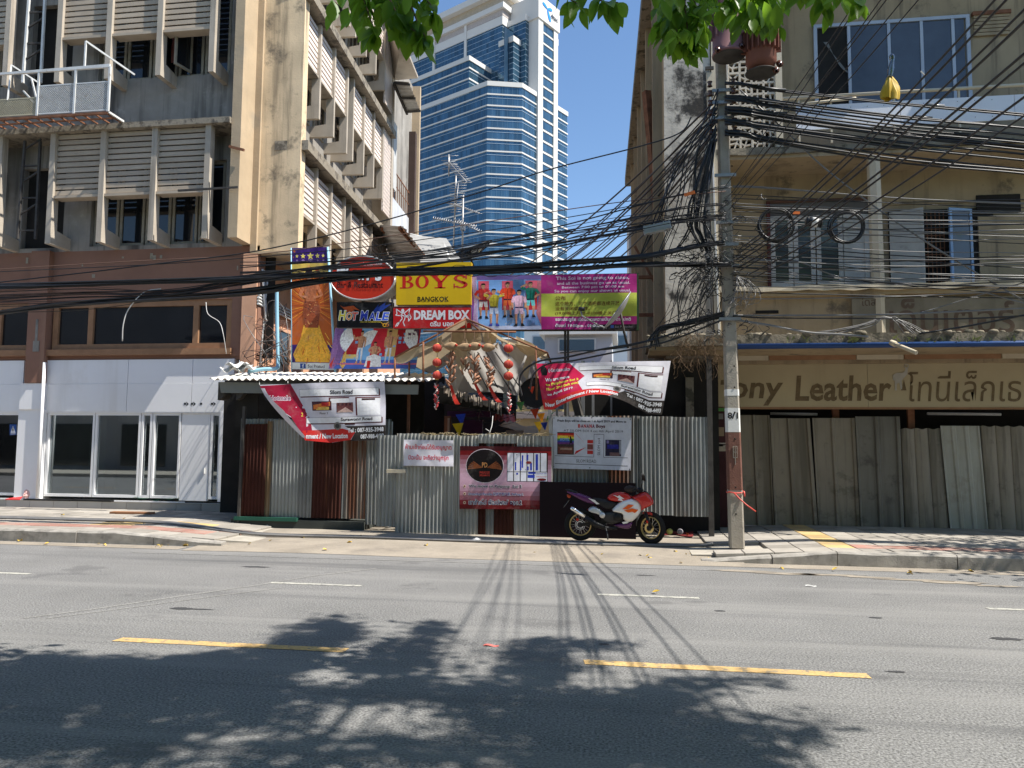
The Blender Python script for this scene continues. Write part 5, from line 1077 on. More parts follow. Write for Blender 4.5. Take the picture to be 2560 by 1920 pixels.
p = onY(1991, 532, PO - .03); MB().obox(p, V((.055, 0, -.003)), V((0, .004, 0)), V((0, 0, .022))).build('cable_tag', ORG, None, 'orange plastic tag above the white-sleeved splice closure', 'tag', 'orange cable tags')
# a plastic bag caught on the climbing cables
BG = thing('plastic_bag', 'yellow plastic bag caught on the cables in front of the top window', 'plastic bag', onY(2225, 230, 9.6))
YBAG = plain('yellow_bag_plastic', (0.50, 0.33, 0.03), .4)
c = onY(2225, 222, 9.6)
def bagf(u, v):
    t = u * 2 * math.pi; r = (.024 + .058 * math.sin(min(1, v * 1.25) * math.pi * .55) ** 1.0) * (1 + .34 * math.sin(3 * t + 4 * v) + .22 * math.sin(7 * t + 3 * v) + .1 * math.sin(13 * t))
    return c + V((math.cos(t) * r, math.sin(t) * r * .5, .15 - .28 * v + .02 * math.sin(2 * t)))
MB().grid(bagf, 40, 12).build('body', YBAG, BG)
MB().tube(spline([c + V((.0, 0, .14)), c + V((.02, 0, .25)), c + V((.04, .01, .36)), c + V((.03, 0, .44))], 4), [.03, .03, .034, .036, .038, .034, .03, .028, .026, .03, .034, .026, .01], 7).build('neck', glass('clear_film', (.5, .48, .42), .9, .1), BG)
b = MB(); b.tube(spline(pxs([(402, 722), (360, 731), (322, 772), (308, 812), (306, 853)], PO - .05), 5), .010, 5); b.build('cable_end', WTC, None, 'white cut cable end hanging in front of the brown window band', 'cable end')
b = MB(); b.tube(spline(pxs([(515, 756), (520, 785), (548, 805), (558, 835), (566, 885)], PO + 1.5), 5), .007, 5); b.build('cable_end', WTC, None, 'thin white wire dangling at the right end of the brown window band', 'cable end')
p = onY(2302, 178, 9.0); MB().bar(p, p + V((.04, 0, -.05)), .012).build('cable_tie', WTC, None, 'white plastic tie on a climbing cable before the top window', 'cable tie')
# ------------------------------------------------------------------ posters, banners and sign boards
class Print:
    """flat print on a (possibly rippled) sheet: u 0..1 left-right, v 0..1 bottom-top"""
    def __init__(s, name, label, cat, corners, base, warp=None, group=None, thick=0.0, edge=None, outline=None, grid=(28, 12), m=None, sub=True):
        s.c = [V(p) for p in corners]            # BL, BR, TR, TL
        s.W = ((s.c[1] - s.c[0]).length + (s.c[2] - s.c[3]).length) / 2; s.H = ((s.c[3] - s.c[0]).length + (s.c[2] - s.c[1]).length) / 2
        s.n = (s.c[1] - s.c[0]).cross(s.c[3] - s.c[0]).normalized()
        if s.n.y > 0: s.n = -s.n
        s.warp = warp; s.grid = grid; s.root = thing(name, label, cat, (s.c[0] + s.c[1]) / 2, group); s.lay = {}; s.order = 0
        if thick:
            mb = MB(); f = [p - s.n * .003 for p in s.c]; mb.prism(f, -s.n * thick); mb.build('sign_box', m or edge or GALV, s.root)
        if outline or warp: s.poly(outline or [(0, 0), (1, 0), (1, 1), (0, 1)], base, 'sheet', lvl=0)
        else: s.poly([(0, 0), (1, 0), (1, 1), (0, 1)], base, 'face', lvl=0)
    def P(s, u, v, h=0.0):
        a, b_, c, d = s.c; p = a * (1 - u) * (1 - v) + b_ * u * (1 - v) + c * u * v + d * (1 - u) * v
        if s.warp:
            w_ = s.warp(u, v); 
            if isinstance(w_, tuple): p = p + s.n * w_[0] + V((w_[1], 0, w_[2]))
            else: p = p + s.n * w_
        return p + s.n * h
    def add(s, vs, fs, col, name, lvl):
        k = (name, tuple(col) if isinstance(col, tuple) else col.name, lvl)
        L_ = s.lay.setdefault(k, (col, [], [])); n = len(L_[1]); L_[1].extend(vs); L_[2].extend(tuple(i + n for i in f) for f in fs)
    def poly(s, pts, col, name='print', lvl=1):
        tri = geometry.tessellate_polygon([[V((x * s.W, y * s.H, 0)) for x, y in pts]]); s.add(list(pts), [tuple(t) for t in tri], col, name, lvl)
    def rect(s, u0, v0, u1, v1, col, name='print', lvl=1): s.poly([(u0, v0), (u1, v0), (u1, v1), (u0, v1)], col, name, lvl)
    def frame(s, u0, v0, u1, v1, t, col, name='print', lvl=2):
        tu, tv = t / s.W, t / s.H
        for a in ((u0, v0, u1, v0 + tv), (u0, v1 - tv, u1, v1), (u0, v0 + tv, u0 + tu, v1 - tv), (u1 - tu, v0 + tv, u1, v1 - tv)): s.rect(*a, col, name, lvl)
    def ell(s, u, v, ru, rv, col, name='print', lvl=1, n=24, a0=0, a1=2 * math.pi):
        pts = [(u + ru * math.cos(a0 + (a1 - a0) * i / n), v + rv * math.sin(a0 + (a1 - a0) * i / n)) for i in range(n + (a1 - a0 < 6))]
        if a1 - a0 < 6: pts.append((u, v))
        s.poly(pts, col, name, lvl)
    def line(s, pts, t, col, name='print', lvl=2):
        for (x0, y0), (x1, y1) in zip(pts, pts[1:]):
            dx, dy = (x1 - x0) * s.W, (y1 - y0) * s.H; l = math.hypot(dx, dy) or 1; nx, ny = -dy / l * t / 2 / s.W, dx / l * t / 2 / s.H
            s.poly([(x0 + nx, y0 + ny), (x1 + nx, y1 + ny), (x1 - nx, y1 - ny), (x0 - nx, y0 - ny)], col, name, lvl)
    def text(s, t, u0, v0, u1, v1, col, bold=.015, shear=0, lvl=3, name='lettering', arc=None):
        vs, fs, a, b_, c, d = text2d(t, bold, shear); out = []
        for pt in vs:
            x, y = pt; k = (x - a) / (b_ - a); u = u0 + (u1 - u0) * k; v = v0 + (v1 - v0) * (y - c) / (d - c)
            if arc: v += arc(k)
            out.append((u, v, pt.d))
        s.add(out, fs, col, name, lvl)
    def done(s):
        for (name, _, lvl), (col, vs, fs) in s.lay.items():
            m = ink(col, photo=name in ('figure', 'photo', 'curtain', 'fan_feather', 'fan', 'flame', 'wing', 'emblem')) if isinstance(col, tuple) else col
            me = bpy.data.meshes.new(name); me.from_pydata([(t[0], t[1], t[2] if len(t) > 2 else 0) for t in vs], [], fs)
            if s.warp:
                bm = bmesh.new(); bm.from_mesh(me)
                us = [v.co.x for v in bm.verts]; vv = [v.co.y for v in bm.verts]
                for i in range(1, s.grid[0]):
                    x = i / s.grid[0]
                    if min(us) < x < max(us): bmesh.ops.bisect_plane(bm, geom=bm.verts[:] + bm.edges[:] + bm.faces[:], plane_co=(x, 0, 0), plane_no=(1, 0, 0), dist=1e-6)
                for i in range(1, s.grid[1]):
                    y = i / s.grid[1]
                    if min(vv) < y < max(vv): bmesh.ops.bisect_plane(bm, geom=bm.verts[:] + bm.edges[:] + bm.faces[:], plane_co=(0, y, 0), plane_no=(0, 1, 0), dist=1e-6)
                bm.to_mesh(me); bm.free()
            off = s.root.location
            for v in me.vertices: v.co = s.P(v.co.x, v.co.y, lvl * (.0008 if s.warp else .0004) + v.co.z * .00006) - off
            me.materials.append(m)
            if lvl == 0 and s.warp: me.polygons.foreach_set('use_smooth', [True] * len(me.polygons))
            me.update(); o = bpy.data.objects.new(name, me); COL.objects.link(o); o.parent = s.root
        return s.root
def corners(bl, br, tr, tl, Y): return [onY(*bl, Y), onY(*br, Y), onY(*tr, Y), onY(*tl, Y)]
K = srgb
SKIN, HAIR, WHI, BLKI = K(205, 150, 115), K(28, 20, 18), K(225, 225, 228), K(18, 16, 18)
def figure(p, u, v, h, top, bottom, shoe=BLKI, skin=SKIN, arms='hip', belt=None, shorts=False, lvl=4, wide=1.0):
    """a standing printed figure: head, hair, neck, torso, arms, legs"""
    q = h / 1.0; au = h * s_aspect(p); X = lambda a: u + a * au * wide; Y_ = lambda b: v + b * q
    pl = lambda pts, c, l=lvl: p.poly([(X(a), Y_(b)) for a, b in pts], c, 'figure', l)
    for sg in (-1, 1):
        pl([(sg * .02, .50), (sg * .105, .50), (sg * .12, .30), (sg * .10, .05), (sg * .06, .05), (sg * .05, .28)], skin if shorts else bottom)
        if shorts: pl([(0, .50), (sg * .11, .50), (sg * .125, .33), (sg * .03, .33)], bottom, lvl + 1)
        pl([(sg * .045, .08), (sg * .105, .08), (sg * .15, 0), (sg * .05, 0)], shoe, lvl + 1)
    pl([(-.10, .48), (.10, .48), (.115, .62), (.15, .80), (.06, .835), (-.06, .835), (-.15, .80), (-.115, .62)], top, lvl + 1)
    if belt: pl([(-.102, .49), (.102, .49), (.102, .525), (-.102, .525)], belt, lvl + 2)
    pl([(-.03, .82), (.03, .82), (.03, .88), (-.03, .88)], skin, lvl + 1)
    n = 14; pl([(.055 * math.cos(2 * math.pi * i / n), .915 + .07 * math.sin(2 * math.pi * i / n)) for i in range(n)], skin, lvl + 2)
    pl([(-.062, .92), (-.05, .945), (.05, .95), (.062, .92), (.055, .985), (0, 1.0), (-.055, .985)], HAIR, lvl + 3)
    dk = tuple(c * .55 for c in top); pl([(.03, .50), (.10, .48), (.115, .62), (.15, .80), (.09, .82), (.07, .66)], dk, lvl + 2); pl([(-.01, .50), (.012, .50), (.006, .80), (-.004, .80)], dk, lvl + 3)
    sk2 = tuple(c * .6 for c in skin)
    for sg in (-1, 1):
        pl([(sg * .012, .925), (sg * .036, .928), (sg * .036, .918), (sg * .012, .916)], HAIR, lvl + 3); pl([(sg * .068, .055), (sg * .095, .055), (sg * .11, .28), (sg * .09, .28)], sk2 if shorts else tuple(c * .7 for c in bottom), lvl + 1)
    pl([(-.006, .92), (.008, .90), (.008, .893), (-.008, .893)], sk2, lvl + 3); pl([(-.02, .878), (.02, .878), (.012, .869), (-.012, .869)], K(140, 70, 65), lvl + 3); pl([(.02, .85), (.05, .88), (.055, .93), (.04, .94), (.04, .89)], sk2, lvl + 3)
    for sg in (-1, 1):
        a = arms if isinstance(arms, str) else arms[0 if sg < 0 else 1]
        j = {'hip': [(.145, .79), (.235, .66), (.10, .55)], 'cross': [(.145, .79), (.19, .66), (-.04, .70)], 'down': [(.145, .79), (.18, .64), (.17, .50)], 'up': [(.145, .79), (.27, .74), (.34, .86)], 'head': [(.145, .79), (.27, .84), (.09, .93)]}[a]
        for k, (q0, q1) in enumerate(zip(j, j[1:])):
            w0 = (.038, .03)[k]; dx, dy = q1[0] - q0[0], q1[1] - q0[1]; l = math.hypot(dx, dy); nx, ny = -dy / l * w0, dx / l * w0
            pl([(sg * (q0[0] + nx), q0[1] + ny), (sg * (q1[0] + nx), q1[1] + ny), (sg * (q1[0] - nx), q1[1] - ny), (sg * (q0[0] - nx), q0[1] - ny)], top if k == 0 and not top == skin else (top if top != skin and a == 'cross' else skin), lvl + 2)
def s_aspect(p): return p.H / p.W
def ripple(a, fu, fv, ph=0, sagv=0.0):
    return lambda u, v: a * math.sin(fu * u * 6.283 + ph + 2 * v) * (.5 + .5 * math.sin(fv * v * 6.283 + 3 * u)) + a * .6 * math.sin(13 * u - 9 * v + ph)
# --- tall upright banner: performer in a feathered gold dress
YB_ = 14.95
t = Print('tall_banner', 'tall upright banner of a performer in an orange and gold feather dress', 'banner', corners((730, 923), (836, 925), (818, 618), (729, 620), YB_), K(190, 95, 40), warp=ripple(.008, 1, 2), grid=(8, 20))
PUR = K(62, 32, 110)
t.rect(0, .87, 1, 1, PUR); t.rect(0, .815, 1, .87, K(225, 190, 90)); t.poly([(0, .80), (.15, .835), (.3, .80), (.5, .83), (.7, .80), (.85, .835), (1, .80), (1, .75), (0, .75)], K(232, 200, 105), lvl=2)
for u, r_ in ((.15, .05), (.32, .07), (.52, .1), (.72, .07), (.88, .05)):
    pts = [(u + math.sin(i * math.pi / 5) * (r_ * (1 if i % 2 == 0 else .45)), .93 + math.cos(i * math.pi / 5) * (r_ * t.W / t.H * (1 if i % 2 == 0 else .45))) for i in range(10)]; t.poly(pts, K(240, 220, 110), 'star', 3)
    t.poly([(u - r_ * .7, .895), (u, .905), (u + r_ * .7, .895), (u, .885)], K(150, 120, 170), 'star', 3)
for k in range(44):
    a = math.radians(-35 + k * 250 / 43); r0, r1 = .2, .62 + .05 * math.sin(k * 5); c = (K(230, 120, 45), K(160, 60, 35), K(240, 160, 60))[k % 3]
    o = (.5, .52); p0 = (o[0] + r0 * math.cos(a), o[1] + r0 * math.sin(a) * .5); p1 = (max(.01, min(.99, o[0] + r1 * math.cos(a))), max(.2, min(.75, o[1] + r1 * math.sin(a) * .45)))
    t.line([p0, p1], .012, c, 'fan_feather', 1)
t.rect(0, .055, 1, .2, PUR, lvl=1)
t.poly([(.3, .36), (.68, .36), (.8, .24), (.98, .10), (.9, .06), (.1, .06), (.03, .12), (.2, .24)], K(238, 175, 60), 'figure', 3)
for k in range(30): u = R(.1, .9); v = R(.08, .3); t.line([(u, v), (u + (u - .5) * .25, v - .05)], .012, (K(250, 205, 90), K(225, 140, 45), K(190, 80, 40))[k % 3], 'figure', 4)
t.poly([(.33, .56), (.68, .56), (.72, .48), (.66, .34), (.34, .34), (.28, .46)], K(150, 75, 45), 'figure', 4)
for k in range(40): u = R(.33, .67); v = R(.36, .55); t.rect(u, v, u + .03, v + .006, (K(215, 150, 95), K(90, 40, 30))[k % 2], 'figure', 5)
t.poly([(.38, .555), (.62, .555), (.68, .70), (.5, .725), (.3, .70)], K(195, 115, 75), 'figure', 5)
for sg in (-1, 1):
    X = lambda a: .5 + sg * a
    t.poly([(X(.17), .705), (X(.22), .69), (X(.32), .61), (X(.26), .59), (X(.16), .66)], K(200, 120, 80), 'figure', 5); t.poly([(X(.32), .61), (X(.27), .595), (X(.06), .575), (X(.08), .60)], K(205, 130, 90), 'figure', 6)
t.ell(.47, .765, .065, .035, K(205, 145, 110), 'figure', 6); t.poly([(.36, .79), (.4, .815), (.55, .815), (.58, .77), (.53, .79), (.42, .792)], K(45, 22, 20), 'figure', 7); t.poly([(.4, .81), (.46, .86), (.55, .83), (.52, .81)], K(225, 170, 90), 'figure', 7)
t.rect(0, 0, 1, .055, K(215, 215, 210), lvl=2); t.rect(.2, .008, .33, .048, K(50, 75, 140), 'logo', 3); t.text('f', .25, .01, .29, .044, WHI, .02, lvl=4); t.text('Soi Pratuchai', .38, .014, .86, .04, K(70, 70, 75))
t.done(); CY = mat('pale_blue_frame', (0.28, 0.50, 0.62), 0.5, bump=None); MB().tube([t.P(1.02, -.02), t.P(1.02, 1.0)], .025, 8).build('frame_tube', CY, t.root); MB().tube([t.P(-.01, -.02), t.P(-.01, 1)], .012, 6).build('frame_tube', CY, t.root)
# --- red oval bar sign
OV = thing('oval_sign', 'red oval light box sign with raised white script and a silver rim', 'sign', onY(906, 750, 14.6))
oc, ou, ov = onY(906, 695, 14.55), (onY(988, 695, 14.55) - onY(906, 695, 14.55)), (onY(906, 640, 14.55) - onY(906, 695, 14.55)); on = V((0, -1, 0))
def oval(k, d): return [oc + ou * k * math.cos(a) + ov * k * math.sin(a) + V((d * .12, d, -d * .08)) for a in [2 * math.pi * i / 40 for i in range(40)]]
ORED = mat('red_sign_acrylic', (0.56, 0.035, 0.015), 0.35, var=(1.5, .06), bump=None); SILV = mat('silver_rim', (0.45, 0.45, 0.45), 0.4, metal=.5, bump=None)
b = MB(); b.add(oval(1, 0) + oval(1, .3), [tuple(range(40)), tuple(range(40, 80))] + [(i, (i + 1) % 40, 40 + (i + 1) % 40, 40 + i) for i in range(40)]); b.build('rim', SILV, OV)
b = MB(); b.add(oval(.975, -.012), [tuple(range(40))]); b.build('face', ORED, OV)
b = MB(); pts = oval(.99, -.008); b.tube(pts + [pts[0]], .016, 6); b.build('trim', SILV, OV)
MB().bar(onY(908, 752, 14.7), onY(908, 775, 14.7), .05).build('bracket', BLKST, OV)
def ovtext(s, u0, v0, u1, v1, m, bold, shear=0, d=-.02, depth=0):
    vs, fs, a, b_, c, e = text2d(s, bold, shear); P = [oc + ou * (u0 + (u1 - u0) * (x - a) / (b_ - a)) + ov * (v0 + (v1 - v0) * (y - c) / (e - c)) + V((0, d, 0)) for x, y in vs]
    b = MB(); b.add(P, fs); b.build('lettering', m, OV)
RW = ink(K(235, 235, 235)); RB_ = ink(K(40, 8, 8))
ovtext('M', -.80, -.02, -.36, .58, RB_, .06, .25, -.018); ovtext('M', -.82, .0, -.38, .60, RW, .05, .25, -.03)
for i, ch in enumerate('axis'): ovtext(ch, -.36 + i * .26, -.10 - i * .02, -.16 + i * .26 - (.1 if ch == 'i' else 0), .28 + (.12 if ch == 'i' else 0) - i * .02, RB_, .05, .1, -.018); ovtext(ch, -.38 + i * .26, -.08 - i * .02, -.18 + i * .26 - (.1 if ch == 'i' else 0), .30 + (.12 if ch == 'i' else 0) - i * .02, RW, .04, .1, -.03)
ovtext('Bar & Restaurant', -.78, -.46, .64, -.18, ink(K(70, 12, 10)), .02, .1); ovtext('แม็กซิส บาร์ แอนด์ เรสเตอรองท์', 0, .56, .62, .70, RW, 0, .2)
# --- yellow sign with red slab letters
t = Print('yellow_sign', 'yellow sign board with big red slab serif letters over black ones', 'sign', corners((990, 762), (1177, 761), (1178, 655), (991, 657), 14.6), mat('yellow_sign_film', (0.68, 0.44, 0.01), .45, var=(1, .1), streak=[(.3, 2, (.45, .28, .02), .55, .8)], bump=None), thick=.16, edge=ink(K(170, 135, 20)))
RD = K(196, 30, 26)
def slab_(t, u0, v0, u1, v1, ch, c):
    w, h = u1 - u0, v1 - v0; k = h * t.H / (w * t.W)
    P = lambda pts: t.poly([(u0 + a * w, v0 + b * h) for a, b in pts], c, 'lettering', 3); Rr = lambda a, b, d, e: t.rect(u0 + a * w, v0 + b * h, u0 + d * w, v0 + e * h, c, 'lettering', 3)
    def ring(cx, cy, ro, rv, ri, riv, a0, a1, n=20):
        for i in range(n):
            q0, q1 = a0 + (a1 - a0) * i / n, a0 + (a1 - a0) * (i + 1) / n
            P([(cx + ro * math.cos(q0), cy + rv * math.sin(q0)), (cx + ro * math.cos(q1), cy + rv * math.sin(q1)), (cx + ri * math.cos(q1), cy + riv * math.sin(q1)), (cx + ri * math.cos(q0), cy + riv * math.sin(q0))])
    hp = math.pi / 2
    if ch == 'B': Rr(.18, 0, .42, 1); Rr(0, 0, .5, .09); Rr(0, .91, .5, 1); Rr(.42, .47, .55, .55); ring(.5, .75, .38, .25, .16, .18, -hp, hp); ring(.52, .26, .46, .26, .2, .18, -hp, hp)
    if ch == 'O': ring(.5, .5, .5, .5, .25, .42, 0, 2 * math.pi, 32)
    if ch == 'Y': P([(.04, .95), (.32, .95), (.62, .45), (.38, .45)]); P([(.82, .95), (.93, .95), (.62, .42), (.52, .5)]); Rr(.38, 0, .62, .47); Rr(.22, 0, .78, .08); Rr(0, .92, .42, 1); Rr(.66, .92, 1, 1)
    if ch == 'S': ring(.48, .74, .42, .26, .2, .17, .15, math.pi * 1.25, 18); ring(.52, .27, .46, .27, .22, .18, -math.pi * .85, hp * .9, 18); P([(.1, .62), (.34, .66), (.92, .36), (.7, .28)]); Rr(.84, .68, .93, 1); Rr(.05, 0, .14, .34)
for ch, a, b_ in (('B', .05, .24), ('O', .26, .44), ('Y', .46, .72), ('S', .76, .96)): slab_(t, a, .385, b_, .70, ch, RD)
t.text('BANGKOK', .29, .07, .71, .19, K(30, 25, 15), .02); 
for a in (.29, .355, .42, .48, .54, .60, .66): t.rect(a - .005, .065, a + .03, .075, K(30, 25, 15), 'lettering', 3)
t.done()
# --- black sign with flame and wing lettering
t = Print('black_sign', 'black sign board with yellow to blue italic letters and flame wings', 'sign', corners((842, 819), (981, 819), (981, 755), (842, 755), 14.6), K(20, 16, 16), thick=.12, edge=BLKST)
t.poly([(.05, .88), (.18, .62), (.34, .56), (.30, .72), (.42, .66), (.30, .86), (.12, .80)], K(170, 75, 30), 'flame', 1); t.poly([(.62, .56), (.78, .60), (.98, .92), (.86, .86), (.88, .98), (.74, .80), (.76, .92)], K(35, 60, 140), 'wing', 1)
for i, (ch, a, b_, v1, c) in enumerate((('H', .03, .17, .66, K(235, 215, 60)), ('O', .17, .28, .60, K(235, 150, 50)), ('T', .28, .39, .60, K(220, 70, 40)), ('M', .42, .57, .66, K(40, 60, 170)), ('A', .57, .69, .60, K(45, 70, 185)), ('L', .70, .80, .60, K(50, 80, 200)), ('E', .81, .95, .60, K(60, 95, 210)))):
    t.text(ch, a - .008, .27, b_ + .008, v1 + .02, K(235, 235, 230), .075, .2, 2); t.text(ch, a, .285, b_, v1, c, .03, .2, 3)
t.text('WELCOME TO THE SHOW BAR', .42, .20, .80, .24, K(225, 200, 70), .03, 0, 3, 'small_print')
t.ell(.86, .1, .035, .07, K(230, 170, 40), 'emblem', 2); t.ell(.86, .1, .02, .04, K(20, 16, 16), 'emblem', 3); t.line([(.83, .14), (.80, .2)], .012, K(230, 170, 40), 'emblem'); t.line([(.885, .14), (.93, .22)], .012, K(230, 170, 40), 'emblem'); t.ell(.91, .1, .03, .06, K(210, 120, 40), 'emblem', 2); t.ell(.91, .1, .018, .036, K(20, 16, 16), 'emblem', 3)
t.done()
# --- red sign with an archer outline
t = Print('red_sign', 'red sign board with white capitals and a white winged archer outline', 'sign', corners((983, 821), (1177, 820), (1177, 765), (983, 766), 14.6), K(186, 26, 30), thick=.14, edge=BLKST)
t.rect(0, .93, 1, 1, K(60, 20, 22), 'edge', 1); t.text('DREAM BOX', .27, .38, .985, .82, WHI, .045); t.text('ดรีม บอย', .48, .08, .78, .33, WHI, .03)
for pts in ([(.05, .1), (.09, .32), (.12, .45), (.10, .6), (.13, .72), (.16, .6), (.15, .42), (.13, .28), (.15, .1)], [(.12, .68), (.04, .88), (.05, .66), (.03, .6), (.09, .58)], [(.14, .68), (.22, .9), (.20, .66), (.22, .58), (.15, .56)], [(.10, .62), (.17, .52), (.21, .5)], [(.20, .72), (.235, .5), (.20, .32), (.20, .72)], [(.09, .3), (.05, .22), (.03, .08)]): t.line(pts, .018, WHI, 'archer_outline', 2)
t.ell(.125, .80, .02, .09, WHI, 'archer_outline', 2); t.done()
# --- banner with three fan dancers
t = Print('dancers_banner', 'stage photo banner of three bare chested men in white holding white fans', 'banner', corners((822, 922), (1040, 922), (1053, 820), (838, 820), 14.85), K(120, 175, 225), warp=ripple(.012, 1.2, 1, 1), grid=(20, 10))
t.rect(.14, .35, .32, 1, K(178, 32, 38)); t.rect(.45, .3, .62, 1, K(200, 45, 60)); t.rect(.74, .3, 1, 1, K(165, 30, 42)); t.rect(.62, .3, .74, 1, K(205, 170, 110)); t.poly([(.14, .35), (.32, .35), (.32, .25), (.14, .25)], K(215, 190, 120)); t.rect(0, 0, 1, .22, K(75, 105, 190)); t.rect(0, .1, 1, .14, K(200, 110, 140), lvl=2)
t.poly([(0, 1), (.1, 1), (.16, .5), (.12, .2), (.05, 0), (0, 0)], K(150, 110, 165), 'curtain', 2); t.poly([(.12, .1), (.17, .5), (.19, .1), (.16, 0)], K(225, 180, 90), 'curtain', 2); t.poly([(.0, .1), (.05, .3), (.03, 0)], K(205, 60, 60), 'curtain', 3)
for k in range(6): t.line([(.02 + k * .018, .98), (.08 + k * .012, .5), (.05 + k * .018, .06)], .008, K(95, 60, 120), 'curtain', 3)
t.poly([(.84, .96), (.98, 1), (.98, .5), (.86, .6)], K(90, 60, 85), 'curtain', 2)
for k in range(5): t.line([(.86 + k * .025, .96), (.87 + k * .025, .6)], .006, K(150, 120, 150), 'curtain', 3)
for cx, cy, a0, a1, r_ in ((.24, .72, 1.9, 4.2, .16), (.45, .62, 1.2, 3.6, .15), (.82, .70, -.9, 1.5, .16)): t.ell(cx, cy, r_, r_ * t.W / t.H, K(232, 236, 240), 'fan', 3 + cx * .2, 16, a0, a1)
for u, h_ in ((.33, .82), (.66, .82)): figure(t, u, .12, h_, SKIN, K(225, 228, 232), SKIN, arms=('up', 'down') if u < .5 else ('down', 'up'), wide=.75)
figure(t, .5, .04, .62, SKIN, K(225, 228, 232), SKIN, arms='hip', wide=1.0); t.poly([(.40, .05), (.60, .05), (.58, .3), (.5, .36), (.42, .3)], K(230, 230, 232), 'figure', 8); t.rect(.43, .02, .47, .2, K(210, 40, 40), 'print', 9)
t.done()
# --- the wide banner on its frame
def wq(u, v):
    a = .035 * math.sin(3.0 * (u - 1) * 6.283 * .5 + v * 4) * (u > .3) * min(1, (u - .3) * 3) * .5
    return a + .008 * math.sin(16 * u + 9 * v) * math.sin(3.1 * v) + .004 * math.sin(28 * u - 14 * v)
t = Print('wide_banner', 'wide magenta and lime banner with five young men in shirts and notice text', 'banner', corners((1179, 824), (1592, 823), (1592, 684), (1178, 690), 14.7), K(150, 36, 110), warp=wq, grid=(64, 24))
MAG, LIME = K(158, 34, 112), K(178, 186, 72)
t.rect(0, .06, .43, .92, K(120, 165, 220)); t.rect(0, 0, .43, .07, K(185, 195, 225)); t.rect(0, .92, .43, 1, K(110, 90, 150)); t.rect(.21, .06, .33, .92, K(205, 200, 190)); t.rect(.33, .06, .43, .92, K(125, 150, 205))
for a, b_ in ((.045, .11), (.19, .258), (.335, .405)): t.rect(a, .36, b_, .90, K(190, 38, 50), 'print', 2); t.rect(a, .76, b_, .90, K(215, 90, 110), 'print', 3)
t.poly([(0, 1), (.02, 1), (.04, .6), (.03, .3), (.05, .06), (0, .06)], K(120, 70, 150), 'curtain', 3); t.poly([(.395, .9), (.43, .9), (.43, .06), (.40, .3), (.415, .6)], K(175, 100, 110), 'curtain', 3)
for k in range(4): t.line([(.005 + k * .008, .98), (.02 + k * .006, .5), (.012 + k * .008, .08)], .012, K(210, 190, 220), 'curtain', 4)
figure(t, .075, .20, .66, K(205, 50, 45), K(225, 220, 215), arms='hip', belt=K(30, 35, 60), shorts=True); figure(t, .14, .06, .70, K(215, 195, 60), K(195, 205, 225), shoe=K(50, 60, 160), arms='head', belt=K(25, 30, 70), shorts=True); figure(t, .225, .22, .66, K(220, 70, 35), K(215, 100, 50), arms='cross', belt=K(30, 30, 50), shorts=True); figure(t, .295, .06, .68, K(225, 180, 200), K(225, 185, 205), arms='down', belt=K(25, 30, 80), shorts=True); figure(t, .365, .22, .66, K(20, 120, 100), K(110, 205, 205), arms=('head', 'hip'), belt=K(20, 40, 60), shorts=True)
t.rect(.43, .655, 1, 1, MAG); t.rect(.43, .235, 1, .655, LIME); t.rect(.43, 0, 1, .235, MAG); t.rect(.73, 0, 1, .09, K(30, 26, 30), 'print', 2)
CRM = K(225, 205, 220)
for s_, a, b_, v0, v1 in (('This Soi is not going to close,', .52, .955, .885, .965), ('and all the business go on as usual.', .525, .96, .80, .868), ('Between 7:00 pm to 01:00 am', .555, .925, .735, .79), ('So you can enjoy our shows as usual.', .51, .965, .66, .725)): t.text(s_, a, v0, b_, v1, CRM, .012)
BRT = K(105, 55, 20)
for s_, a, b_, v0, v1 in (('公布', .515, .578, .53, .61), ('这个地方．每个酒吧都连续开放', .515, .90, .43, .51), ('没有关闭或移动。', .515, .72, .345, .415), ('(19.00晚上开始–01:00晚上关门)', .515, .89, .255, .33)): t.text(s_, a, v0, b_, v1, BRT, .012)
t.text('ซอยประตูชัย เปิดบริการความบันเทิงตามปกติ', .515, .135, .965, .215, WHI, .02); t.text('ตั้งแต่ 19:00pm - 01:00am', .515, .025, .80, .105, WHI, .02); t.rect(.845, .025, .865, .075, K(60, 90, 160), 'logo', 3); t.text('Soi Pratuchai', .872, .03, .975, .068, K(150, 150, 155), 0, lvl=4)
t.done(); FG = thing('banner_frame', 'dark steel posts and rails carrying the wide magenta banner', 'frame', onY(1595, 1100, 14.8))
GRN = mat('dark_green_frame', (0.03, 0.07, 0.03), .6, bump=None)
MB().bar(onY(1594, 826, 14.76), onY(1593, 682, 14.76), .05).build('end_post', GRN, FG); MB().bar(onY(1180, 826, 14.78), onY(1595, 825, 14.78), .04).build('rail', BLKST, FG); MB().bar(onY(1179, 692, 14.78), onY(1594, 686, 14.78), .04).build('rail', BLKST, FG)
for px in (1413, 1420): MB().bar(onY(px, 1080, 14.82), onY(px, 690, 14.82), .045).build('post', BLKST, FG)
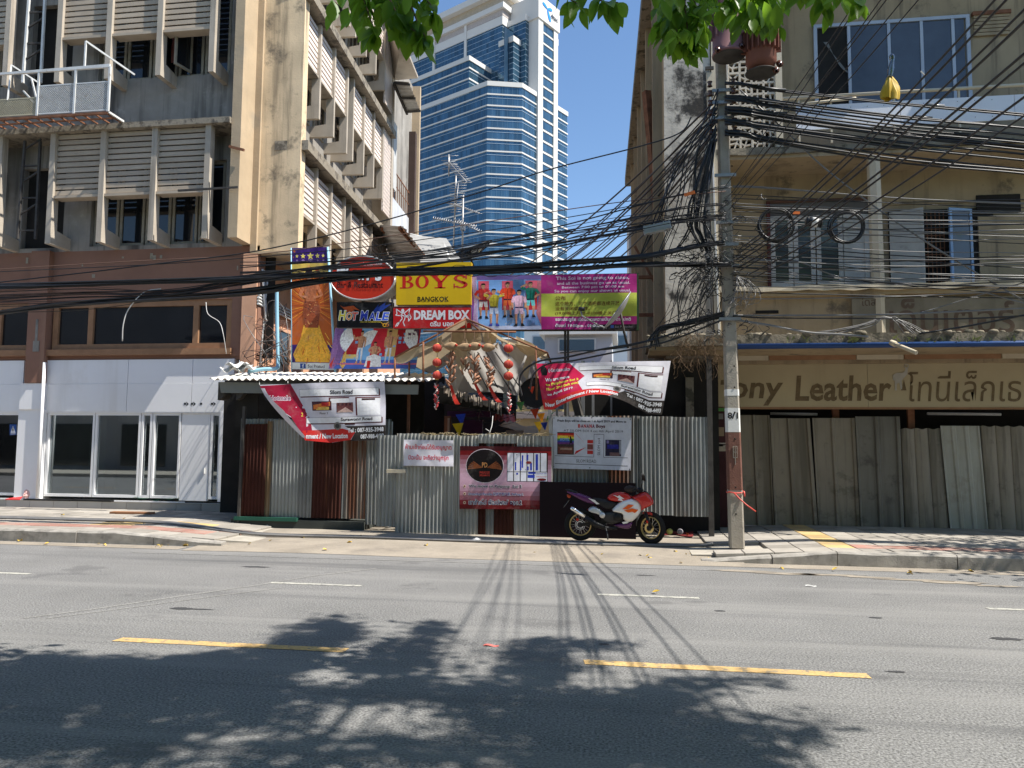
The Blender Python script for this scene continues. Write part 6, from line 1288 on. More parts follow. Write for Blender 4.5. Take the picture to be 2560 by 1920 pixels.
# --- two copies of the moving notice: one torn and folded, one swung by the wind
def moving(t, full):
    RM = K(150, 22, 52) if not full else K(190, 20, 70)
    DK, MR = K(52, 46, 44), K(95, 38, 42)
    t.poly([(0, .12), (.35, .12), (.30, .45), (.36, .60), (.25, 1.0), (0, 1.0)] if full else [(0.0, .98), (.10, .64), (.25, .42), (.34, .10), (.42, .10), (.40, .38), (.25, 1.0)], RM); 
    if full: t.poly([(0, .0), (.55, 0), (.66, .16), (.3, .20), (0, .22)], K(196, 44, 40), lvl=2)
    else: t.poly([(.36, .0), (.56, -.04), (.72, .0), (.76, .13), (.66, .20), (.34, .17)], K(196, 44, 40), lvl=2)
    t.poly([(.55, -.02), (1, -.02), (1, .24), (.68, .24)] if full else [(.72, -.02), (1, -.02), (1, .235), (.68, .24), (.76, .13)], DK, lvl=3)
    for a, b_, v0, v1 in ((.32, .95, .77, .90), (.42, .88, .30, .42) if False else (.37, .97, .295, .40)): t.rect(a + .008, v0 - .015, b_ + .008, v1 - .02, MR, lvl=1); t.rect(a, v0, b_, v1, WHI, lvl=2); t.frame(a, v0, b_, v1, .004, K(60, 50, 50), lvl=3)
    for a, b_, v0, v1 in ((.56, .72, .64, .745), (.77, .96, .42, .74)): t.rect(a, v0, b_, v1, MR, lvl=1); t.rect(a + .012, v0 + .0, b_, v1 - .02, WHI, lvl=2)
    t.rect(.42, .52, .58, .68, K(70, 35, 50), 'photo', 3); t.poly([(.43, .54), (.57, .6), (.57, .67), (.43, .62)], K(215, 120, 50), 'photo', 4); t.rect(.45, .53, .56, .58, K(215, 180, 90), 'photo', 4); t.rect(.50, .60, .56, .66, K(170, 40, 40), 'photo', 5)
    t.rect(.62, .48, .75, .65, K(105, 60, 60), 'photo', 3); t.poly([(.62, .48), (.69, .57), (.75, .48)], K(190, 160, 150), 'photo', 4)
    for k in range(4): t.rect(.63 + k * .03, .60, .645 + k * .03, .645, K(70, 30, 40), 'photo', 5)
    t.text('Floor 2', .48, .455, .55, .49, K(60, 50, 50), .01); t.text('Silom Road', .57, .80, .75, .875, K(40, 35, 35), .03, lvl=4); t.text('Surawong Road', .65, .315, .90, .385, K(40, 35, 35), .03, lvl=4)
    t.rect(.82, .685, .92, .715, K(60, 30, 30), 'map_tag', 4); t.rect(.68, .26, .76, .285, K(60, 30, 30), 'map_tag', 4); t.ell(.62, .245, .03, .07, K(120, 115, 110), 'map_mark', 5); t.ell(.62, .245, .018, .04, K(60, 60, 60), 'map_mark', 6)
    t.text('Tel : 087-935-3948', .70, .125, .985, .205, WHI, .035, lvl=5); t.text('087-988-4493', .80, .01, .985, .09, WHI, .035, lvl=5)
    t.poly([(.035, .92), (.05, .95), (.065, .92), (.075, .85), (.07, .74), (.03, .74), (.025, .85)] if full else [(.03, .80), (.045, .86), (.06, .80), (.08, .72), (.05, .70)], BLKI, 'torso_mark', 4)
    t.text('Hotmale', .085 if full else .08, .80 if full else .70, .25, .88 if full else .80, K(225, 205, 215), .07, lvl=3); t.text('Hotmale', .09 if full else .085, .81 if full else .71, .245, .87 if full else .79, K(80, 20, 60), .01, lvl=4)
    if full:
        for s_, v0, c, b_ in (('We are move', .60, WHI, .24), ('to Patphong Soi 2', .49, K(235, 225, 80), .31), ('Floor 2nd (left side)', .39, K(235, 225, 80), .31), ('on April 2019', .28, WHI, .26)): t.text(s_, .05, v0, b_, v0 + .075, c, .03, lvl=4)
        t.text('New Entertainment / New Location', .02, .06, .63, .15, WHI, .035, lvl=5)
    else: t.text('nment / New Location', .37, .03, .70, .12, WHI, .035, lvl=5); t.text('2', .33, .42, .345, .49, K(220, 200, 80), .02, lvl=4)
def w1(u, v):
    f = max(0, (.38 - u)) * max(0, 1 - v); return (.10 * f * 4 + .022 * math.sin(8 * u + 4 * v) + .012 * math.sin(19 * u + 7 * v), .10 * f, .05 * math.sin(u * 3.1) * (1 - v) * -.6)
t = Print('torn_banner', 'torn white and red moving notice banner folded over at its lower left corner', 'banner', corners((652, 1098), (966, 1096), (961, 954), (649, 962), 13.95), K(205, 202, 212), warp=w1, grid=(36, 18), group='moving notice banners', outline=[(0, 1), (.24, 1.0), (.6, 1.01), (1, 1), (1, 0), (.78, .02), (.57, -.04), (.36, .02), (.345, .06), (.28, .36), (.2, .48), (.08, .70), (0.01, .95)])
moving(t, False); t.done()
mb = MB(); mb.grid(lambda u, v: t.P(.02 + .33 * u + .03 * v, .93 - .88 * u ** .8 + .10 * v * (1 - abs(2 * u - 1)), .05 + .07 * math.sin(u * 3.1) * v), 12, 4); mb.build('folded_corner', ink(K(205, 200, 208)), t.root)
b = MB()
for px, py in ((649, 962), (961, 954), (720, 958), (800, 956), (880, 955)): b.bar(onY(px, py, 13.95), onY(px - 1, py - 14, 14.05), .008)
b.build('string', WTC, t.root)
def w2(u, v):
    lift = (1 - v) * math.sin(min(1, max(0, (u - .08) / .8)) * math.pi) * .30
    return (.16 * (1 - v) * math.sin(3.0 * u) + .04 * math.sin(7 * u + 3 * v), 0, lift)
t = Print('swinging_banner', 'crimson and white moving notice banner billowing over the lane mouth with its lower edge lifted', 'banner', corners((1360, 1024), (1655, 1034), (1677, 902), (1341, 909), 13.9), K(208, 206, 214), warp=w2, grid=(40, 18), group='moving notice banners')
moving(t, True); t.done()
# --- small white cloth notice, the red move poster, the white board
t = Print('cloth_notice', 'small creased white cloth notice with two lines of red Thai writing', 'notice', corners((1009, 1164), (1134, 1166), (1134, 1101), (1010, 1099), 13.86), K(214, 210, 218), warp=lambda u, v: .012 * math.sin(7 * u * v + 2) + .01 * abs(math.sin(5 * u + 3 * v)) + .008 * math.sin(17 * u - 8 * v), grid=(26, 14))
t.text('ห้ามเข้าก่อนได้รับอนุญาต', .04, .58, .96, .84, K(205, 60, 80), .02); t.text('มิฉะนั้น จะถือว่าบุกรุก', .10, .18, .90, .44, K(205, 60, 80), .02); t.done()
t = Print('move_poster', 'red graded poster with a black oval emblem and a street map on the tin gate', 'poster', corners((1149, 1272), (1378, 1274), (1379, 1117), (1150, 1115), 13.84), K(120, 24, 28), warp=lambda u, v: .006 * math.sin(9 * u + 6 * v), grid=(12, 12))
for k in range(14): f = k / 14; s_ = math.sin(math.pi * min(1, max(0, (f - .05) / .8))); t.rect(0, f, 1, f + .0715, tuple(a + (b_ - a) * s_ ** 1.2 * .85 for a, b_ in zip(K(125, 18, 24), K(205, 170, 190))), 'grading', 1)
t.rect(0, .93, 1, 1, K(70, 14, 20), 'grading', 2); t.rect(0, .0, 1, .06, K(105, 16, 22), 'grading', 2)
t.ell(.275, .685, .21, .275, K(215, 200, 205), 'emblem', 2, 32); t.ell(.275, .685, .203, .265, K(20, 12, 14), 'emblem', 3, 32)
for sg in (-1, 1):
    for k in range(9): a = .15 + k * .11; t.line([(.275 + sg * .03, .66), (.275 + sg * (.06 + .13 * math.cos(a)), .66 + .17 * math.sin(a) - .05)], .012, (K(150, 85, 45), K(110, 55, 30))[k % 2], 'emblem', 4)
t.text('PD', .245, .66, .305, .74, K(215, 150, 90), .02, lvl=5); t.text('PARADISE', .22, .56, .33, .60, K(190, 60, 50), .03, lvl=5); t.text('DREAMBOYS', .22, .52, .33, .55, K(190, 60, 50), .03, lvl=5)
t.rect(.52, .44, .96, .90, BLKI, 'map', 2); 
for i in range(6): t.rect(.525 + i * .072, .60, .525 + i * .072 + .062, .895, K(222, 222, 232), 'map', 3)
for i in range(4): t.rect(.525 + i * .072, .447, .525 + i * .072 + .062, .59, K(222, 222, 232), 'map', 3)
t.rect(.815, .447, .955, .59, K(222, 222, 232), 'map', 3)
for a, v0, b_, v1 in ((.605, .62, .62, .75), (.68, .66, .695, .86), (.66, .62, .675, .77), (.73, .78, .75, .87), (.735, .62, .755, .68), (.77, .62, .79, .74), (.83, .62, .855, .88), (.745, .50, .82, .55), (.75, .565, .83, .59), (.62, .55, .64, .58), (.72, .62, .727, .64)): t.rect(a, v0, b_, v1, K(40, 60, 170), 'map', 4)
t.ell(.755, .745, .03, .022, K(130, 20, 24), 'map', 5); t.ell(.895, .475, .05, .02, K(110, 16, 20), 'map', 5); t.text('Hotel Royal Suite', .84, .56, .95, .58, K(60, 60, 170), .02, lvl=5); t.text('Patpong Tower', .84, .51, .95, .53, K(190, 60, 60), .02, lvl=5)
for v, s_, b_, c in ((.33, 'We move to Patpong  Soi 2', .68, K(35, 20, 40)), (.21, 'Dreamboys Paradise 已经搬到这里. PatPong 2.', .70, K(70, 60, 130)), (.07, 'เราย้ายไป พัฒน์พงศ์ ซอย.2', .68, K(35, 30, 70))):
    h_ = .055 if v > .1 else .085; t.text(s_, .10, v - .005, b_ + .005, v + h_ + .005, WHI, .06, lvl=3); t.text(s_, .105, v, b_, v + h_, c, .02, lvl=4); t.ell(.055, v + .03, .014, .024, K(215, 195, 170), 'bullet', 3); t.ell(.055, v + .03, .008, .013, K(110, 40, 35), 'bullet', 4)
t.done()
t = Print('white_board', 'white notice board with a sketch map, two small photos and black lettering', 'notice board', corners((1381, 1171), (1577, 1176), (1579, 1044), (1382, 1041), 13.99), K(203, 203, 212), thick=.012, edge=ink(K(190, 190, 195)))
t.text('Fresh Boys will be close on 1 st April 2019 and Move to', .06, .885, .935, .945, K(25, 25, 30), .03)
for i, ch in enumerate('BANANA'): t.text(ch, .325 + i * .036, .79, .325 + i * .036 + .032, .86, K(190, 30, 35) if i % 2 == 0 else K(120, 20, 60), .05)
t.text('Boys', .555, .775, .67, .86, K(90, 25, 40), .04); t.text('AT SILOM SOI 4 on 4th April 2019', .14, .695, .895, .755, K(50, 45, 50), .0)
t.rect(.06, .27, .275, .70, K(60, 45, 40), 'photo', 1)
for i, c in enumerate((K(190, 40, 40), K(215, 120, 40), K(215, 205, 70), K(70, 140, 70), K(60, 70, 150), K(100, 50, 110))): t.rect(.06, .68 - (i + 1) * .035, .275, .68 - i * .035, c, 'photo', 2)
t.text('BANANA', .075, .60, .20, .635, K(245, 230, 90), .04, lvl=4); t.text('BOYS', .095, .535, .21, .585, K(120, 150, 215), .04, lvl=4); t.poly([(.215, .46), (.225, .55), (.22, .60), (.23, .64), (.24, .6), (.25, .55), (.255, .46), (.238, .5)], BLKI, 'photo', 3); t.rect(.07, .29, .26, .42, K(110, 60, 50), 'photo', 2); t.rect(.1, .36, .25, .40, K(160, 130, 110), 'photo', 3)
t.poly([(.28, .70), (.31, .66), (.43, .46)], K(196, 40, 36), 'arrow', 2); t.poly([(.28, .27), (.30, .34), (.43, .42)], K(196, 40, 36), 'arrow', 2)
t.rect(.445, .29, .52, .56, K(190, 50, 45), 'map', 1); t.rect(.445, .48, .52, .495, K(203, 203, 212), 'map', 2); t.rect(.445, .36, .52, .375, K(203, 203, 212), 'map', 2); t.rect(.445, .385, .52, .47, K(120, 60, 55), 'map', 2)
t.line([(.03, .245), (.53, .235), (.53, .67), (.655, .67), (.655, .235), (.96, .235)], .007, K(40, 35, 40), 'map'); t.line([(.03, .095), (.96, .08)], .009, K(40, 35, 40), 'map')
vs, fs, a, b_, c_, d_ = text2d('SILOM soi4', 0); t.add([(.575 + .035 * (1 - (y - c_) / (d_ - c_)), .27 + .33 * (x - a) / (b_ - a)) for x, y in vs], fs, K(60, 55, 60), 'lettering', 3)
t.rect(.675, .26, .875, .57, K(40, 35, 60), 'photo', 1); t.rect(.70, .40, .84, .48, K(40, 40, 130), 'photo', 2); t.rect(.73, .26, .86, .33, K(120, 90, 90), 'photo', 2); t.rect(.85, .3, .875, .56, K(150, 150, 160), 'photo', 2); t.rect(.69, .5, .72, .56, K(120, 110, 150), 'photo', 2)
t.text('SILOM ROAD', .305, .125, .56, .185, K(50, 45, 50), .0)
for u, v in ((.015, .97), (.5, .985), (.985, .97), (.015, .03), (.48, .03), (.985, .02)): t.ell(u, v, .008, .011, K(40, 40, 42), 'nail', 3, 8)
t.done()
# reflection of a pedestrian crossing sign, painted flat on the shop glass
t = Print('crossing_reflection', 'painted reflection of a blue and white pedestrian crossing sign in the left shop window', 'sign', corners((24, 1088), (41, 1087), (41, 1061), (24, 1061), 15.97), K(35, 75, 140), thick=.01, edge=GALV)
t.poly([(.12, .2), (.5, .85), (.88, .2)], WHI); t.poly([(.42, .62), (.55, .62), (.62, .3), (.5, .45), (.38, .25)], BLKI, lvl=2); t.ell(.5, .68, .07, .05, BLKI, lvl=2); t.rect(.15, .08, .85, .14, WHI); t.done()
# ------------------------------------------------------------------ tin fences
TIN = [mat('zinc_tin', c, 0.5, metal=0.45, var=(2.2, 0.14), streak=[(0.75, 4, s, 0.46, 0.68), (0.3, 9, (0.45, 0.45, 0.42), 0.6, 0.7), (0.55, 6, (0.13, 0.065, 0.035), 0.58, 0.70)], bump=None) for c, s in (((0.30, 0.31, 0.30), (0.15, 0.13, 0.11)), ((0.22, 0.225, 0.22), (0.10, 0.09, 0.08)))]
LTIN = mat('bright_zinc_tin', (0.38, 0.38, 0.355), 0.45, metal=0.4, var=(2, .1), streak=[(.7, 4, (.16, .14, .115), .48, .68), (.5, 9, (.20, .12, .07), .58, .70)], bump=None)
RTIN = mat('rusted_tin', (0.052, 0.014, 0.009), 0.85, var=(3, .3), streak=[(.7, 5, (.06, .02, .012), .5, .7), (.35, 9, (.22, .09, .04), .6, .75)], bump=(60, .3))
STIN = mat('streaky_rust_tin', (0.24, 0.21, 0.18), 0.7, metal=.2, var=(2, .15), streak=[(.9, 6, (.14, .05, .022), .42, .56), (.5, 11, (.07, .03, .02), .5, .65)], bump=None)
YTIN = mat('stained_tin', (0.26, 0.25, 0.20), 0.65, metal=.2, streak=[(.8, 5, (.20, .11, .04), .45, .6)], bump=None)
def tin(parent, x0, x1, z0, z1, Y, m, dx=0.0, pitch=.072, amp=.015, top=None):
    L_ = x1 - x0; n = max(6, int(L_ / pitch * 6)); vs = []
    for k in range(n + 1):
        u = k / n; x = x0 + L_ * u; d = amp * math.sin(u * L_ / pitch * 2 * math.pi)
        for t in (0, .5, 1): vs.append((x + dx * t, Y + d + (.012 * math.sin(x * 3) if t == .5 else 0), z0 + (z1 - z0) * t + (R(-.012, .012) if t == 1 and k % 6 == 0 else 0)))
    return MB().add(vs, [(k * 3 + j, k * 3 + 3 + j, k * 3 + 4 + j, k * 3 + 1 + j) for k in range(n) for j in range(2)], True).build('tin_sheet', m, parent)
Z3b = lambda x, y: (540 + x * .3255, 860 + y * .3255)
def X3(x, y, Y): return onY(*Z3b(x, y), Y).x
SF = thing('tin_fence', 'shaded fence of rusty and grey corrugated tin sheets closing the left stall', 'fence', onY(790, 1300, 14.2))
zt_ = onY(780, 1050, 14.2).z
for x0, x1, m in ((180, 200, 0), (192, 385, 'r'), (380, 425, 'y'), (418, 640, 0), (634, 745, 1), (742, 968, 'r'), (955, 995, 0), (988, 1160, 's'), (1155, 1352, 0)):
    a, b_ = X3(x0, 1000, 14.2), X3(x1, 1000, 14.2); mm = {'r': RTIN, 'y': YTIN, 's': STIN}.get(m) if isinstance(m, str) else TIN[m]
    tin(SF, a, b_, .27 - .1 * (x0 > 1100), zt_ - (.10 if m == 'r' else 0) + R(-.03, .03), 14.2 - R(0, .03) - (.02 if m == 'r' else 0), mm, dx=R(.0, .02))
tin(SF, X3(175, 1000, 14.24), X3(1340, 1000, 14.24), zt_ - .22, zt_ + .02, 14.26, TIN[0])
MB().bar(V((X3(185, 900, 14.1), 14.12, .15)), V((X3(212, 560, 14.1), 14.12, 2.4)), .05).build('post', BLKST, SF)
MB().box(X3(130, 1300, 14.2), X3(1150, 1300, 14.2), 14.12, 15.6, .0, .22).build('plinth', mat('dark_plinth', (.05, .055, .05), .9), SF); MB().box(X3(160, 1300, 14.2), X3(640, 1300, 14.2), 14.08, 14.2, .2, .27).build('plinth_trim', mat('green_trim', (.02, .09, .06), .7), SF)
GF = thing('tin_gate', 'pale corrugated tin gate across the lane mouth lit by the sun', 'fence', onY(1180, 1320, 13.9))
Z3c = lambda x, y: (960 + x / 3.072, 820 + y / 3.072)
def Xc(x, Y): return onY(*Z3c(x, 1300), Y).x
zg = onY(1180, 1086, 13.9).z
for x0, x1, m in ((-60, 92, TIN[0]), (88, 332, LTIN), (328, 562, LTIN), (556, 724, LTIN), (1000, 1200, LTIN), (1196, 1300, LTIN)): tin(GF, Xc(x0, 13.9), Xc(x1, 13.9), .05 + (.12 if x0 < 0 else 0), zg + R(-.03, .02), 13.9 + R(-.012, .012), m, dx=R(-.01, .01))
for x0, x1, m in ((722, 782, RTIN), (780, 848, TIN[1]), (845, 1008, RTIN)): tin(GF, Xc(x0, 13.9), Xc(x1, 13.9), .05, zg - .02, 13.91, m)
tin(GF, Xc(840, 13.88), Xc(1020, 13.88), zg - .28, zg - .16, 13.885, RTIN); tin(GF, Xc(720, 13.88), Xc(1010, 13.88), zg - .16, zg + .01, 13.88, LTIN)
b = MB(); b.box(X3(1312, 970, 13.78), X3(1452, 970, 13.78), 13.76, 13.84, onY(*Z3b(1380, 990), 13.8).z, onY(*Z3b(1380, 962), 13.8).z); b.build('wooden_handle', PALE, GF)
b = MB(); zz_ = zg + .01
for k in range(50): x = R(Xc(180, 13.8), Xc(1280, 13.8)); b.tube([V((x, 13.86, zz_ + R(-.03, .02))), V((x + R(.03, .12), 13.84, zz_ + R(-.05, .03))), V((x + R(.1, .2), 13.86, zz_ + R(-.03, .02)))], .004, 4, cap=False)
b.build('barbed_wire', mat('rusty_wire', (.35, .28, .16), .7), GF, kind='stuff')
MB().box(onY(1349, 1300, 13.8).x, onY(1590, 1300, 13.8).x, 13.8, 13.84, .04, onY(1400, 1205, 13.8).z).build('dark_board', mat('black_maroon_board', (.006, .003, .005), .7, bump=None, spec=.1), None, 'black maroon board leaning on the fence behind the motorcycle', 'board')
RF = thing('tin_fence', 'shaded grey corrugated tin fence behind the motorcycle and white notice board', 'fence', onY(1620, 1290, 14.1))
Z3d = lambda x, y: (1320 + x * .3255, 860 + y * .3255)
def Xd(x, Y): return onY(*Z3d(x, 1000), Y).x
for x0, x1, m, yt, yb in ((180, 458, TIN[0], 552, 1420), (452, 622, TIN[1], 552, 1420), (616, 792, STIN, 552, 1420), (786, 866, TIN[1], 552, 1400), (858, 1118, TIN[0], 556, 1312), (1112, 1396, TIN[0], 560, 1318)): tin(RF, Xd(x0, 14.1), Xd(x1, 14.1), max(.05, onY(*Z3d(900, yb), 14.1).z), onY(*Z3d(900, yt), 14.1).z, 14.1 + R(-.015, .015), m, dx=R(-.015, .01))
MB().bar(V((Xd(1405, 14.1), 14.12, .06)), V((Xd(1400, 14.1), 14.12, 3.3)), .09).build('post', BLKST, RF)
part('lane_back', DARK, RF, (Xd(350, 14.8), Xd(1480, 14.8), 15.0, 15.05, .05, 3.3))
b = MB(); 
for x in (220, 300, 420, 500, 640): b.bar(V((Xd(x, 14.6), 14.6, 2.0)), V((Xd(x + R(-6, 6), 14.6), 14.6, 3.3)), R(.03, .09))
b.build('stall_uprights', GALV, RF)
MB().bar(V((Xd(330, 14.5), 14.5, 2.9)), V((Xd(400, 14.5), 14.45, 2.2)), .13).build('brace', BLKST, RF)
part('stained_column', MOSS, RB, (Xd(1218, 14.9), Xd(1280, 14.9), 14.9, 14.98, 2.1, 3.0))
# ------------------------------------------------------------------ stall with a wavy roof
ST = thing('roofed_stall', 'low stall with a wavy fibre cement roof and a grey fascia board', 'stall', onY(790, 1310, 14.8))
FIB = mat('fibre_cement_sheet', (0.62, 0.60, 0.56), 0.85, var=(3, .1), streak=[(.3, 3, (.35, .32, .28), .55, .8)], rand=.08, bump=None)
ex0, ex1 = onY(524, 944, 14.0).x, onY(1075, 957, 14.0).x
for r_ in range(3):
    y0 = 13.98 + r_ * .5; z0 = 2.93 + r_ * .075
    for k in range(6):
        a = ex0 + (ex1 - ex0) * k / 6; b_ = ex0 + (ex1 - ex0) * (k + 1) / 6 + .05; sl = -.012 * (k / 6) * 4; lift = .012 * r_ + R(0, .01)
        corrugated((a, y0, z0 + sl + lift), (b_, y0 + R(-.02, .02), z0 + sl - .012 + lift), (b_, y0 + .58, z0 + sl + .085 + lift), (a, y0 + .58, z0 + sl + .095 + lift), .146, .026).build('roof_sheet', FIB, ST)
FAS = mat('grey_fascia_paint', (0.20, 0.21, 0.20), .7, var=(2, .1), bump=None)
MB().prism([onY(548, 955, 14.12), onY(1046, 962, 14.12), onY(1044, 986, 14.12), onY(552, 982, 14.12)], (0, .04, 0)).build('fascia', FAS, ST)
for px in (546, 592): MB().prism([onY(px, 955, 14.16), onY(px + 14, 955, 14.16), onY(px + 16, 985, 14.16), onY(px + 8, 996, 14.16), onY(px - 2, 1000, 14.16)], (0, .3, 0)).build('corbel', BLKST, ST)
part('dark_curtain', DARK, ST, (onY(590, 1000, 14.3).x, onY(646, 1000, 14.3).x, 14.3, 14.33, 2.0, 2.9)); part('stall_back', DARK, ST, (onY(560, 1000, 15.6).x, onY(1060, 1000, 15.6).x, 15.6, 15.65, .05, 3.05)); part('stall_post', RUSTY, ST, (onY(1018, 1000, 14.5).x, onY(1018, 1000, 14.5).x + .05, 14.5, 14.55, .05, 2.9))
BT = thing('blue_pipe', 'pale blue plastic pipe bent along the stall roof and up the wall', 'pipe', onY(694, 930, 15.3))
MB().tube(spline([onY(692, 716, 15.3), onY(693, 820, 15.3), onY(695, 905, 15.25), onY(690, 921, 15.1), onY(660, 923, 15.0), onY(620, 928, 14.9), onY(700, 926, 14.8)][:6], 5), .04, 8).build('pipe', CY, BT)
for k, (px, py, c_) in enumerate(((598, 915, (.6, .6, .58)), (612, 922, (.5, .52, .52)), (585, 926, (.62, .6, .55)))):
    c = onY(px, py, 14.75); MB().grid(lambda u, v: c + V(((u - .5) * .5, (v - .5) * .25, .07 * math.sin(u * 9 + k) * math.sin(v * 5 + 1) + .05 * v)), 10, 5).build('plastic_sheet', ink(c_), None, ('crumpled white plastic sheet lying on the stall roof edge', 'crumpled grey plastic sheet beside the blue pipe on the roof', 'flat pale scrap lying at the left tip of the stall roof')[k], 'plastic scrap')
# thin wires and clutter on the pink wall
for k in range(15): cable([LS(R(-.2, 2.5), -.84, R(3.2, 5.2)), LS(R(-.2, 2.5), -.7, R(3, 5)), onY(R(600, 720), R(760, 900), 15.5), onY(R(600, 730), R(850, 915), 15.2)], R(.004, .009), random.choice((BLK, BLK, BRN, GRY)), 'loose thin wire straggling over the pink lane wall', 'loose wires on the pink wall', 5)
# ------------------------------------------------------------------ torn awning on a light frame
CANV = bpy.data.materials.new('beige_canvas'); CANV.use_nodes = True
_nt = CANV.node_tree; _p = _nt.nodes['Principled BSDF']; _p.inputs['Roughness'].default_value = .9
_c = _n(_nt, 'ShaderNodeTexNoise'); _c.inputs['Scale'].default_value = 3; _m = _n(_nt, 'ShaderNodeMix', data_type='RGBA'); _m.inputs[6].default_value = (.36, .28, .18, 1); _m.inputs[7].default_value = (.60, .50, .34, 1); _nt.links.new(_c.outputs[0], _m.inputs[0]); _nt.links.new(_m.outputs[2], _p.inputs['Base Color'])
_t = _n(_nt, 'ShaderNodeBsdfTranslucent'); _nt.links.new(_m.outputs[2], _t.inputs[0]); _x = _n(_nt, 'ShaderNodeMixShader'); _x.inputs[0].default_value = .4
_nt.links.new(_p.outputs[0], _x.inputs[1]); _nt.links.new(_t.outputs[0], _x.inputs[2]); _nt.links.new(_x.outputs[0], [n for n in _nt.nodes if n.type == 'OUTPUT_MATERIAL'][0].inputs[0])
GCAN = mat('grey_tarpaulin', (.46, .44, .41), .8, var=(1.5, .25), streak=[(.4, 3, (.2, .18, .16), .5, .7)], blot=[(.5, 3, (.2, .18, .16), .52, .7)], bump=None)
_gp = GCAN.node_tree; _pb = _gp.nodes['Principled BSDF']; _gt = _n(_gp, 'ShaderNodeBsdfTranslucent'); _gt.inputs[0].default_value = (.5, .48, .44, 1); _gm = _n(_gp, 'ShaderNodeMixShader'); _gm.inputs[0].default_value = .45
_gp.links.new(_pb.outputs[0], _gm.inputs[1]); _gp.links.new(_gt.outputs[0], _gm.inputs[2]); _gp.links.new(_gm.outputs[0], [n for n in _gp.nodes if n.type == 'OUTPUT_MATERIAL'][0].inputs[0])
AWN = thing('torn_awning', 'torn beige canvas awning on a light steel frame over the lane mouth', 'awning', onY(1165, 950, 15))
Af, Ab = onY(1165, 797, 14.3), onY(1165, 797, 14.3) + V((0.1, 2.6, -.03)); Lf, Lb = onY(986, 894, 14.2), onY(986, 894, 14.2) + V((.05, 2.6, -.05)); Rf, Rb_ = onY(1368, 882, 14.3), onY(1368, 882, 14.3) + V((-.1, 2.4, -.1))
def sag(a, b_, c, d, s_, wr=.02):
    return lambda u, v: a.lerp(b_, u).lerp(d.lerp(c, u), v) + V((0, 0, -s_ * 4 * u * (1 - u) - s_ * 2 * v * (1 - v) + wr * math.sin(9 * u + 5 * v)))
MB().grid(sag(Lf, Af, Ab, Lb, .04), 14, 8).build('canvas', CANV, AWN); tc = sag(Af, Rf, Rb_, Ab, .05, .035)
MB().grid(lambda u, v: tc(u, v * (.16 + .16 * u + .07 * math.sin(23 * u) + .05 * math.sin(51 * u + 1))), 40, 4).build('canvas', CANV, AWN)
MB().grid(lambda u, v: Lf.lerp(V((Lf.x + .9, 14.3, Lf.z + .42)), u) + V((0, .02 * math.sin(8 * u), -(.10 + .05 * math.sin(7 * u) + .25 * u * (1 - u)) * v)), 12, 3).build('valance', CANV, AWN)
b = MB()
for p, q in ((Lf, Af), (Af, Rf), (Lf, Lb), (Af, Ab), (Rf, Rb_), (onY(1058, 828, 14.25), onY(1290, 830, 14.3)), (onY(1058, 855, 14.2), onY(1058, 955, 14.2)), (onY(987, 894, 14.2), onY(987, 947, 14.2)), (onY(1023, 905, 14.6), onY(1023, 940, 14.6)), (onY(1340, 865, 14.3), onY(1342, 1000, 14.3)), (Af, onY(1200, 828, 14.3)), (onY(1165, 800, 14.3), onY(1165, 828, 14.3))): b.tube([p, q], .02, 6)
b.build('frame', RUSTY, AWN)
def rag(pts, Y0, Y1, m, nm='torn_flap'):
    P = [onY(x, y, Y0 + (Y1 - Y0) * i / len(pts)) for i, (x, y) in enumerate(pts)]; c = sum(P, V((0, 0, 0))) / len(P) + V((0, R(-.06, .06), 0)); n = len(P)
    vs = [c] + [p for i in range(n) for p in (P[i], P[i].lerp(P[(i + 1) % n], .5) + V((R(-.02, .02), R(-.03, .03), R(-.02, .02))))]; m_ = 2 * n
    MB().add(vs, [(0, 1 + i, 1 + (i + 1) % m_) for i in range(m_)], False).build(nm, m, AWN)
rag([(1130, 830), (1165, 826), (1168, 905), (1155, 930), (1140, 900), (1128, 860)], 14.6, 14.7, CANV); rag([(1165, 826), (1200, 828), (1205, 850), (1190, 872), (1172, 868)], 14.65, 14.7, CANV)
rag([(1205, 830), (1245, 828), (1240, 856), (1222, 870), (1208, 850)], 14.6, 14.65, CANV); rag([(1290, 840), (1330, 858), (1366, 884), (1330, 905), (1318, 950), (1305, 930), (1318, 890), (1288, 862)], 14.4, 14.5, CANV); rag([(1120, 905), (1150, 900), (1160, 940), (1140, 985), (1120, 960)], 14.8, 14.9, GCAN)
rag([(1250, 850), (1292, 846), (1315, 880), (1300, 915), (1268, 880)], 14.7, 14.75, GCAN)
MB().grid(lambda u, v: onY(1125 + 215 * u, 848 + 24 * u + (128 - 10 * u) * v + 3 * math.sin(9 * u), 15.9 - .5 * v + .07 * math.sin(11 * u + 5 * v) + .05 * math.sin(23 * u - 7 * v)), 30, 16).build('rear_tarpaulin', GCAN, AWN)
for k in range(5): MB().tube([onY(1150 + k * 22, 880, 15.4), onY(1200 + k * 26, 990 - k * 4, 15.4)], .012, 4).build('cord', BLK, AWN)
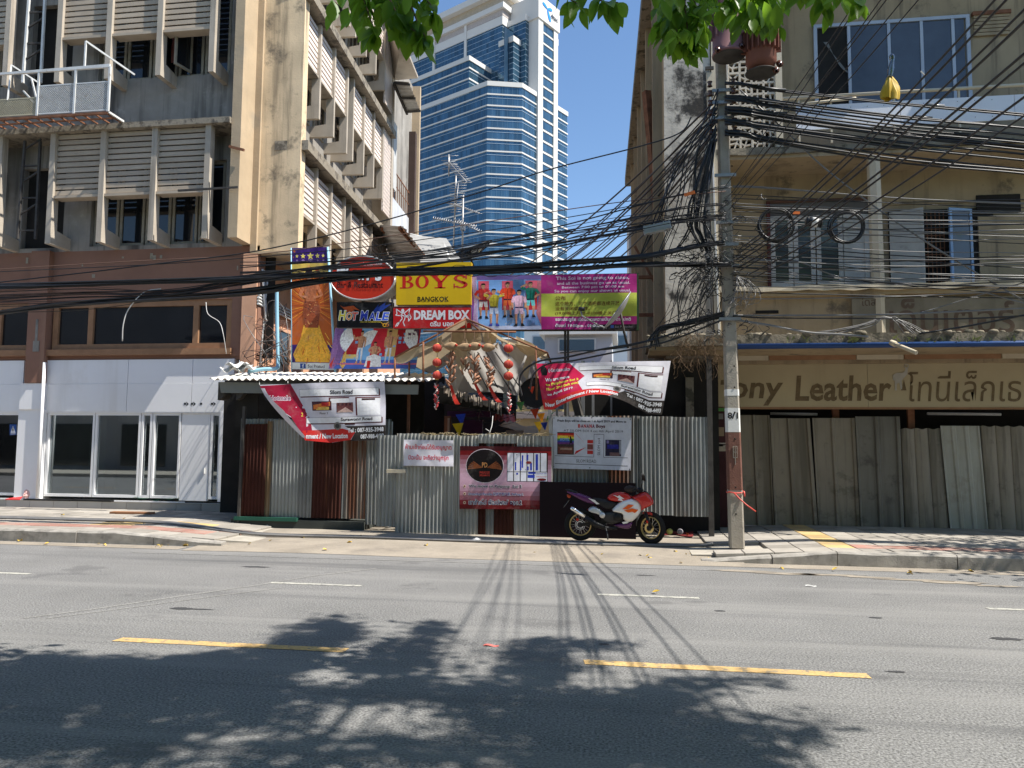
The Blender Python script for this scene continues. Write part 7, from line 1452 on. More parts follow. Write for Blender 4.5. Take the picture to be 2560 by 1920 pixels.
# ------------------------------------------------------------------ lanterns, wooden fish and strings of firecrackers
LRED = mat('red_lantern_silk', (0.40, 0.055, 0.04), .7, var=(5, .15), bump=None); LGLD = plain('gold_trim', (.55, .36, .08), .4); 
def lantern(px, py, lab, r_=.092):
    c = onY(px, py, 14.0); T = thing('paper_lantern', lab, 'lantern', c, 'red lanterns under the awning'); b = MB(); n = 20; prof = []
    for j in range(11):
        t = math.pi * j / 10; prof.append((max(.03, r_ * math.sin(t) ** .8), -r_ * .82 * math.cos(t)))
    vs = []
    for rr, h in prof:
        for k in range(n * 2): a = math.pi * k / n; q = rr * (1.0 if k % 2 else .90); vs.append(c + V((q * math.cos(a), q * math.sin(a), h)))
    N = 2 * n; b.add(vs, [(i * N + k, i * N + (k + 1) % N, (i + 1) * N + (k + 1) % N, (i + 1) * N + k) for i in range(10) for k in range(N)]); b.build('body', LRED, T)
    for h in (-.82, .82): MB().lathe([(.0, -.012), (.032, -.012), (.032, .012), (0, .012)], c + V((0, 0, h * r_)), (0, 0, 1), 10).build('cap', LGLD, T)
    return c
for px, ys, w_ in ((1093, (870, 906, 938), 'left'), (1271, (871, 911, 940), 'right')):
    for y, nm in zip(ys, ('top', 'middle', 'lowest')): lantern(px, y, f'red ribbed lantern, {nm} of the three on the {w_} string')
    b = MB(); b.tube([onY(px, 830, 14.0), onY(px, 1010, 14.0)], .005, 4); b.build('string', BRN, None, f'thin cord holding the {w_} column of three red lanterns', 'cord', 'lantern cords')
FCR = mat('firecracker_paper', (.34, .17, .105), .7, rand=.2, bump=None); FRED = mat('red_firecracker_paper', (.45, .06, .06), .6, rand=.2, bump=None); FWH = mat('pale_firecracker_paper', (.6, .5, .48), .6, bump=None)
def crackers(px, y0, y1, n, lab, m, L_=.13, rad=.018, spread=.09, tail=None, group='firecracker strings'):
    c0 = onY(px, y0, 13.98); T = thing('firecracker_string', lab, 'firecracker string', c0, group); bm_ = MB().tube([V((0, 0, -L_ / 2)), V((0, 0, L_ / 2))], rad, 7); me = bm_.mesh('firecracker', m); me2 = bm_.mesh('firecracker', FWH)
    for k in range(n):
        c = onY(px, y0 + (y1 - y0) * k / (n - 1), 13.98); a = R(0, 6.28); sp = spread * R(.5, 1)
        inst('firecracker', me2 if (m is FRED and k % 3 == 0) else me, T, c + V((sp * math.cos(a), sp * math.sin(a) * .6, 0)), (R(-.5, .5), math.copysign(R(.3, 1.1), math.cos(a)), R(-.4, .4)))
    MB().tube([onY(px, y0 - 8, 13.98), onY(px, y1, 13.98)], .006, 4).build('cord', BRN, T)
    if tail:
        p = onY(px, y1, 13.98); q = onY(*tail, 13.98); MB().grid(lambda u, v: p.lerp(q, v) + V(((u - .5) * .05 * (1 + v), .02 * math.sin(5 * v), -.05 * math.sin(3 * v))), 3, 6).build('ribbon', ink(K(185, 45, 30)), T)
crackers(1126, 884, 962, 20, 'tan firecracker string hanging nearest the left lanterns with a red ribbon', FCR, tail=(1145, 1010)); crackers(1163, 896, 930, 8, 'short tan firecracker string, second from the left lanterns', FCR, L_=.11); crackers(1186, 890, 956, 24, 'fullest tan firecracker string in the middle of the awning', FCR, tail=(1215, 1000)); crackers(1222, 896, 962, 20, 'tan firecracker string nearest the right lanterns', FCR, spread=.075, tail=(1250, 1005))
crackers(1091, 962, 1020, 22, 'narrow red and white firecracker string under the left lanterns', FRED, L_=.07, rad=.013, spread=.03); crackers(1273, 985, 1030, 16, 'narrow red firecracker string under the right lanterns', FRED, L_=.07, rad=.013, spread=.03)
FISH = mat('tan_carved_fish', (.30, .20, .115), .7, var=(16, .5), bump=None)
for px, py, sg, lab in ((1128, 866, 1, 'tan carved fish nearest the left lanterns'), (1162, 868, 1, 'tan carved fish, second from the left lanterns'), (1186, 866, 1, 'tan carved fish, third from the left lanterns'), (1220, 869, -1, 'tan carved fish nearest the right lanterns')):
    c = onY(px, py, 13.97); T = thing('hanging_fish', lab + ' hung above firecrackers', 'ornament', c, 'carved fish ornaments'); b = MB()
    prof = [(-.13, .03), (-.10, .045), (-.04, .075), (.03, .08), (.09, .06), (.125, .02)]; vs = []
    for x, h in prof:
        for k in range(8): a = 2 * math.pi * k / 8; vs.append(c + V((sg * x, h * .5 * math.cos(a), h * math.sin(a) + .12 * x * x * 6 * .3)))
    b.add(vs, [(i * 8 + k, i * 8 + (k + 1) % 8, i * 8 + 8 + (k + 1) % 8, i * 8 + 8 + k) for i in range(5) for k in range(8)], True); b.build('body', FISH, T)
    MB().prism([c + V((-sg * .11, 0, .02)), c + V((-sg * .20, 0, .11)), c + V((-sg * .17, 0, .02)), c + V((-sg * .19, 0, -.03))], (0, .012, 0)).build('tail', FISH, T); MB().prism([c + V((sg * .05, 0, .07)), c + V((-sg * .04, 0, .13)), c + V((-sg * .06, 0, .06))], (0, .012, 0)).build('fin', FISH, T)
    b = MB(); b.ball(c + V((sg * .10, -.022, .02)), .028, 10, 6); b.build('red_cheek', ink(K(170, 60, 40)), T); MB().tube([c + V((0, 0, .06)), onY(px, 830, 14.1)], .004, 4).build('cord', BRN, T)
# ------------------------------------------------------------------ clutter seen over the gate
DR = mat('dark_tin_roof', (.06, .055, .05), .8, var=(3, .3), bump=None)
corrugated(onY(1085, 965, 15.5), onY(1270, 1030, 15.5), onY(1262, 1008, 19), onY(1110, 950, 19), .12, .02).build('sagging_roof', DR, None, 'dark sagging tin roof edge seen under the torn awning', 'roof')
MB().prism([onY(1098, 968, 15.1), onY(1262, 1020, 15.1), onY(1270, 1036, 15.1), onY(1090, 1006, 15.1)], (0, .4, 0)).build('lane_beam', DARK, AWN)
b = MB()
for k in range(26):
    px = 1112 + k * 5.6; py = 974 + k * 1.75; b.bar(onY(px, py - R(4, 10), 15.05), onY(px + R(-2, 2), py + R(8, 22), 15.0), R(.02, .05))
b.build('ragged_fringe', mat('fringe_slats', (.25, .21, .17), .9, var=(9, .5), bump=None), AWN, kind='stuff')
SHP = thing('purple_stall', 'purple fronted stall deep in the lane behind the gate', 'stall', onY(1170, 1100, 19)); PURP = plain('purple_paint', (.07, .02, .08)); 
def pbox(name, m, par, x0, y0, x1, y1, Y, d=.1, **k):
    a, b_ = onY(x0, y1, Y), onY(x1, y0, Y); return MB().box(a.x, b_.x, Y, Y + d, a.z, b_.z).build(name, m, par, **k)
pbox('fascia', PURP, SHP, 1118, 1028, 1225, 1042, 19); pbox('panel', PURP, SHP, 1158, 1050, 1206, 1110, 19); pbox('post', WOOD, SHP, 1100, 1040, 1126, 1110, 18.9); pbox('post', PALE, SHP, 1118, 1045, 1124, 1110, 18.85); pbox('back', DARK, SHP, 1090, 960, 1290, 1120, 22, .1); pbox('pale_sign_panel', ink((.45, .45, .3)), SHP, 1258, 985, 1272, 1028, 18.5); pbox('lane_dark_back', DARK, SHP, 985, 940, 1110, 1120, 17.5)  # upright near-black boxes hold the lane's shade; the pale green panel is a sign
corrugated(onY(1232, 1034, 18), onY(1284, 1034, 18), onY(1290, 1054, 17.4), onY(1230, 1052, 17.4), .14, .03).build('red_awning', plain('red_awning_sheet', (.5, .07, .05)), None, 'small red corrugated awning deep in the lane', 'awning')
MB().grid(sag(onY(1270, 1050, 20), onY(1345, 1066, 20), onY(1345, 1085, 18), onY(1245, 1062, 18), .05), 8, 4).build('cloth_awning', CANV, None, 'pale cloth awning right of the red one in the lane', 'awning')
pbox('sign_board', ink((.33, .25, .2)), None, 1265, 1076, 1308, 1088, 17, label='faded brown sign board under the pale cloth awning', cat='sign')
pbox('white_sheet', ink((.6, .6, .58)), None, 1290, 1085, 1345, 1100, 17.5, label='white sheet showing just over the tin gate', cat='sheet')
for k, (px, py, sz, c_, lab) in enumerate(((1151, 1044, .20, (30, 60, 170), 'blue triangular flag over the tin gate'), (1144, 1068, .22, (225, 180, 30), 'yellow triangular flag left of the blue one'), (1352, 1040, .16, (235, 150, 30), 'orange pennant beside the green leaf flag'), (1336, 1030, .17, (215, 70, 30), 'red pennant near the swinging banner'), (1346, 1062, .18, (230, 180, 40), 'yellow pennant lowest beside the gate post'), (1360, 1062, .14, (40, 60, 150), 'blue pennant beside the yellow one'), (1328, 972, .12, (200, 60, 30), 'red pennant against the black disc'), (1300, 1012, .16, (60, 120, 60), 'green pennant under the dark roof'))):
    c = onY(px, py, 14.8); MB().prism([c + V((-sz * .5, 0, sz * .3)), c + V((sz * .5, 0.02, sz * .4)), c + V((sz * .12, .04, -sz * .8))], (0, .006, 0)).build('pennant', ink(K(*c_)), None, lab, 'flag', 'pennants over the gate')
c = onY(1376, 1040, 14.2); MB().add([c + V(p) for p in ((-.08, 0, -.12), (-.02, -.05, -.02), (.05, -.04, .05), (.12, 0, .10), (.02, .05, .06), (-.06, .04, .0), (-.05, 0, -.06))], [(0, 1, 6), (1, 2, 6), (2, 3, 4), (2, 4, 5, 6), (0, 6, 5)]).build('leaf_flag', ink(K(50, 130, 60)), None, 'green leaf shaped paper flag at the right gate post', 'flag')
MB().bar(onY(1378, 1100, 14.1), onY(1374, 1020, 14.1), .06).build('gate_post', GALV, None, 'pale steel post between the tin gate and the right fence', 'post')
MB().lathe([(0, 0), (.22, .02), (.30, .06), (.31, .09)], onY(1338, 985, 14.9), (-.2, -1, .1), 24).build('black_disc', BLKM, None, 'round black disc half hidden behind the swinging banner', 'disc')
for k in range(10): cable([onY(R(1100, 1350), R(985, 1040), R(15, 17)), onY(R(1120, 1340), R(990, 1060), 15.5), onY(R(1100, 1360), R(1000, 1080), 15)], .006, BLK, 'slack dark wire inside the lane above the gate', 'wires inside the lane', 4)
p = onY(1226, 1080, 13.85); b = MB(); b.tube(spline([onY(1222, 1088, 13.85), onY(1226, 1076, 13.85), onY(1230, 1062, 13.9), onY(1232, 1040, 14)], 3), .008, 4).tube([onY(1226, 1080, 13.85), onY(1214, 1072, 13.85)], .006, 4); b.build('knotted_cord', WTC, None, 'knotted white cord on top of the tin gate', 'cord')
# pale satellite dish seen nearly edge on
SD = thing('satellite_dish', 'pale grey satellite dish seen edge on before the wide banner', 'satellite dish', onY(1512, 826, 14.2))
c = onY(1546, 779, 14.2); ax = V((-.80, -.12, .58)).normalized(); up_ = (onY(1580, 733, 14.2) - onY(1513, 826, 14.2)).normalized(); sd = ax.cross(up_).normalized(); ax = up_.cross(sd); rr = (onY(1580, 733, 14.2) - onY(1513, 826, 14.2)).length / 2
b = MB(); b.grid(lambda u, v: c + (sd * math.cos(u * 6.2832) * .9 + up_ * math.sin(u * 6.2832)) * rr * v - ax * (.09 * (1 - v * v) - .03), 32, 6); b.build('reflector', mat('dish_grey', (.42, .42, .42), .5, bump=None), SD)
b = MB(); b.tube([c + (sd * math.cos(a) * .9 + up_ * math.sin(a)) * rr + ax * .03 for a in [6.2832 * i / 32 for i in range(33)]], .010, 5); b.build('rim', GALV, SD)
MB().tube([c - up_ * rr * .9, onY(1500, 815, 14.0), onY(1455, 790, 13.9), onY(1452, 776, 13.9)], .014, 5).build('feed_arm', GALV, SD); MB().tube([onY(1446, 772, 13.9), onY(1462, 773, 13.9)], .035, 8).build('feed_horn', BLK, SD); MB().tube([c - ax * .05, onY(1560, 830, 14.3), onY(1570, 870, 14.4)], .025, 6).build('mount', BLKST, SD)
# dry roots and weeds hanging from the canopy
b = MB()
for k in range(120):
    x = R(1690, 1800); y = R(835, 872); P = [onY(x, y, 14.12 - R(0, .1))]
    for i in range(5): P.append(P[-1] + V((R(-.09, .08), R(-.04, .04), -R(.02, .16) if k % 4 else R(-.05, .08))))
    b.tube(spline(P, 2), R(.002, .0045), 4, cap=False)
b.build('dry_roots', mat('dry_root', (.13, .085, .05), .9, var=(8, .3), bump=None), None, 'dry brown roots trailing from the broken canopy corner', 'roots', kind='stuff', fix=False)
b = MB()
for k in range(60):
    x = R(1900, 2540) if k > 14 else R(2118, 2140); c = onY(x, R(848, 862), 14.15); b.add([c, c + V((R(-.05, .05), -.03, R(.02, .06))), c + V((R(-.08, .08), -.05, R(.04, .11)))], [(0, 1, 2)])
b.build('canopy_weeds', mat('pale_weed', (.22, .25, .10), .8, bump=None), None, 'small pale weeds rooted along the mossy canopy edge', 'weeds', kind='stuff', fix=False)
MB().tube([onY(2232, 858, 14.1), onY(2291, 882, 13.6)], .035, 10).tube([onY(2226, 856, 14.12), onY(2240, 861, 14.05)], .05, 8).build('plastic_pipe', PALE, None, 'pale plastic pipe stub sticking out over the blue canopy pipe', 'pipe')
# ------------------------------------------------------------------ motorcycle parked facing right
MC = thing('motorcycle', 'red white and purple sport motorcycle with gold wire wheels parked at the lane mouth', 'motorcycle', onY(1540, 1345, 13.15))
MY = 13.15
MRED = mat('red_fairing', (.50, .025, .02), .22, var=(4, .05), bump=None, spec=.6); MWHT = mat('white_fairing', (.74, .73, .72), .25, bump=None, spec=.6); MPUR = mat('purple_fairing', (.09, .012, .10), .25, bump=None, spec=.6); MBLK = mat('black_plastic', (.012, .012, .013), .45, bump=None); MSEAT = mat('black_vinyl', (.018, .018, .02), .6, bump=None); RUB = mat('tyre_rubber', (.014, .014, .014), .85, bump=None); GOLD = mat('gold_rim', (.62, .48, .22), .3, metal=.85, bump=None); CHR = mat('chrome', (.70, .70, .70), .16, metal=.95, bump=None); ORA = ink(K(225, 95, 30), .3); ENG = mat('engine_grey', (.05, .05, .052), .5, metal=.4, bump=None); ALW = mat('silver_frame', (.60, .60, .60), .35, metal=.4, bump=None)
def bk(x, y, dy=0.0): q = onY(1320 + x * .3255, 860 + y * .3255, MY); return V((q.x, MY + dy, q.z))
def pod(name, pts, w0, m, y0=0.0, inset=.82, parent=MC, mid=None):
    """closed body panel: outline at the middle, shrunken outline on both faces"""
    P = [bk(x, y) for x, y in pts]; c = sum(P, V((0, 0, 0))) / len(P); n = len(P); rings = []
    for k, d in ((inset * .75, -w0), (inset + (1 - inset) * .55, -w0 * .8), (1.0, -w0 * .3), (1.0, w0 * .3), (inset + (1 - inset) * .55, w0 * .8), (inset * .75, w0)): rings.append([c + (p - c) * k + V((0, y0 + d, 0)) for p in P])
    vs = [p for r_ in rings for p in r_]; fs = [(i * n + k, i * n + (k + 1) % n, (i + 1) * n + (k + 1) % n, (i + 1) * n + k) for i in range(5) for k in range(n)] + [tuple(range(n)), tuple(5 * n + k for k in range(n))[::-1]]
    o = MB().add(vs, fs, False).build(name, m, parent); md = o.modifiers.new('round', 'SUBSURF'); md.levels = md.render_levels = 2; o.data.polygons.foreach_set('use_smooth', [True] * len(o.data.polygons)); return o
def decal(name, pts, y0, m, parent, t=.004): MB().prism([bk(x, y, y0) for x, y in pts], (0, -t, 0)).build(name, m, parent)
def wheel(cx, cy, r_, yaw, disc):
    c = bk(cx, cy); ax = V((-math.sin(yaw), math.cos(yaw), 0)); rad = ax.cross(V((0, 0, 1))).normalized()
    W = MB().torus(c, ax, r_ - .035, .042, 40, 10, .85).build('wheel', RUB, MC); MB().torus(c, ax, r_ - .085, .014, 40, 8, 1.6).build('rim', GOLD, W)
    b = MB()
    for k in range(18):
        a = 2 * math.pi * k / 18; a2 = a + (.5 if k % 2 else -.5); d1 = rad * math.cos(a) + V((0, 0, 1)) * math.sin(a); d2 = rad * math.cos(a2) + V((0, 0, 1)) * math.sin(a2); b.tube([c + d2 * .03 + ax * (.03 if k % 4 < 2 else -.03), c + d1 * (r_ - .09)], .003, 4, cap=False)
    b.build('spokes', CHR, W); MB().lathe([(0, -.06), (.035, -.06), (.03, -.03), (.03, .03), (.035, .06), (0, .06)], c, ax, 14).build('hub', ENG, W)
    MB().lathe([(.05, 0), (disc, 0), (disc, .006), (.05, .006), (.05, 0)], c - ax * .06, ax, 28, False).build('brake_disc', CHR if cx < 600 else GOLD, W); return c
rw = wheel(402, 1386, .262, 0, .085); fw_ = wheel(944, 1412, .262, math.radians(-32), .085)
pod('tank', [(598, 1178), (640, 1142), (720, 1130), (780, 1148), (812, 1180), (780, 1205), (700, 1212), (620, 1205)], .13, MRED)
decal('tank_flash', [(652, 1154), (690, 1166), (700, 1158), (742, 1186), (716, 1184), (735, 1204), (690, 1196), (700, 1182)], -.128, MWHT, MC)
pod('seat', [(470, 1184), (520, 1178), (600, 1196), (700, 1212), (690, 1240), (640, 1272), (600, 1276), (540, 1226)], .12, MSEAT)
pod('tail', [(290, 1122), (350, 1136), (420, 1152), (490, 1180), (545, 1222), (500, 1232), (430, 1210), (350, 1165), (298, 1140)], .10, MPUR); decal('tail_flash', [(462, 1180), (520, 1196), (584, 1222), (530, 1228), (500, 1206)], -.104, MWHT, MC)
pod('grab_rail', [(284, 1112), (330, 1118), (392, 1140), (388, 1152), (330, 1140), (290, 1126)], .085, MBLK); pod('tail_light', [(290, 1148), (334, 1156), (330, 1184), (306, 1186)], .06, mat('orange_lens', (.40, .06, .02), .2, bump=None))
MB().bar(bk(322, 1186), bk(276, 1244), .02).build('mudguard', MBLK, MC); MB().obox(bk(296, 1226), bk(276, 1252) - bk(296, 1226), V((0, .09, 0)), V((.004, 0, .003))).build('number_plate', ink((.3, .3, .32)), MC)
pod('frame', [(455, 1268), (490, 1240), (530, 1246), (632, 1330), (640, 1384), (612, 1372), (600, 1338), (520, 1282), (470, 1290)], .12, ALW, inset=.9)
pod('engine', [(560, 1290), (640, 1280), (730, 1290), (740, 1350), (700, 1380), (600, 1385), (550, 1340)], .13, ENG); b = MB().lathe([(0, -.15), (.06, -.15), (.07, -.13), (.07, .13), (.06, .15), (0, .15)], bk(690, 1325), (0, 1, 0), 20); b.build('engine_cover', MBLK, MC); MB().lathe([(0, -.14), (.045, -.14), (.05, -.12), (0, -.12)], bk(572, 1310), (0, 1, 0), 16).build('engine_cover', ALW, MC)
pod('side_fairing', [(622, 1284), (690, 1216), (752, 1182), (840, 1180), (888, 1240), (866, 1296), (812, 1360), (770, 1370), (722, 1346), (736, 1304), (690, 1290)], .17, MWHT, inset=.86)
pod('front_fairing', [(776, 1170), (830, 1160), (884, 1128), (920, 1138), (958, 1180), (972, 1222), (940, 1246), (890, 1262), (862, 1292), (872, 1246), (838, 1196)], .18, MRED, inset=.84)
decal('orange_flash', [(724, 1262), (772, 1226), (812, 1232), (790, 1250), (768, 1262)], -.172, ORA, MC); decal('orange_flash', [(738, 1272), (800, 1256), (846, 1268), (820, 1292), (800, 1282), (770, 1288)], -.172, ORA, MC)
pod('belly_fairing', [(632, 1388), (700, 1372), (760, 1376), (806, 1354), (800, 1400), (776, 1424), (700, 1408)], .12, MPUR); decal('belly_flash', [(722, 1362), (790, 1350), (760, 1372), (730, 1376)], -.122, MWHT, MC)
pod('windscreen', [(872, 1130), (900, 1118), (932, 1148), (958, 1182), (930, 1176)], .09, mat('smoked_screen', (.015, .012, .014), .08, bump=None)); pod('headlight', [(936, 1186), (968, 1200), (970, 1220), (940, 1222)], .10, mat('headlamp_lens', (.25, .26, .28), .08, bump=None))
b = MB(); b.tube([bk(334, 1252, -.13), bk(348, 1262, -.13), bk(440, 1322, -.13)], [.03, .036, .036], 14); b.build('silencer', CHR, MC); MB().tube([bk(440, 1322, -.13), bk(520, 1378, -.13), bk(600, 1408, -.12), bk(690, 1410, -.1)], [.036, .05, .035, .025], 12).build('exhaust_pipe', MBLK, MC)
for s_ in (-1, 1): MB().bar(bk(402, 1386, s_ * .09), bk(600, 1362, s_ * .07), .035, .05).build('swing_arm', MBLK, MC); MB().tube([bk(866, 1190, s_ * .09), bk(900, 1290, s_ * .09)], .02, 8).build('fork_tube', CHR, MC); MB().tube([bk(900, 1290, s_ * .09), bk(944, 1412, s_ * .085)], .026, 8).build('fork_leg', MBLK, MC)
pod('front_fender', [(862, 1296), (900, 1284), (956, 1290), (1000, 1322), (1012, 1350), (960, 1310), (900, 1308)], .055, MRED); pod('caliper', [(900, 1350), (925, 1340), (935, 1370), (910, 1380)], .03, ink(K(180, 40, 25)), -.08); pod('caliper', [(366, 1336), (392, 1330), (396, 1352), (374, 1358)], .03, ink(K(180, 40, 25)), -.08)
MB().tube(spline([bk(812, 1118, -.30), bk(838, 1112, -.2), bk(856, 1140, -.08), bk(856, 1140, .08), bk(838, 1112, .2), bk(812, 1118, .30)], 4), .013, 7).build('handlebar', MBLK, MC)
for s_ in (-1, 1):
    MB().tube([bk(806, 1119, s_ * .32), bk(826, 1114, s_ * .24)], .02, 8).build('grip', RUB, MC); m_ = MB().tube([bk(868, 1100, s_ * .2), bk(880, 1050, s_ * .26)], .007, 6).build('mirror_stem', MBLK, MC)
    MB().grid(lambda u, v: bk(872 + 30 * u * (1 - .3 * v), 1042 - 46 * v + 8 * u, s_ * (.24 + .12 * v)) + V((0, -.02 * math.sin(u * 3.14) * math.sin(v * 3.14), 0)), 5, 5).build('mirror', MBLK, m_)
pod('cockpit_bag', [(736, 1100), (770, 1084), (820, 1090), (840, 1112), (820, 1140), (770, 1140), (738, 1126)], .13, mat('dark_brown_cap', (.03, .022, .02), .7, bump=(60, .4))); pod('instrument_hood', [(820, 1108), (868, 1094), (896, 1120), (870, 1150), (830, 1142)], .09, MBLK)
MB().tube([bk(590, 1380, -.1), bk(610, 1440, -.2), bk(616, 1486, -.27)], .012, 6).build('side_stand', ENG, MC); MB().tube([bk(600, 1376, -.12), bk(604, 1378, -.24)], .013, 6).build('footpeg', MBLK, MC)
MB().torus(rw + V((0, -.075, 0)), (0, 1, 0), .07, .008, 20, 5).build('sprocket', ENG, MC); MB().tube([bk(440, 1296, .05), bk(520, 1250, .04)], .035, 10).build('shock_absorber', ink(K(160, 40, 30)), MC)
# ------------------------------------------------------------------ street trees on the near pavement: they overhang the road and shade it
LEAFM = bpy.data.materials.new('green_leaf'); LEAFM.use_nodes = True
_nt = LEAFM.node_tree; _p = _nt.nodes['Principled BSDF']; _p.inputs['Roughness'].default_value = .42; _p.inputs['Specular IOR Level'].default_value = .4
_g = _n(_nt, 'ShaderNodeNewGeometry'); _q = _n(_nt, 'ShaderNodeTexNoise'); _q.inputs['Scale'].default_value = 5; _nt.links.new(_g.outputs['Position'], _q.inputs['Vector'])
_mx = _n(_nt, 'ShaderNodeMix', data_type='RGBA'); _mx.inputs[6].default_value = (.030, .085, .012, 1); _mx.inputs[7].default_value = (.075, .17, .02, 1); _nt.links.new(_q.outputs[0], _mx.inputs[0]); _nt.links.new(_mx.outputs[2], _p.inputs['Base Color'])
_tr = _n(_nt, 'ShaderNodeBsdfTranslucent'); _tr.inputs[0].default_value = (.30, .55, .04, 1); _ms = _n(_nt, 'ShaderNodeMixShader'); _ms.inputs[0].default_value = .45
_nt.links.new(_p.outputs[0], _ms.inputs[1]); _nt.links.new(_tr.outputs[0], _ms.inputs[2]); _nt.links.new(_ms.outputs[0], [n for n in _nt.nodes if n.type == 'OUTPUT_MATERIAL'][0].inputs[0])
BARK = mat('grey_bark', (.16, .12, .09), .95, var=(5, .3), bump=(30, .8))
LSHADE = V((SUN.x / SUN.z, SUN.y / SUN.z, 1))
def crown_leaf(b, c, L_, rng):
    d = V((rng.gauss(0, 1), rng.gauss(0, 1), rng.gauss(-.5, .6))).normalized(); s = d.cross(V((rng.gauss(0, .4), rng.gauss(0, .4), 1))).normalized(); w_ = L_ * .27
    b.add([c, c + d * L_ * .5 + s * w_, c + d * L_, c + d * L_ * .5 - s * w_], [(0, 1, 2, 3)])
rng = random.Random(5)
T1_ = thing('street_tree', 'large leafy street tree arching over the road from the near pavement', 'tree', (1.8, -2.9, .16)); T2_ = thing('street_tree', 'second leafy street tree on the near pavement, further right', 'tree', (6.4, -3.1, .16))
def limb(par, P, r0, r1, nm='limb'):
    S = spline([V(p) for p in P], 6); n = len(S); MB().tube(S, [r0 + (r1 - r0) * i / (n - 1) for i in range(n)], 8).build(nm, BARK, par)
limb(T1_, [(1.8, -2.9, .1), (1.75, -2.8, 2), (1.9, -2.6, 4), (2.0, -2.2, 5.5)], .24, .17, 'trunk'); limb(T2_, [(6.4, -3.1, .1), (6.5, -3, 2.5), (6.3, -2.7, 5.2)], .22, .15, 'trunk')
# patches of shade as seen on the road: centre and half size in photo sight lines, how dense, how high the spray hangs
patches = [(60, 1720, 190, 62, 1.0, 7.2), (250, 1700, 190, 50, 1.0, 7.0), (430, 1690, 120, 52, 1.0, 7.2), (560, 1690, 150, 50, 1.0, 7.6), (690, 1650, 120, 40, 1.0, 8.0), (800, 1590, 90, 34, 1.0, 8.2), (850, 1553, 36, 16, 1.0, 8.2), (870, 1592, 30, 12, .9, 8.1),
           (980, 1680, 90, 36, 1.0, 7.6), (1010, 1615, 80, 26, .9, 7.8), (1085, 1570, 40, 17, 1.0, 8.0), (1100, 1660, 40, 12, .8, 7.6), (1020, 1735, 150, 34, 1.0, 7.4), (1190, 1750, 90, 40, 1.0, 7.4),
           (1330, 1620, 60, 20, 1.0, 8.2), (1400, 1612, 80, 12, .9, 8.2), (1480, 1612, 60, 7, .9, 8.2), (1560, 1613, 30, 4, .9, 8.2), (1300, 1680, 100, 36, 1.0, 7.8), (1420, 1660, 60, 16, .7, 8.0), (1440, 1770, 170, 42, 1.0, 7.4), (1640, 1735, 110, 20, 1.0, 7.6), (1760, 1715, 80, 14, 1.0, 7.7), (1870, 1696, 50, 9, .9, 7.8), (1600, 1765, 150, 22, .9, 7.4),
           (1400, 1850, 240, 44, 1.0, 7.0), (1700, 1850, 180, 34, 1.0, 7.2), (1860, 1822, 120, 26, 1.0, 7.3), (1970, 1815, 60, 12, .9, 7.3), (1600, 1900, 300, 36, 1.0, 6.9), (1850, 1895, 120, 30, .9, 7.0), (1180, 1880, 220, 34, .9, 6.9), (1360, 1790, 170, 24, 1.0, 7.2), (1540, 1830, 120, 26, 1.0, 7.1), (900, 1850, 110, 20, .45, 7.0), (1000, 1900, 250, 36, .75, 6.8),
           (160, 1800, 260, 52, .95, 6.9), (450, 1780, 200, 48, .95, 7.0), (680, 1760, 170, 50, .9, 7.2), (120, 1890, 240, 44, .8, 6.8), (420, 1890, 220, 40, .62, 6.8), (700, 1880, 200, 44, .62, 6.8), (-120, 1720, 160, 70, 1.0, 7.0), (-120, 1860, 160, 70, .9, 6.8)]
fol = {0: MB(), 1: MB()}; cores = []
for (px, py, rx, ry, den, h) in patches:
    c = onZ(px, py, 0); ex_ = (onZ(px + rx, py, 0) - c).length; ey_ = (onZ(px, py - ry, 0) - c).length; n = int(ex_ * ey_ * 3.14 * (1650 if den > .85 else 1150) * den); k = 0 if px < 1250 else 1
    cores.append((c + LSHADE * (h + .2), k))
    # leaves gather in tufts, so sun flecks stay open between them
    tuft = []
    for i in range(max(6, int(n / 34))):
        a = rng.uniform(0, 6.283); q = math.sqrt(rng.random()) * (1.0 if rng.random() < .85 else 1.12); tuft.append((c.x + ex_ * q * math.cos(a), c.y + ey_ * q * math.sin(a), h + rng.uniform(-.35, .8)))
    for i in range(n):
        t = rng.choice(tuft); hh = t[2] + rng.gauss(0, .10) + (i % 2) * 2.4; sp = .14 if (py > 1780 and px > 1150) else .095; g = V((t[0] + rng.gauss(0, sp), t[1] + rng.gauss(0, sp), 0)); crown_leaf(fol[k], g + LSHADE * hh, rng.uniform(.085, .14), rng)
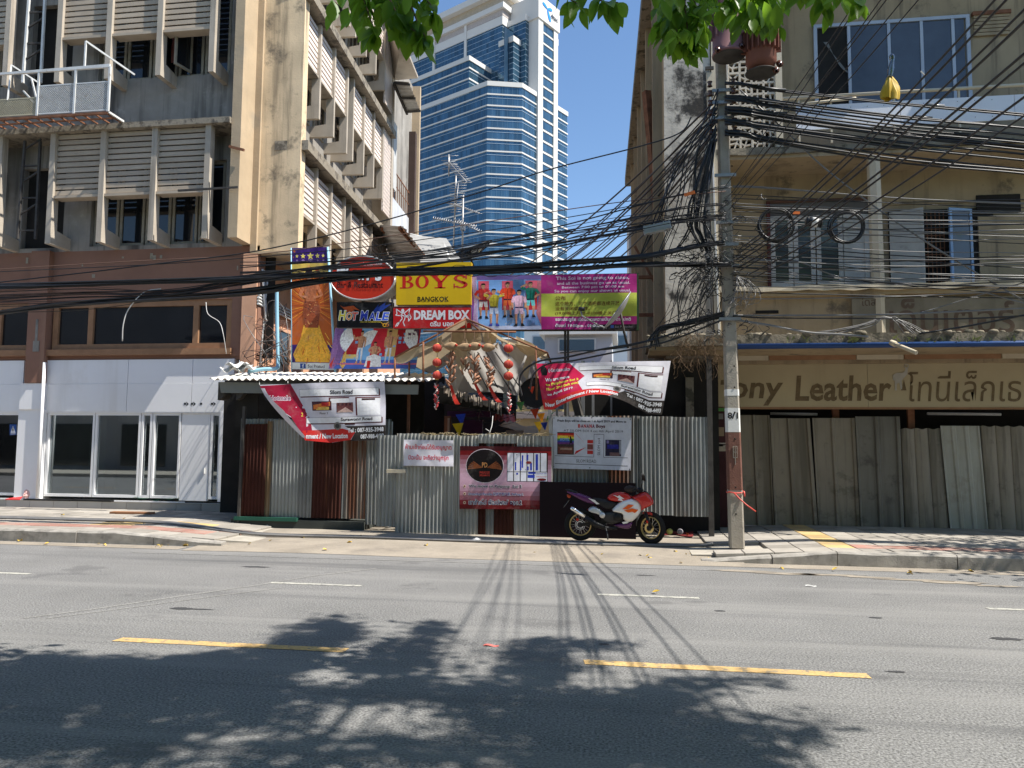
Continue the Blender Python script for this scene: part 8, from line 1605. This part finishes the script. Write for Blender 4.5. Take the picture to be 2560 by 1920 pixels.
# the rest of the crowns, above and behind the viewer
for i in range(15000):
    k = 0 if rng.random() < .55 else 1; c = V((rng.uniform(-7, 3.5) if k == 0 else rng.uniform(2.5, 9.5), rng.uniform(-4.5, 2.3), 8.6 + rng.gauss(0, 1.0)))
    crown_leaf(fol[k], c, .20, rng)
for k, T in ((0, T1_), (1, T2_)):
    fol[k].build('foliage', LEAFM, T, kind='stuff', fix=False)
    base = V((2.0, -2.2, 5.5)) if k == 0 else V((6.3, -2.7, 5.2))
    for i, (c, kk) in enumerate(cores):
        if kk == k and i % 2 == 0:
            m = base.lerp(c, .5) + V((rng.uniform(-.3, .3), 0, .5)); limb(T, [base, m, c + V((0, 0, .1))], .05, .012, 'branch')
for tx, lab in ((-9.5, 'leafy street tree on the near pavement well to the left of the viewer'), (14.5, 'leafy street tree on the near pavement well to the right of the viewer')):
    TT = thing('street_tree', lab, 'tree', (tx, -2.9, .16)); limb(TT, [(tx, -2.9, .1), (tx + .1, -2.8, 3), (tx, -2.5, 5.5)], .22, .15, 'trunk'); fb = MB()
    for i in range(6000): crown_leaf(fb, V((tx + rng.gauss(0, 2.3), -1.6 + rng.gauss(0, 1.7), 8.3 + rng.gauss(0, 1.4))), .24, rng)
    fb.build('foliage', LEAFM, TT, kind='stuff', fix=False)
    for a in (-1.6, 0, 1.7): limb(TT, [(tx, -2.5, 5.5), (tx + a * .6, -2.2, 6.6), (tx + a, -1.7, 7.8)], .08, .02, 'branch')
# sprays that hang into the top of the picture, leaf by leaf
def leafmesh(L_, w_, fold, curl):
    b = MB(); vs = []; n = 6
    for i in range(n + 1):
        t = i / n; hw = w_ * math.sin(math.pi * t ** .8) ** .9 * (1 if t < 1 else 0); z = -curl * t * t
        vs += [(-hw, t * L_, z + fold * hw), (0, t * L_, z), (hw, t * L_, z + fold * hw)]
    fs = [q for i in range(n) for q in ((3 * i, 3 * i + 1, 3 * i + 4, 3 * i + 3), (3 * i + 1, 3 * i + 2, 3 * i + 5, 3 * i + 4))]
    b.add(vs, fs, True); return b.mesh('leaf', LEAFM)
LME = [leafmesh(.13, .030, .5, .02), leafmesh(.115, .028, .35, .035), leafmesh(.145, .033, .6, .01), leafmesh(.10, .026, .3, .03)]
def spray(T, twigs, D, n, sc=1.0):
    for pts in twigs:
        P = spline([onY(x, y, D + dd) for x, y, dd in pts], 6); MB().tube(P, [.009 - .006 * i / (len(P) - 1) for i in range(len(P))], 5).build('twig', BARK, T)
        m = int(n / len(twigs))
        for i in range(m):
            t = rng.random() ** .8 * (len(P) - 1); j = min(len(P) - 2, int(t)); c = P[j].lerp(P[j + 1], t - j)
            yaw = rng.uniform(0, 6.283); droop = rng.gauss(-1.05, .32); o = inst('leaf', rng.choice(LME), T, c, (droop, rng.uniform(-.7, .7), yaw), (sc * rng.uniform(.6, 1.2),) * 3)
spray(T1_, [[(850, -70, .2), (900, -20, .1), (925, 45, 0), (945, 95, 0)], [(880, -80, 0), (940, -10, 0), (985, 20, .1), (1010, 62, .1)], [(930, -70, -.1), (975, 0, -.1), (1000, 50, 0), (1040, 80, 0), (1075, 108, 0)], [(960, -60, .1), (1040, -20, .1), (1075, 10, .1), (1085, 35, .1)], [(1000, -50, 0), (1030, 20, 0), (1050, 70, 0), (1070, 100, 0)]], 4.7, 92, 1.3)
spray(T1_, [[(1370, -60, 0), (1410, -15, 0), (1440, 8, 0), (1460, 22, 0)], [(1430, -60, 0), (1480, -14, 0), (1510, 4, 0), (1545, 6, 0)]], 4.4, 22, 1.25)
spray(T2_, [[(1640, -90, .2), (1665, 0, .1), (1690, 70, 0), (1700, 110, 0)], [(1700, -90, 0), (1735, 0, 0), (1745, 60, 0), (1755, 118, 0)], [(1680, -80, .3), (1690, 10, .3), (1668, 60, .2), (1672, 100, .2)], [(1790, -90, 0), (1850, -20, 0), (1880, 30, 0), (1900, 60, 0)], [(1850, -90, .1), (1900, -10, .1), (1935, 40, 0), (1950, 72, 0)], [(1740, -80, .2), (1800, -20, .2), (1830, 10, .2), (1840, 45, .1)], [(1720, -70, .1), (1712, 10, .1), (1722, 90, 0), (1730, 128, 0)]], 5.2, 150, 1.22)
spray(T2_, [[(1960, -80, 0), (2020, -30, 0), (2060, 5, 0), (2068, 28, 0)], [(2040, -70, 0), (2100, -25, 0), (2140, 0, 0), (2155, 14, 0)]], 5.2, 28, 1.15)
# the thick of the spray in front of the transformers, too many leaves to count
b = MB()
def small_leaf(b, c, yaw, droop, L_):
    d = V((math.cos(yaw) * math.cos(droop), math.sin(yaw) * math.cos(droop), math.sin(droop))); s = d.cross(V((0, 0, 1))).normalized(); n_ = s.cross(d)
    pts = [(0, 0), (.25, .2), (.5, .26), (.78, .16), (1, 0)]
    vs = [c + d * t * L_ for t, _ in pts] + [c + d * t * L_ + s * h * L_ + n_ * h * L_ * .4 for t, h in pts[1:4]] + [c + d * t * L_ - s * h * L_ + n_ * h * L_ * .4 for t, h in pts[1:4]]
    b.add(vs, [(0, 1, 5), (1, 2, 6, 5), (2, 3, 7, 6), (3, 4, 7), (0, 8, 1), (1, 8, 9, 2), (2, 9, 10, 3), (3, 10, 4)], True)
for x0, x1, y0, y1, n, D in ((1640, 1770, -70, 85, 150, 5.4), (1650, 1760, 60, 112, 34, 5.3), (1770, 1965, -70, 30, 80, 5.5), (1830, 1945, 0, 60, 40, 5.4), (1990, 2150, -60, 0, 36, 5.4)):
    for i in range(n): small_leaf(b, onY(rng.uniform(x0, x1), rng.uniform(y0, y1), D + rng.gauss(0, .25)), rng.uniform(0, 6.28), rng.gauss(-1.0, .3), rng.uniform(.11, .17))
b.build('leaf_mass', LEAFM, T2_, kind='stuff', fix=False)
b = MB()
for i in range(95): t = rng.random(); small_leaf(b, onY(880 + 150 * t + rng.gauss(0, 28), -50 + rng.random() * (95 - 30 * abs(t - .5)), 4.9 + rng.gauss(0, .2)), rng.uniform(0, 6.28), rng.gauss(-1.05, .3), rng.uniform(.12, .18))
b.build('leaf_mass', LEAFM, T1_, kind='stuff', fix=False)
# a smaller tree further along the far pavement, outside the frame on the right; its shade falls on the kerb
T3_ = thing('street_tree', 'small tree on the far pavement beyond the right edge shading the kerb', 'tree', (11.2, 12.6, .15)); limb(T3_, [(11.2, 12.6, .1), (11.1, 12.5, 2.5), (11.0, 12.3, 5)], .14, .09, 'trunk')
fb = MB()
for i in range(2600):
    c = V((9.9 + rng.gauss(0, .9), 11.9 + rng.gauss(0, .75), 5.9 + rng.gauss(0, .7)))
    if c.x < 7.9: continue
    crown_leaf(fb, c, .16, rng)
fb.build('foliage', LEAFM, T3_, kind='stuff', fix=False)
for p in ((9.4, 11.6, 6), (10.4, 12.6, 6.4), (10, 11.4, 5.6)): limb(T3_, [(11.0, 12.3, 5), ((11 + p[0]) / 2, 12.1, 5.6), p], .05, .015, 'branch')
# ------------------------------------------------------------------ litter and small things
DLEAF = mat('dry_yellow_leaf', (.62, .42, .07), .8, var=(20, .2), rand=.3, bump=None)
dlm = [leafmesh(.10, .03, .8, .04), leafmesh(.08, .03, .5, -.03)]
for me in dlm: me.materials.clear(); me.materials.append(DLEAF)
spots = [(47, 1356, 0), (110, 1362, 0), (210, 1354, 0), (245, 1361, 0), (258, 1364, 0), (305, 1300, .2), (160, 1290, .2), (560, 1341, .03), (575, 1344, .03), (540, 1348, .03), (590, 1338, .03), (672, 1354, .03), (752, 1345, .04), (818, 1376, .01), (880, 1358, .03), (902, 1345, .04), (1068, 1367, .02), (1315, 1359, .03), (1560, 1372, .01), (1614, 1394, 0), (1620, 1397, 0), (1605, 1393, 0), (1685, 1381, .02), (1762, 1390, .0), (1770, 1388, 0), (1700, 1409, 0), (1720, 1337, .1), (1630, 1484, 0), (2268, 1436, 0), (2276, 1434, 0), (2420, 1430, 0), (1500, 1390, 0), (1330, 1385, 0), (620, 1362, .02), (470, 1366, 0), (1870, 1398, 0), (1950, 1422, 0), (2080, 1428, 0)]
for i, (px, py, z) in enumerate(spots):
    o = inst('fallen_leaf', dlm[i % 2], None, onZ(px, py, z) + V((0, 0, .018)), (R(-.3, .3), R(-.3, .3), R(0, 6.28)), (R(.7, 1.2),) * 3); tag(o, 'dry yellow leaf fallen along the kerb or lane mouth', 'leaf', 'fallen leaves')
b = MB()
for k in range(260):
    px = R(380, 640); c = onZ(px, 1362 + (px - 380) * -.09 + R(-7, 6), .01 + R(0, .02)); crown_leaf(b, c, R(.02, .05), rng)
for k in range(160):
    px = R(1690, 1830); c = onZ(px, 1384 + (px - 1690) * .1 + R(-4, 5), .01 + R(0, .02)); crown_leaf(b, c, R(.02, .05), rng)
b.build('leaf_litter', DLEAF, None, 'drift of crumbled dry leaves gathered at both kerb ends', 'leaf litter', kind='stuff', fix=False)
def crumple(name, px, py, z, w_, h_, m, lab, cat, seed, tint=None, dy=.0):
    r_ = random.Random(seed); c = onZ(px, py, z) + V((0, dy, 0)); vs = []; n, mm = 14, 7
    for j in range(mm + 1):
        v = j / mm
        for i in range(n):
            a = 6.283 * i / n; q = (math.sin(math.pi * min(1, .12 + v * .88)) ** .7 if v < 1 else .05) * (1 - .45 * v) * (1 + .35 * r_.uniform(-1, 1)); vs.append(c + V((math.cos(a) * q * w_ / 2, math.sin(a) * q * w_ * .3, v * h_ * (1 + .12 * r_.uniform(-1, 1)))))
    return MB().add(vs, [(j * n + i, j * n + (i + 1) % n, (j + 1) * n + (i + 1) % n, (j + 1) * n + i) for j in range(mm) for i in range(n)] + [tuple(mm * n + i for i in range(n))], False).build(name, m, None, lab, cat)
BAGM = mat('pale_green_plastic', (.52, .64, .55), .35, var=(8, .12), bump=None)
crumple('plastic_bag', 1149, 1327, .06, .34, .30, BAGM, 'pale green plastic bag slumped at the foot of the tin gate', 'plastic bag', 3, dy=-.05); crumple('plastic_bag', 972, 1321, .06, .16, .15, ink((.62, .64, .64)), 'small white plastic bag at the left foot of the tin gate', 'plastic bag', 4, dy=-.05)
crumple('plastic_bag', 66, 1246, .385, .22, .22, mat('pink_bag', (.70, .45, .42), .4, bump=None), 'pink and white plastic bag on the shop step by the pillar', 'plastic bag', 6)
for px, py, lab in ((797, 1317, 'crushed clear bottle in the gutter under the stall'), (668, 1319, 'white scrap of plastic under the left end of the stall'), (842, 1316, 'brown crumpled paper under the stall'), (1192, 1352, 'small white paper scrap on the lane apron')): crumple('litter_scrap', px, py, .07, .16, .05, ink((.5, .5, .5) if 'brown' not in lab else (.22, .13, .07)), lab, 'litter', px)
def slabthing(name, px0, px1, py, z, d, h, m, lab, cat, yaw=0.0):
    a, b_ = onZ(px0, py, z), onZ(px1, py, z); c = (a + b_) / 2; L_ = (b_ - a).length; x = V((math.cos(yaw), math.sin(yaw), 0)); return MB().obox(c + V((0, d / 2, h / 2)), x * L_ / 2, V((-x.y, x.x, 0)) * d / 2, V((0, 0, h / 2))).build(name, m, None, lab, cat, bevel=.004)
slabthing('board', 47, 185, 1252, .385, .12, .035, MBLK, 'black board lying on the shop step, left one', 'board', .01); slabthing('board', 170, 284, 1254, .385, .12, .04, MBLK, 'black board lying on the shop step, overlapping the left one', 'board', -.01); slabthing('plank', 267, 382, 1285, .2, .16, .04, mat('brown_plank', (.25, .12, .06), .8), 'brown wooden plank lying before the shop step', 'plank', .03)
slabthing('bar', 455, 578, 1258, .385, .06, .03, MBLK, 'thin dark bar lying on the right end of the shop step', 'bar')
c = onZ(385, 1252, .385); MB().grid(lambda u, v: c + V(((u - .5) * 1.15, .02 + v * .22, .035 + .03 * math.sin(9 * u) * math.sin(5 * v + 1) + .02 * math.sin(21 * u + 4 * v))), 24, 5).build('green_cloth', mat('dark_green_cloth', (.04, .12, .08), .8, var=(9, .3), bump=None), None, 'crumpled dark green cloth lying on the shop step', 'cloth')
c = onZ(30, 1250, .385); MB().prism([c + V((-.17, 0, .0)), c + V((.17, .02, .0)), c + V((.12, .16, .05)), c + V((-.14, .16, .02))], (0, 0, .02)).build('dustpan', plain('red_plastic', (.6, .04, .04)), None, 'flat red plastic dustpan on the shop step near the frame edge', 'dustpan')
c = onZ(205, 1247, .385); B_t = thing('bottle', 'small clear bottle with a red cap on the shop step', 'bottle', c); MB().lathe([(0, 0), (.03, .002), (.032, .10), (.014, .14), (.014, .16)], c, (0, 0, 1), 12).build('body', glass('bottle_plastic', (.8, .85, .85), .9, .1), B_t); MB().lathe([(.016, .16), (.016, .18), (0, .18)], c, (0, 0, 1), 10).build('cap', ink((.5, .08, .05)), B_t)
MB().box(onY(579, 1240, 15.8).x, onY(583, 1240, 15.8).x + .02, 15.78, 15.8, onY(580, 1262, 15.8).z, onY(580, 1240, 15.8).z).build('yellow_marker', ink((.6, .55, .05)), None, 'small yellow marker strip at the right end of the shop step', 'marker')
MB().grid(lambda u, v: onZ(1655 + 78 * u, 1340 - 28 * v - 3 * math.sin(u * 5), .075) + V((0, 0, .012 + .012 * math.sin(7 * u) * math.sin(4 * v))), 10, 5).build('red_carpet', mat('red_carpet_pile', (.20, .03, .03), .95, var=(12, .2), bump=(90, .4)), None, 'dull red carpet piece on the ground behind the front wheel', 'carpet')
for px, py, c_, lab in ((1674, 1300, (.5, .5, .12), 'pale yellow ball under the right fence'), (1700, 1296, (.3, .28, .3), 'grey bundle under the right fence')): c = onY(px, py, 14.3); MB().ball((c.x, 14.3, .1 + .06), .055, 12, 8).build('ball' if 'ball' in lab else 'bundle', ink(c_), None, lab, 'ball' if 'ball' in lab else 'bundle')
for px, py, lab, c_ in ((1228, 1613, 'red torn leaf or paper on the road', (.55, .14, .12)), (2027, 1464, 'white paper scrap on the road at right', (.7, .7, .68))):
    c = onZ(px, py, .006); MB().grid(lambda u, v: c + V(((u - .5) * .13, (v - .5) * .05, .006 * math.sin(6 * u))), 5, 3).build('paper_scrap', ink(c_), None, lab, 'scrap')
for k in range(3): cable([V((-16, 13.3 + k * .12, .215)), V((-11, 13.35 + k * .12, .215)), V((-8.4, 13.2 + k * .1, .21)), V((-6.5, 12.85 + k * .08, .10)), V((-4.5, 13.0 + k * .08, .075)), V((-2, 12.9 + k * .1, .07)), V((.8, 13.0 + k * .1, .07)), V((1.4, 12.9 + k * .05, .12))], .020, GRY, 'pale grey cable laid along the pavement and across the lane mouth', 'cables on the ground', 8, 'ground_cable')
# across the street behind the viewer: a plain low terrace that the shop windows mirror
OP = thing('opposite_terrace', 'plain low terrace across the street behind the viewer', 'building', (0, -9, 0))
MB().box(-40, 34, -12, -9, 0, 12).build('wall', mat('opposite_wall', (.36, .34, .31), .9, var=(.4, .3), bump=None), OP)
for k in range(16): x = -38 + k * 4.5; f = MB().box(x, x + 2.8, -9.02, -8.95, .3, 2.7).build('window', DGLASS, OP); MB().box(x, x + 2.8, -9.02, -8.95, 3.7, 5.4).build('window', DGLASS, OP)
for x0, x1, h_, lab in ((-75, -22.2, 15, 'plain neighbouring block continuing the street on the left'), (13.2, 70, 13, 'plain neighbouring block continuing the street on the right')):  # unseen blocks added to cut sky light from the street ends
    NB = thing('added_neighbour_block', lab + ' beyond the frame, added to dim skylight', 'building', ((x0 + x1) / 2, 18, 0)); MB().box(x0, x1, 16.1, 26, 0, h_).build('wall', mat('neighbour_plaster', (.36, .33, .28), .9, var=(.3, .2), bump=None), NB)
    for k in range(int((x1 - x0) / 4)): MB().box(x0 + k * 4 + .8, x0 + k * 4 + 3, 16.02, 16.1, 4.2, 6).build('window', DGLASS, NB)
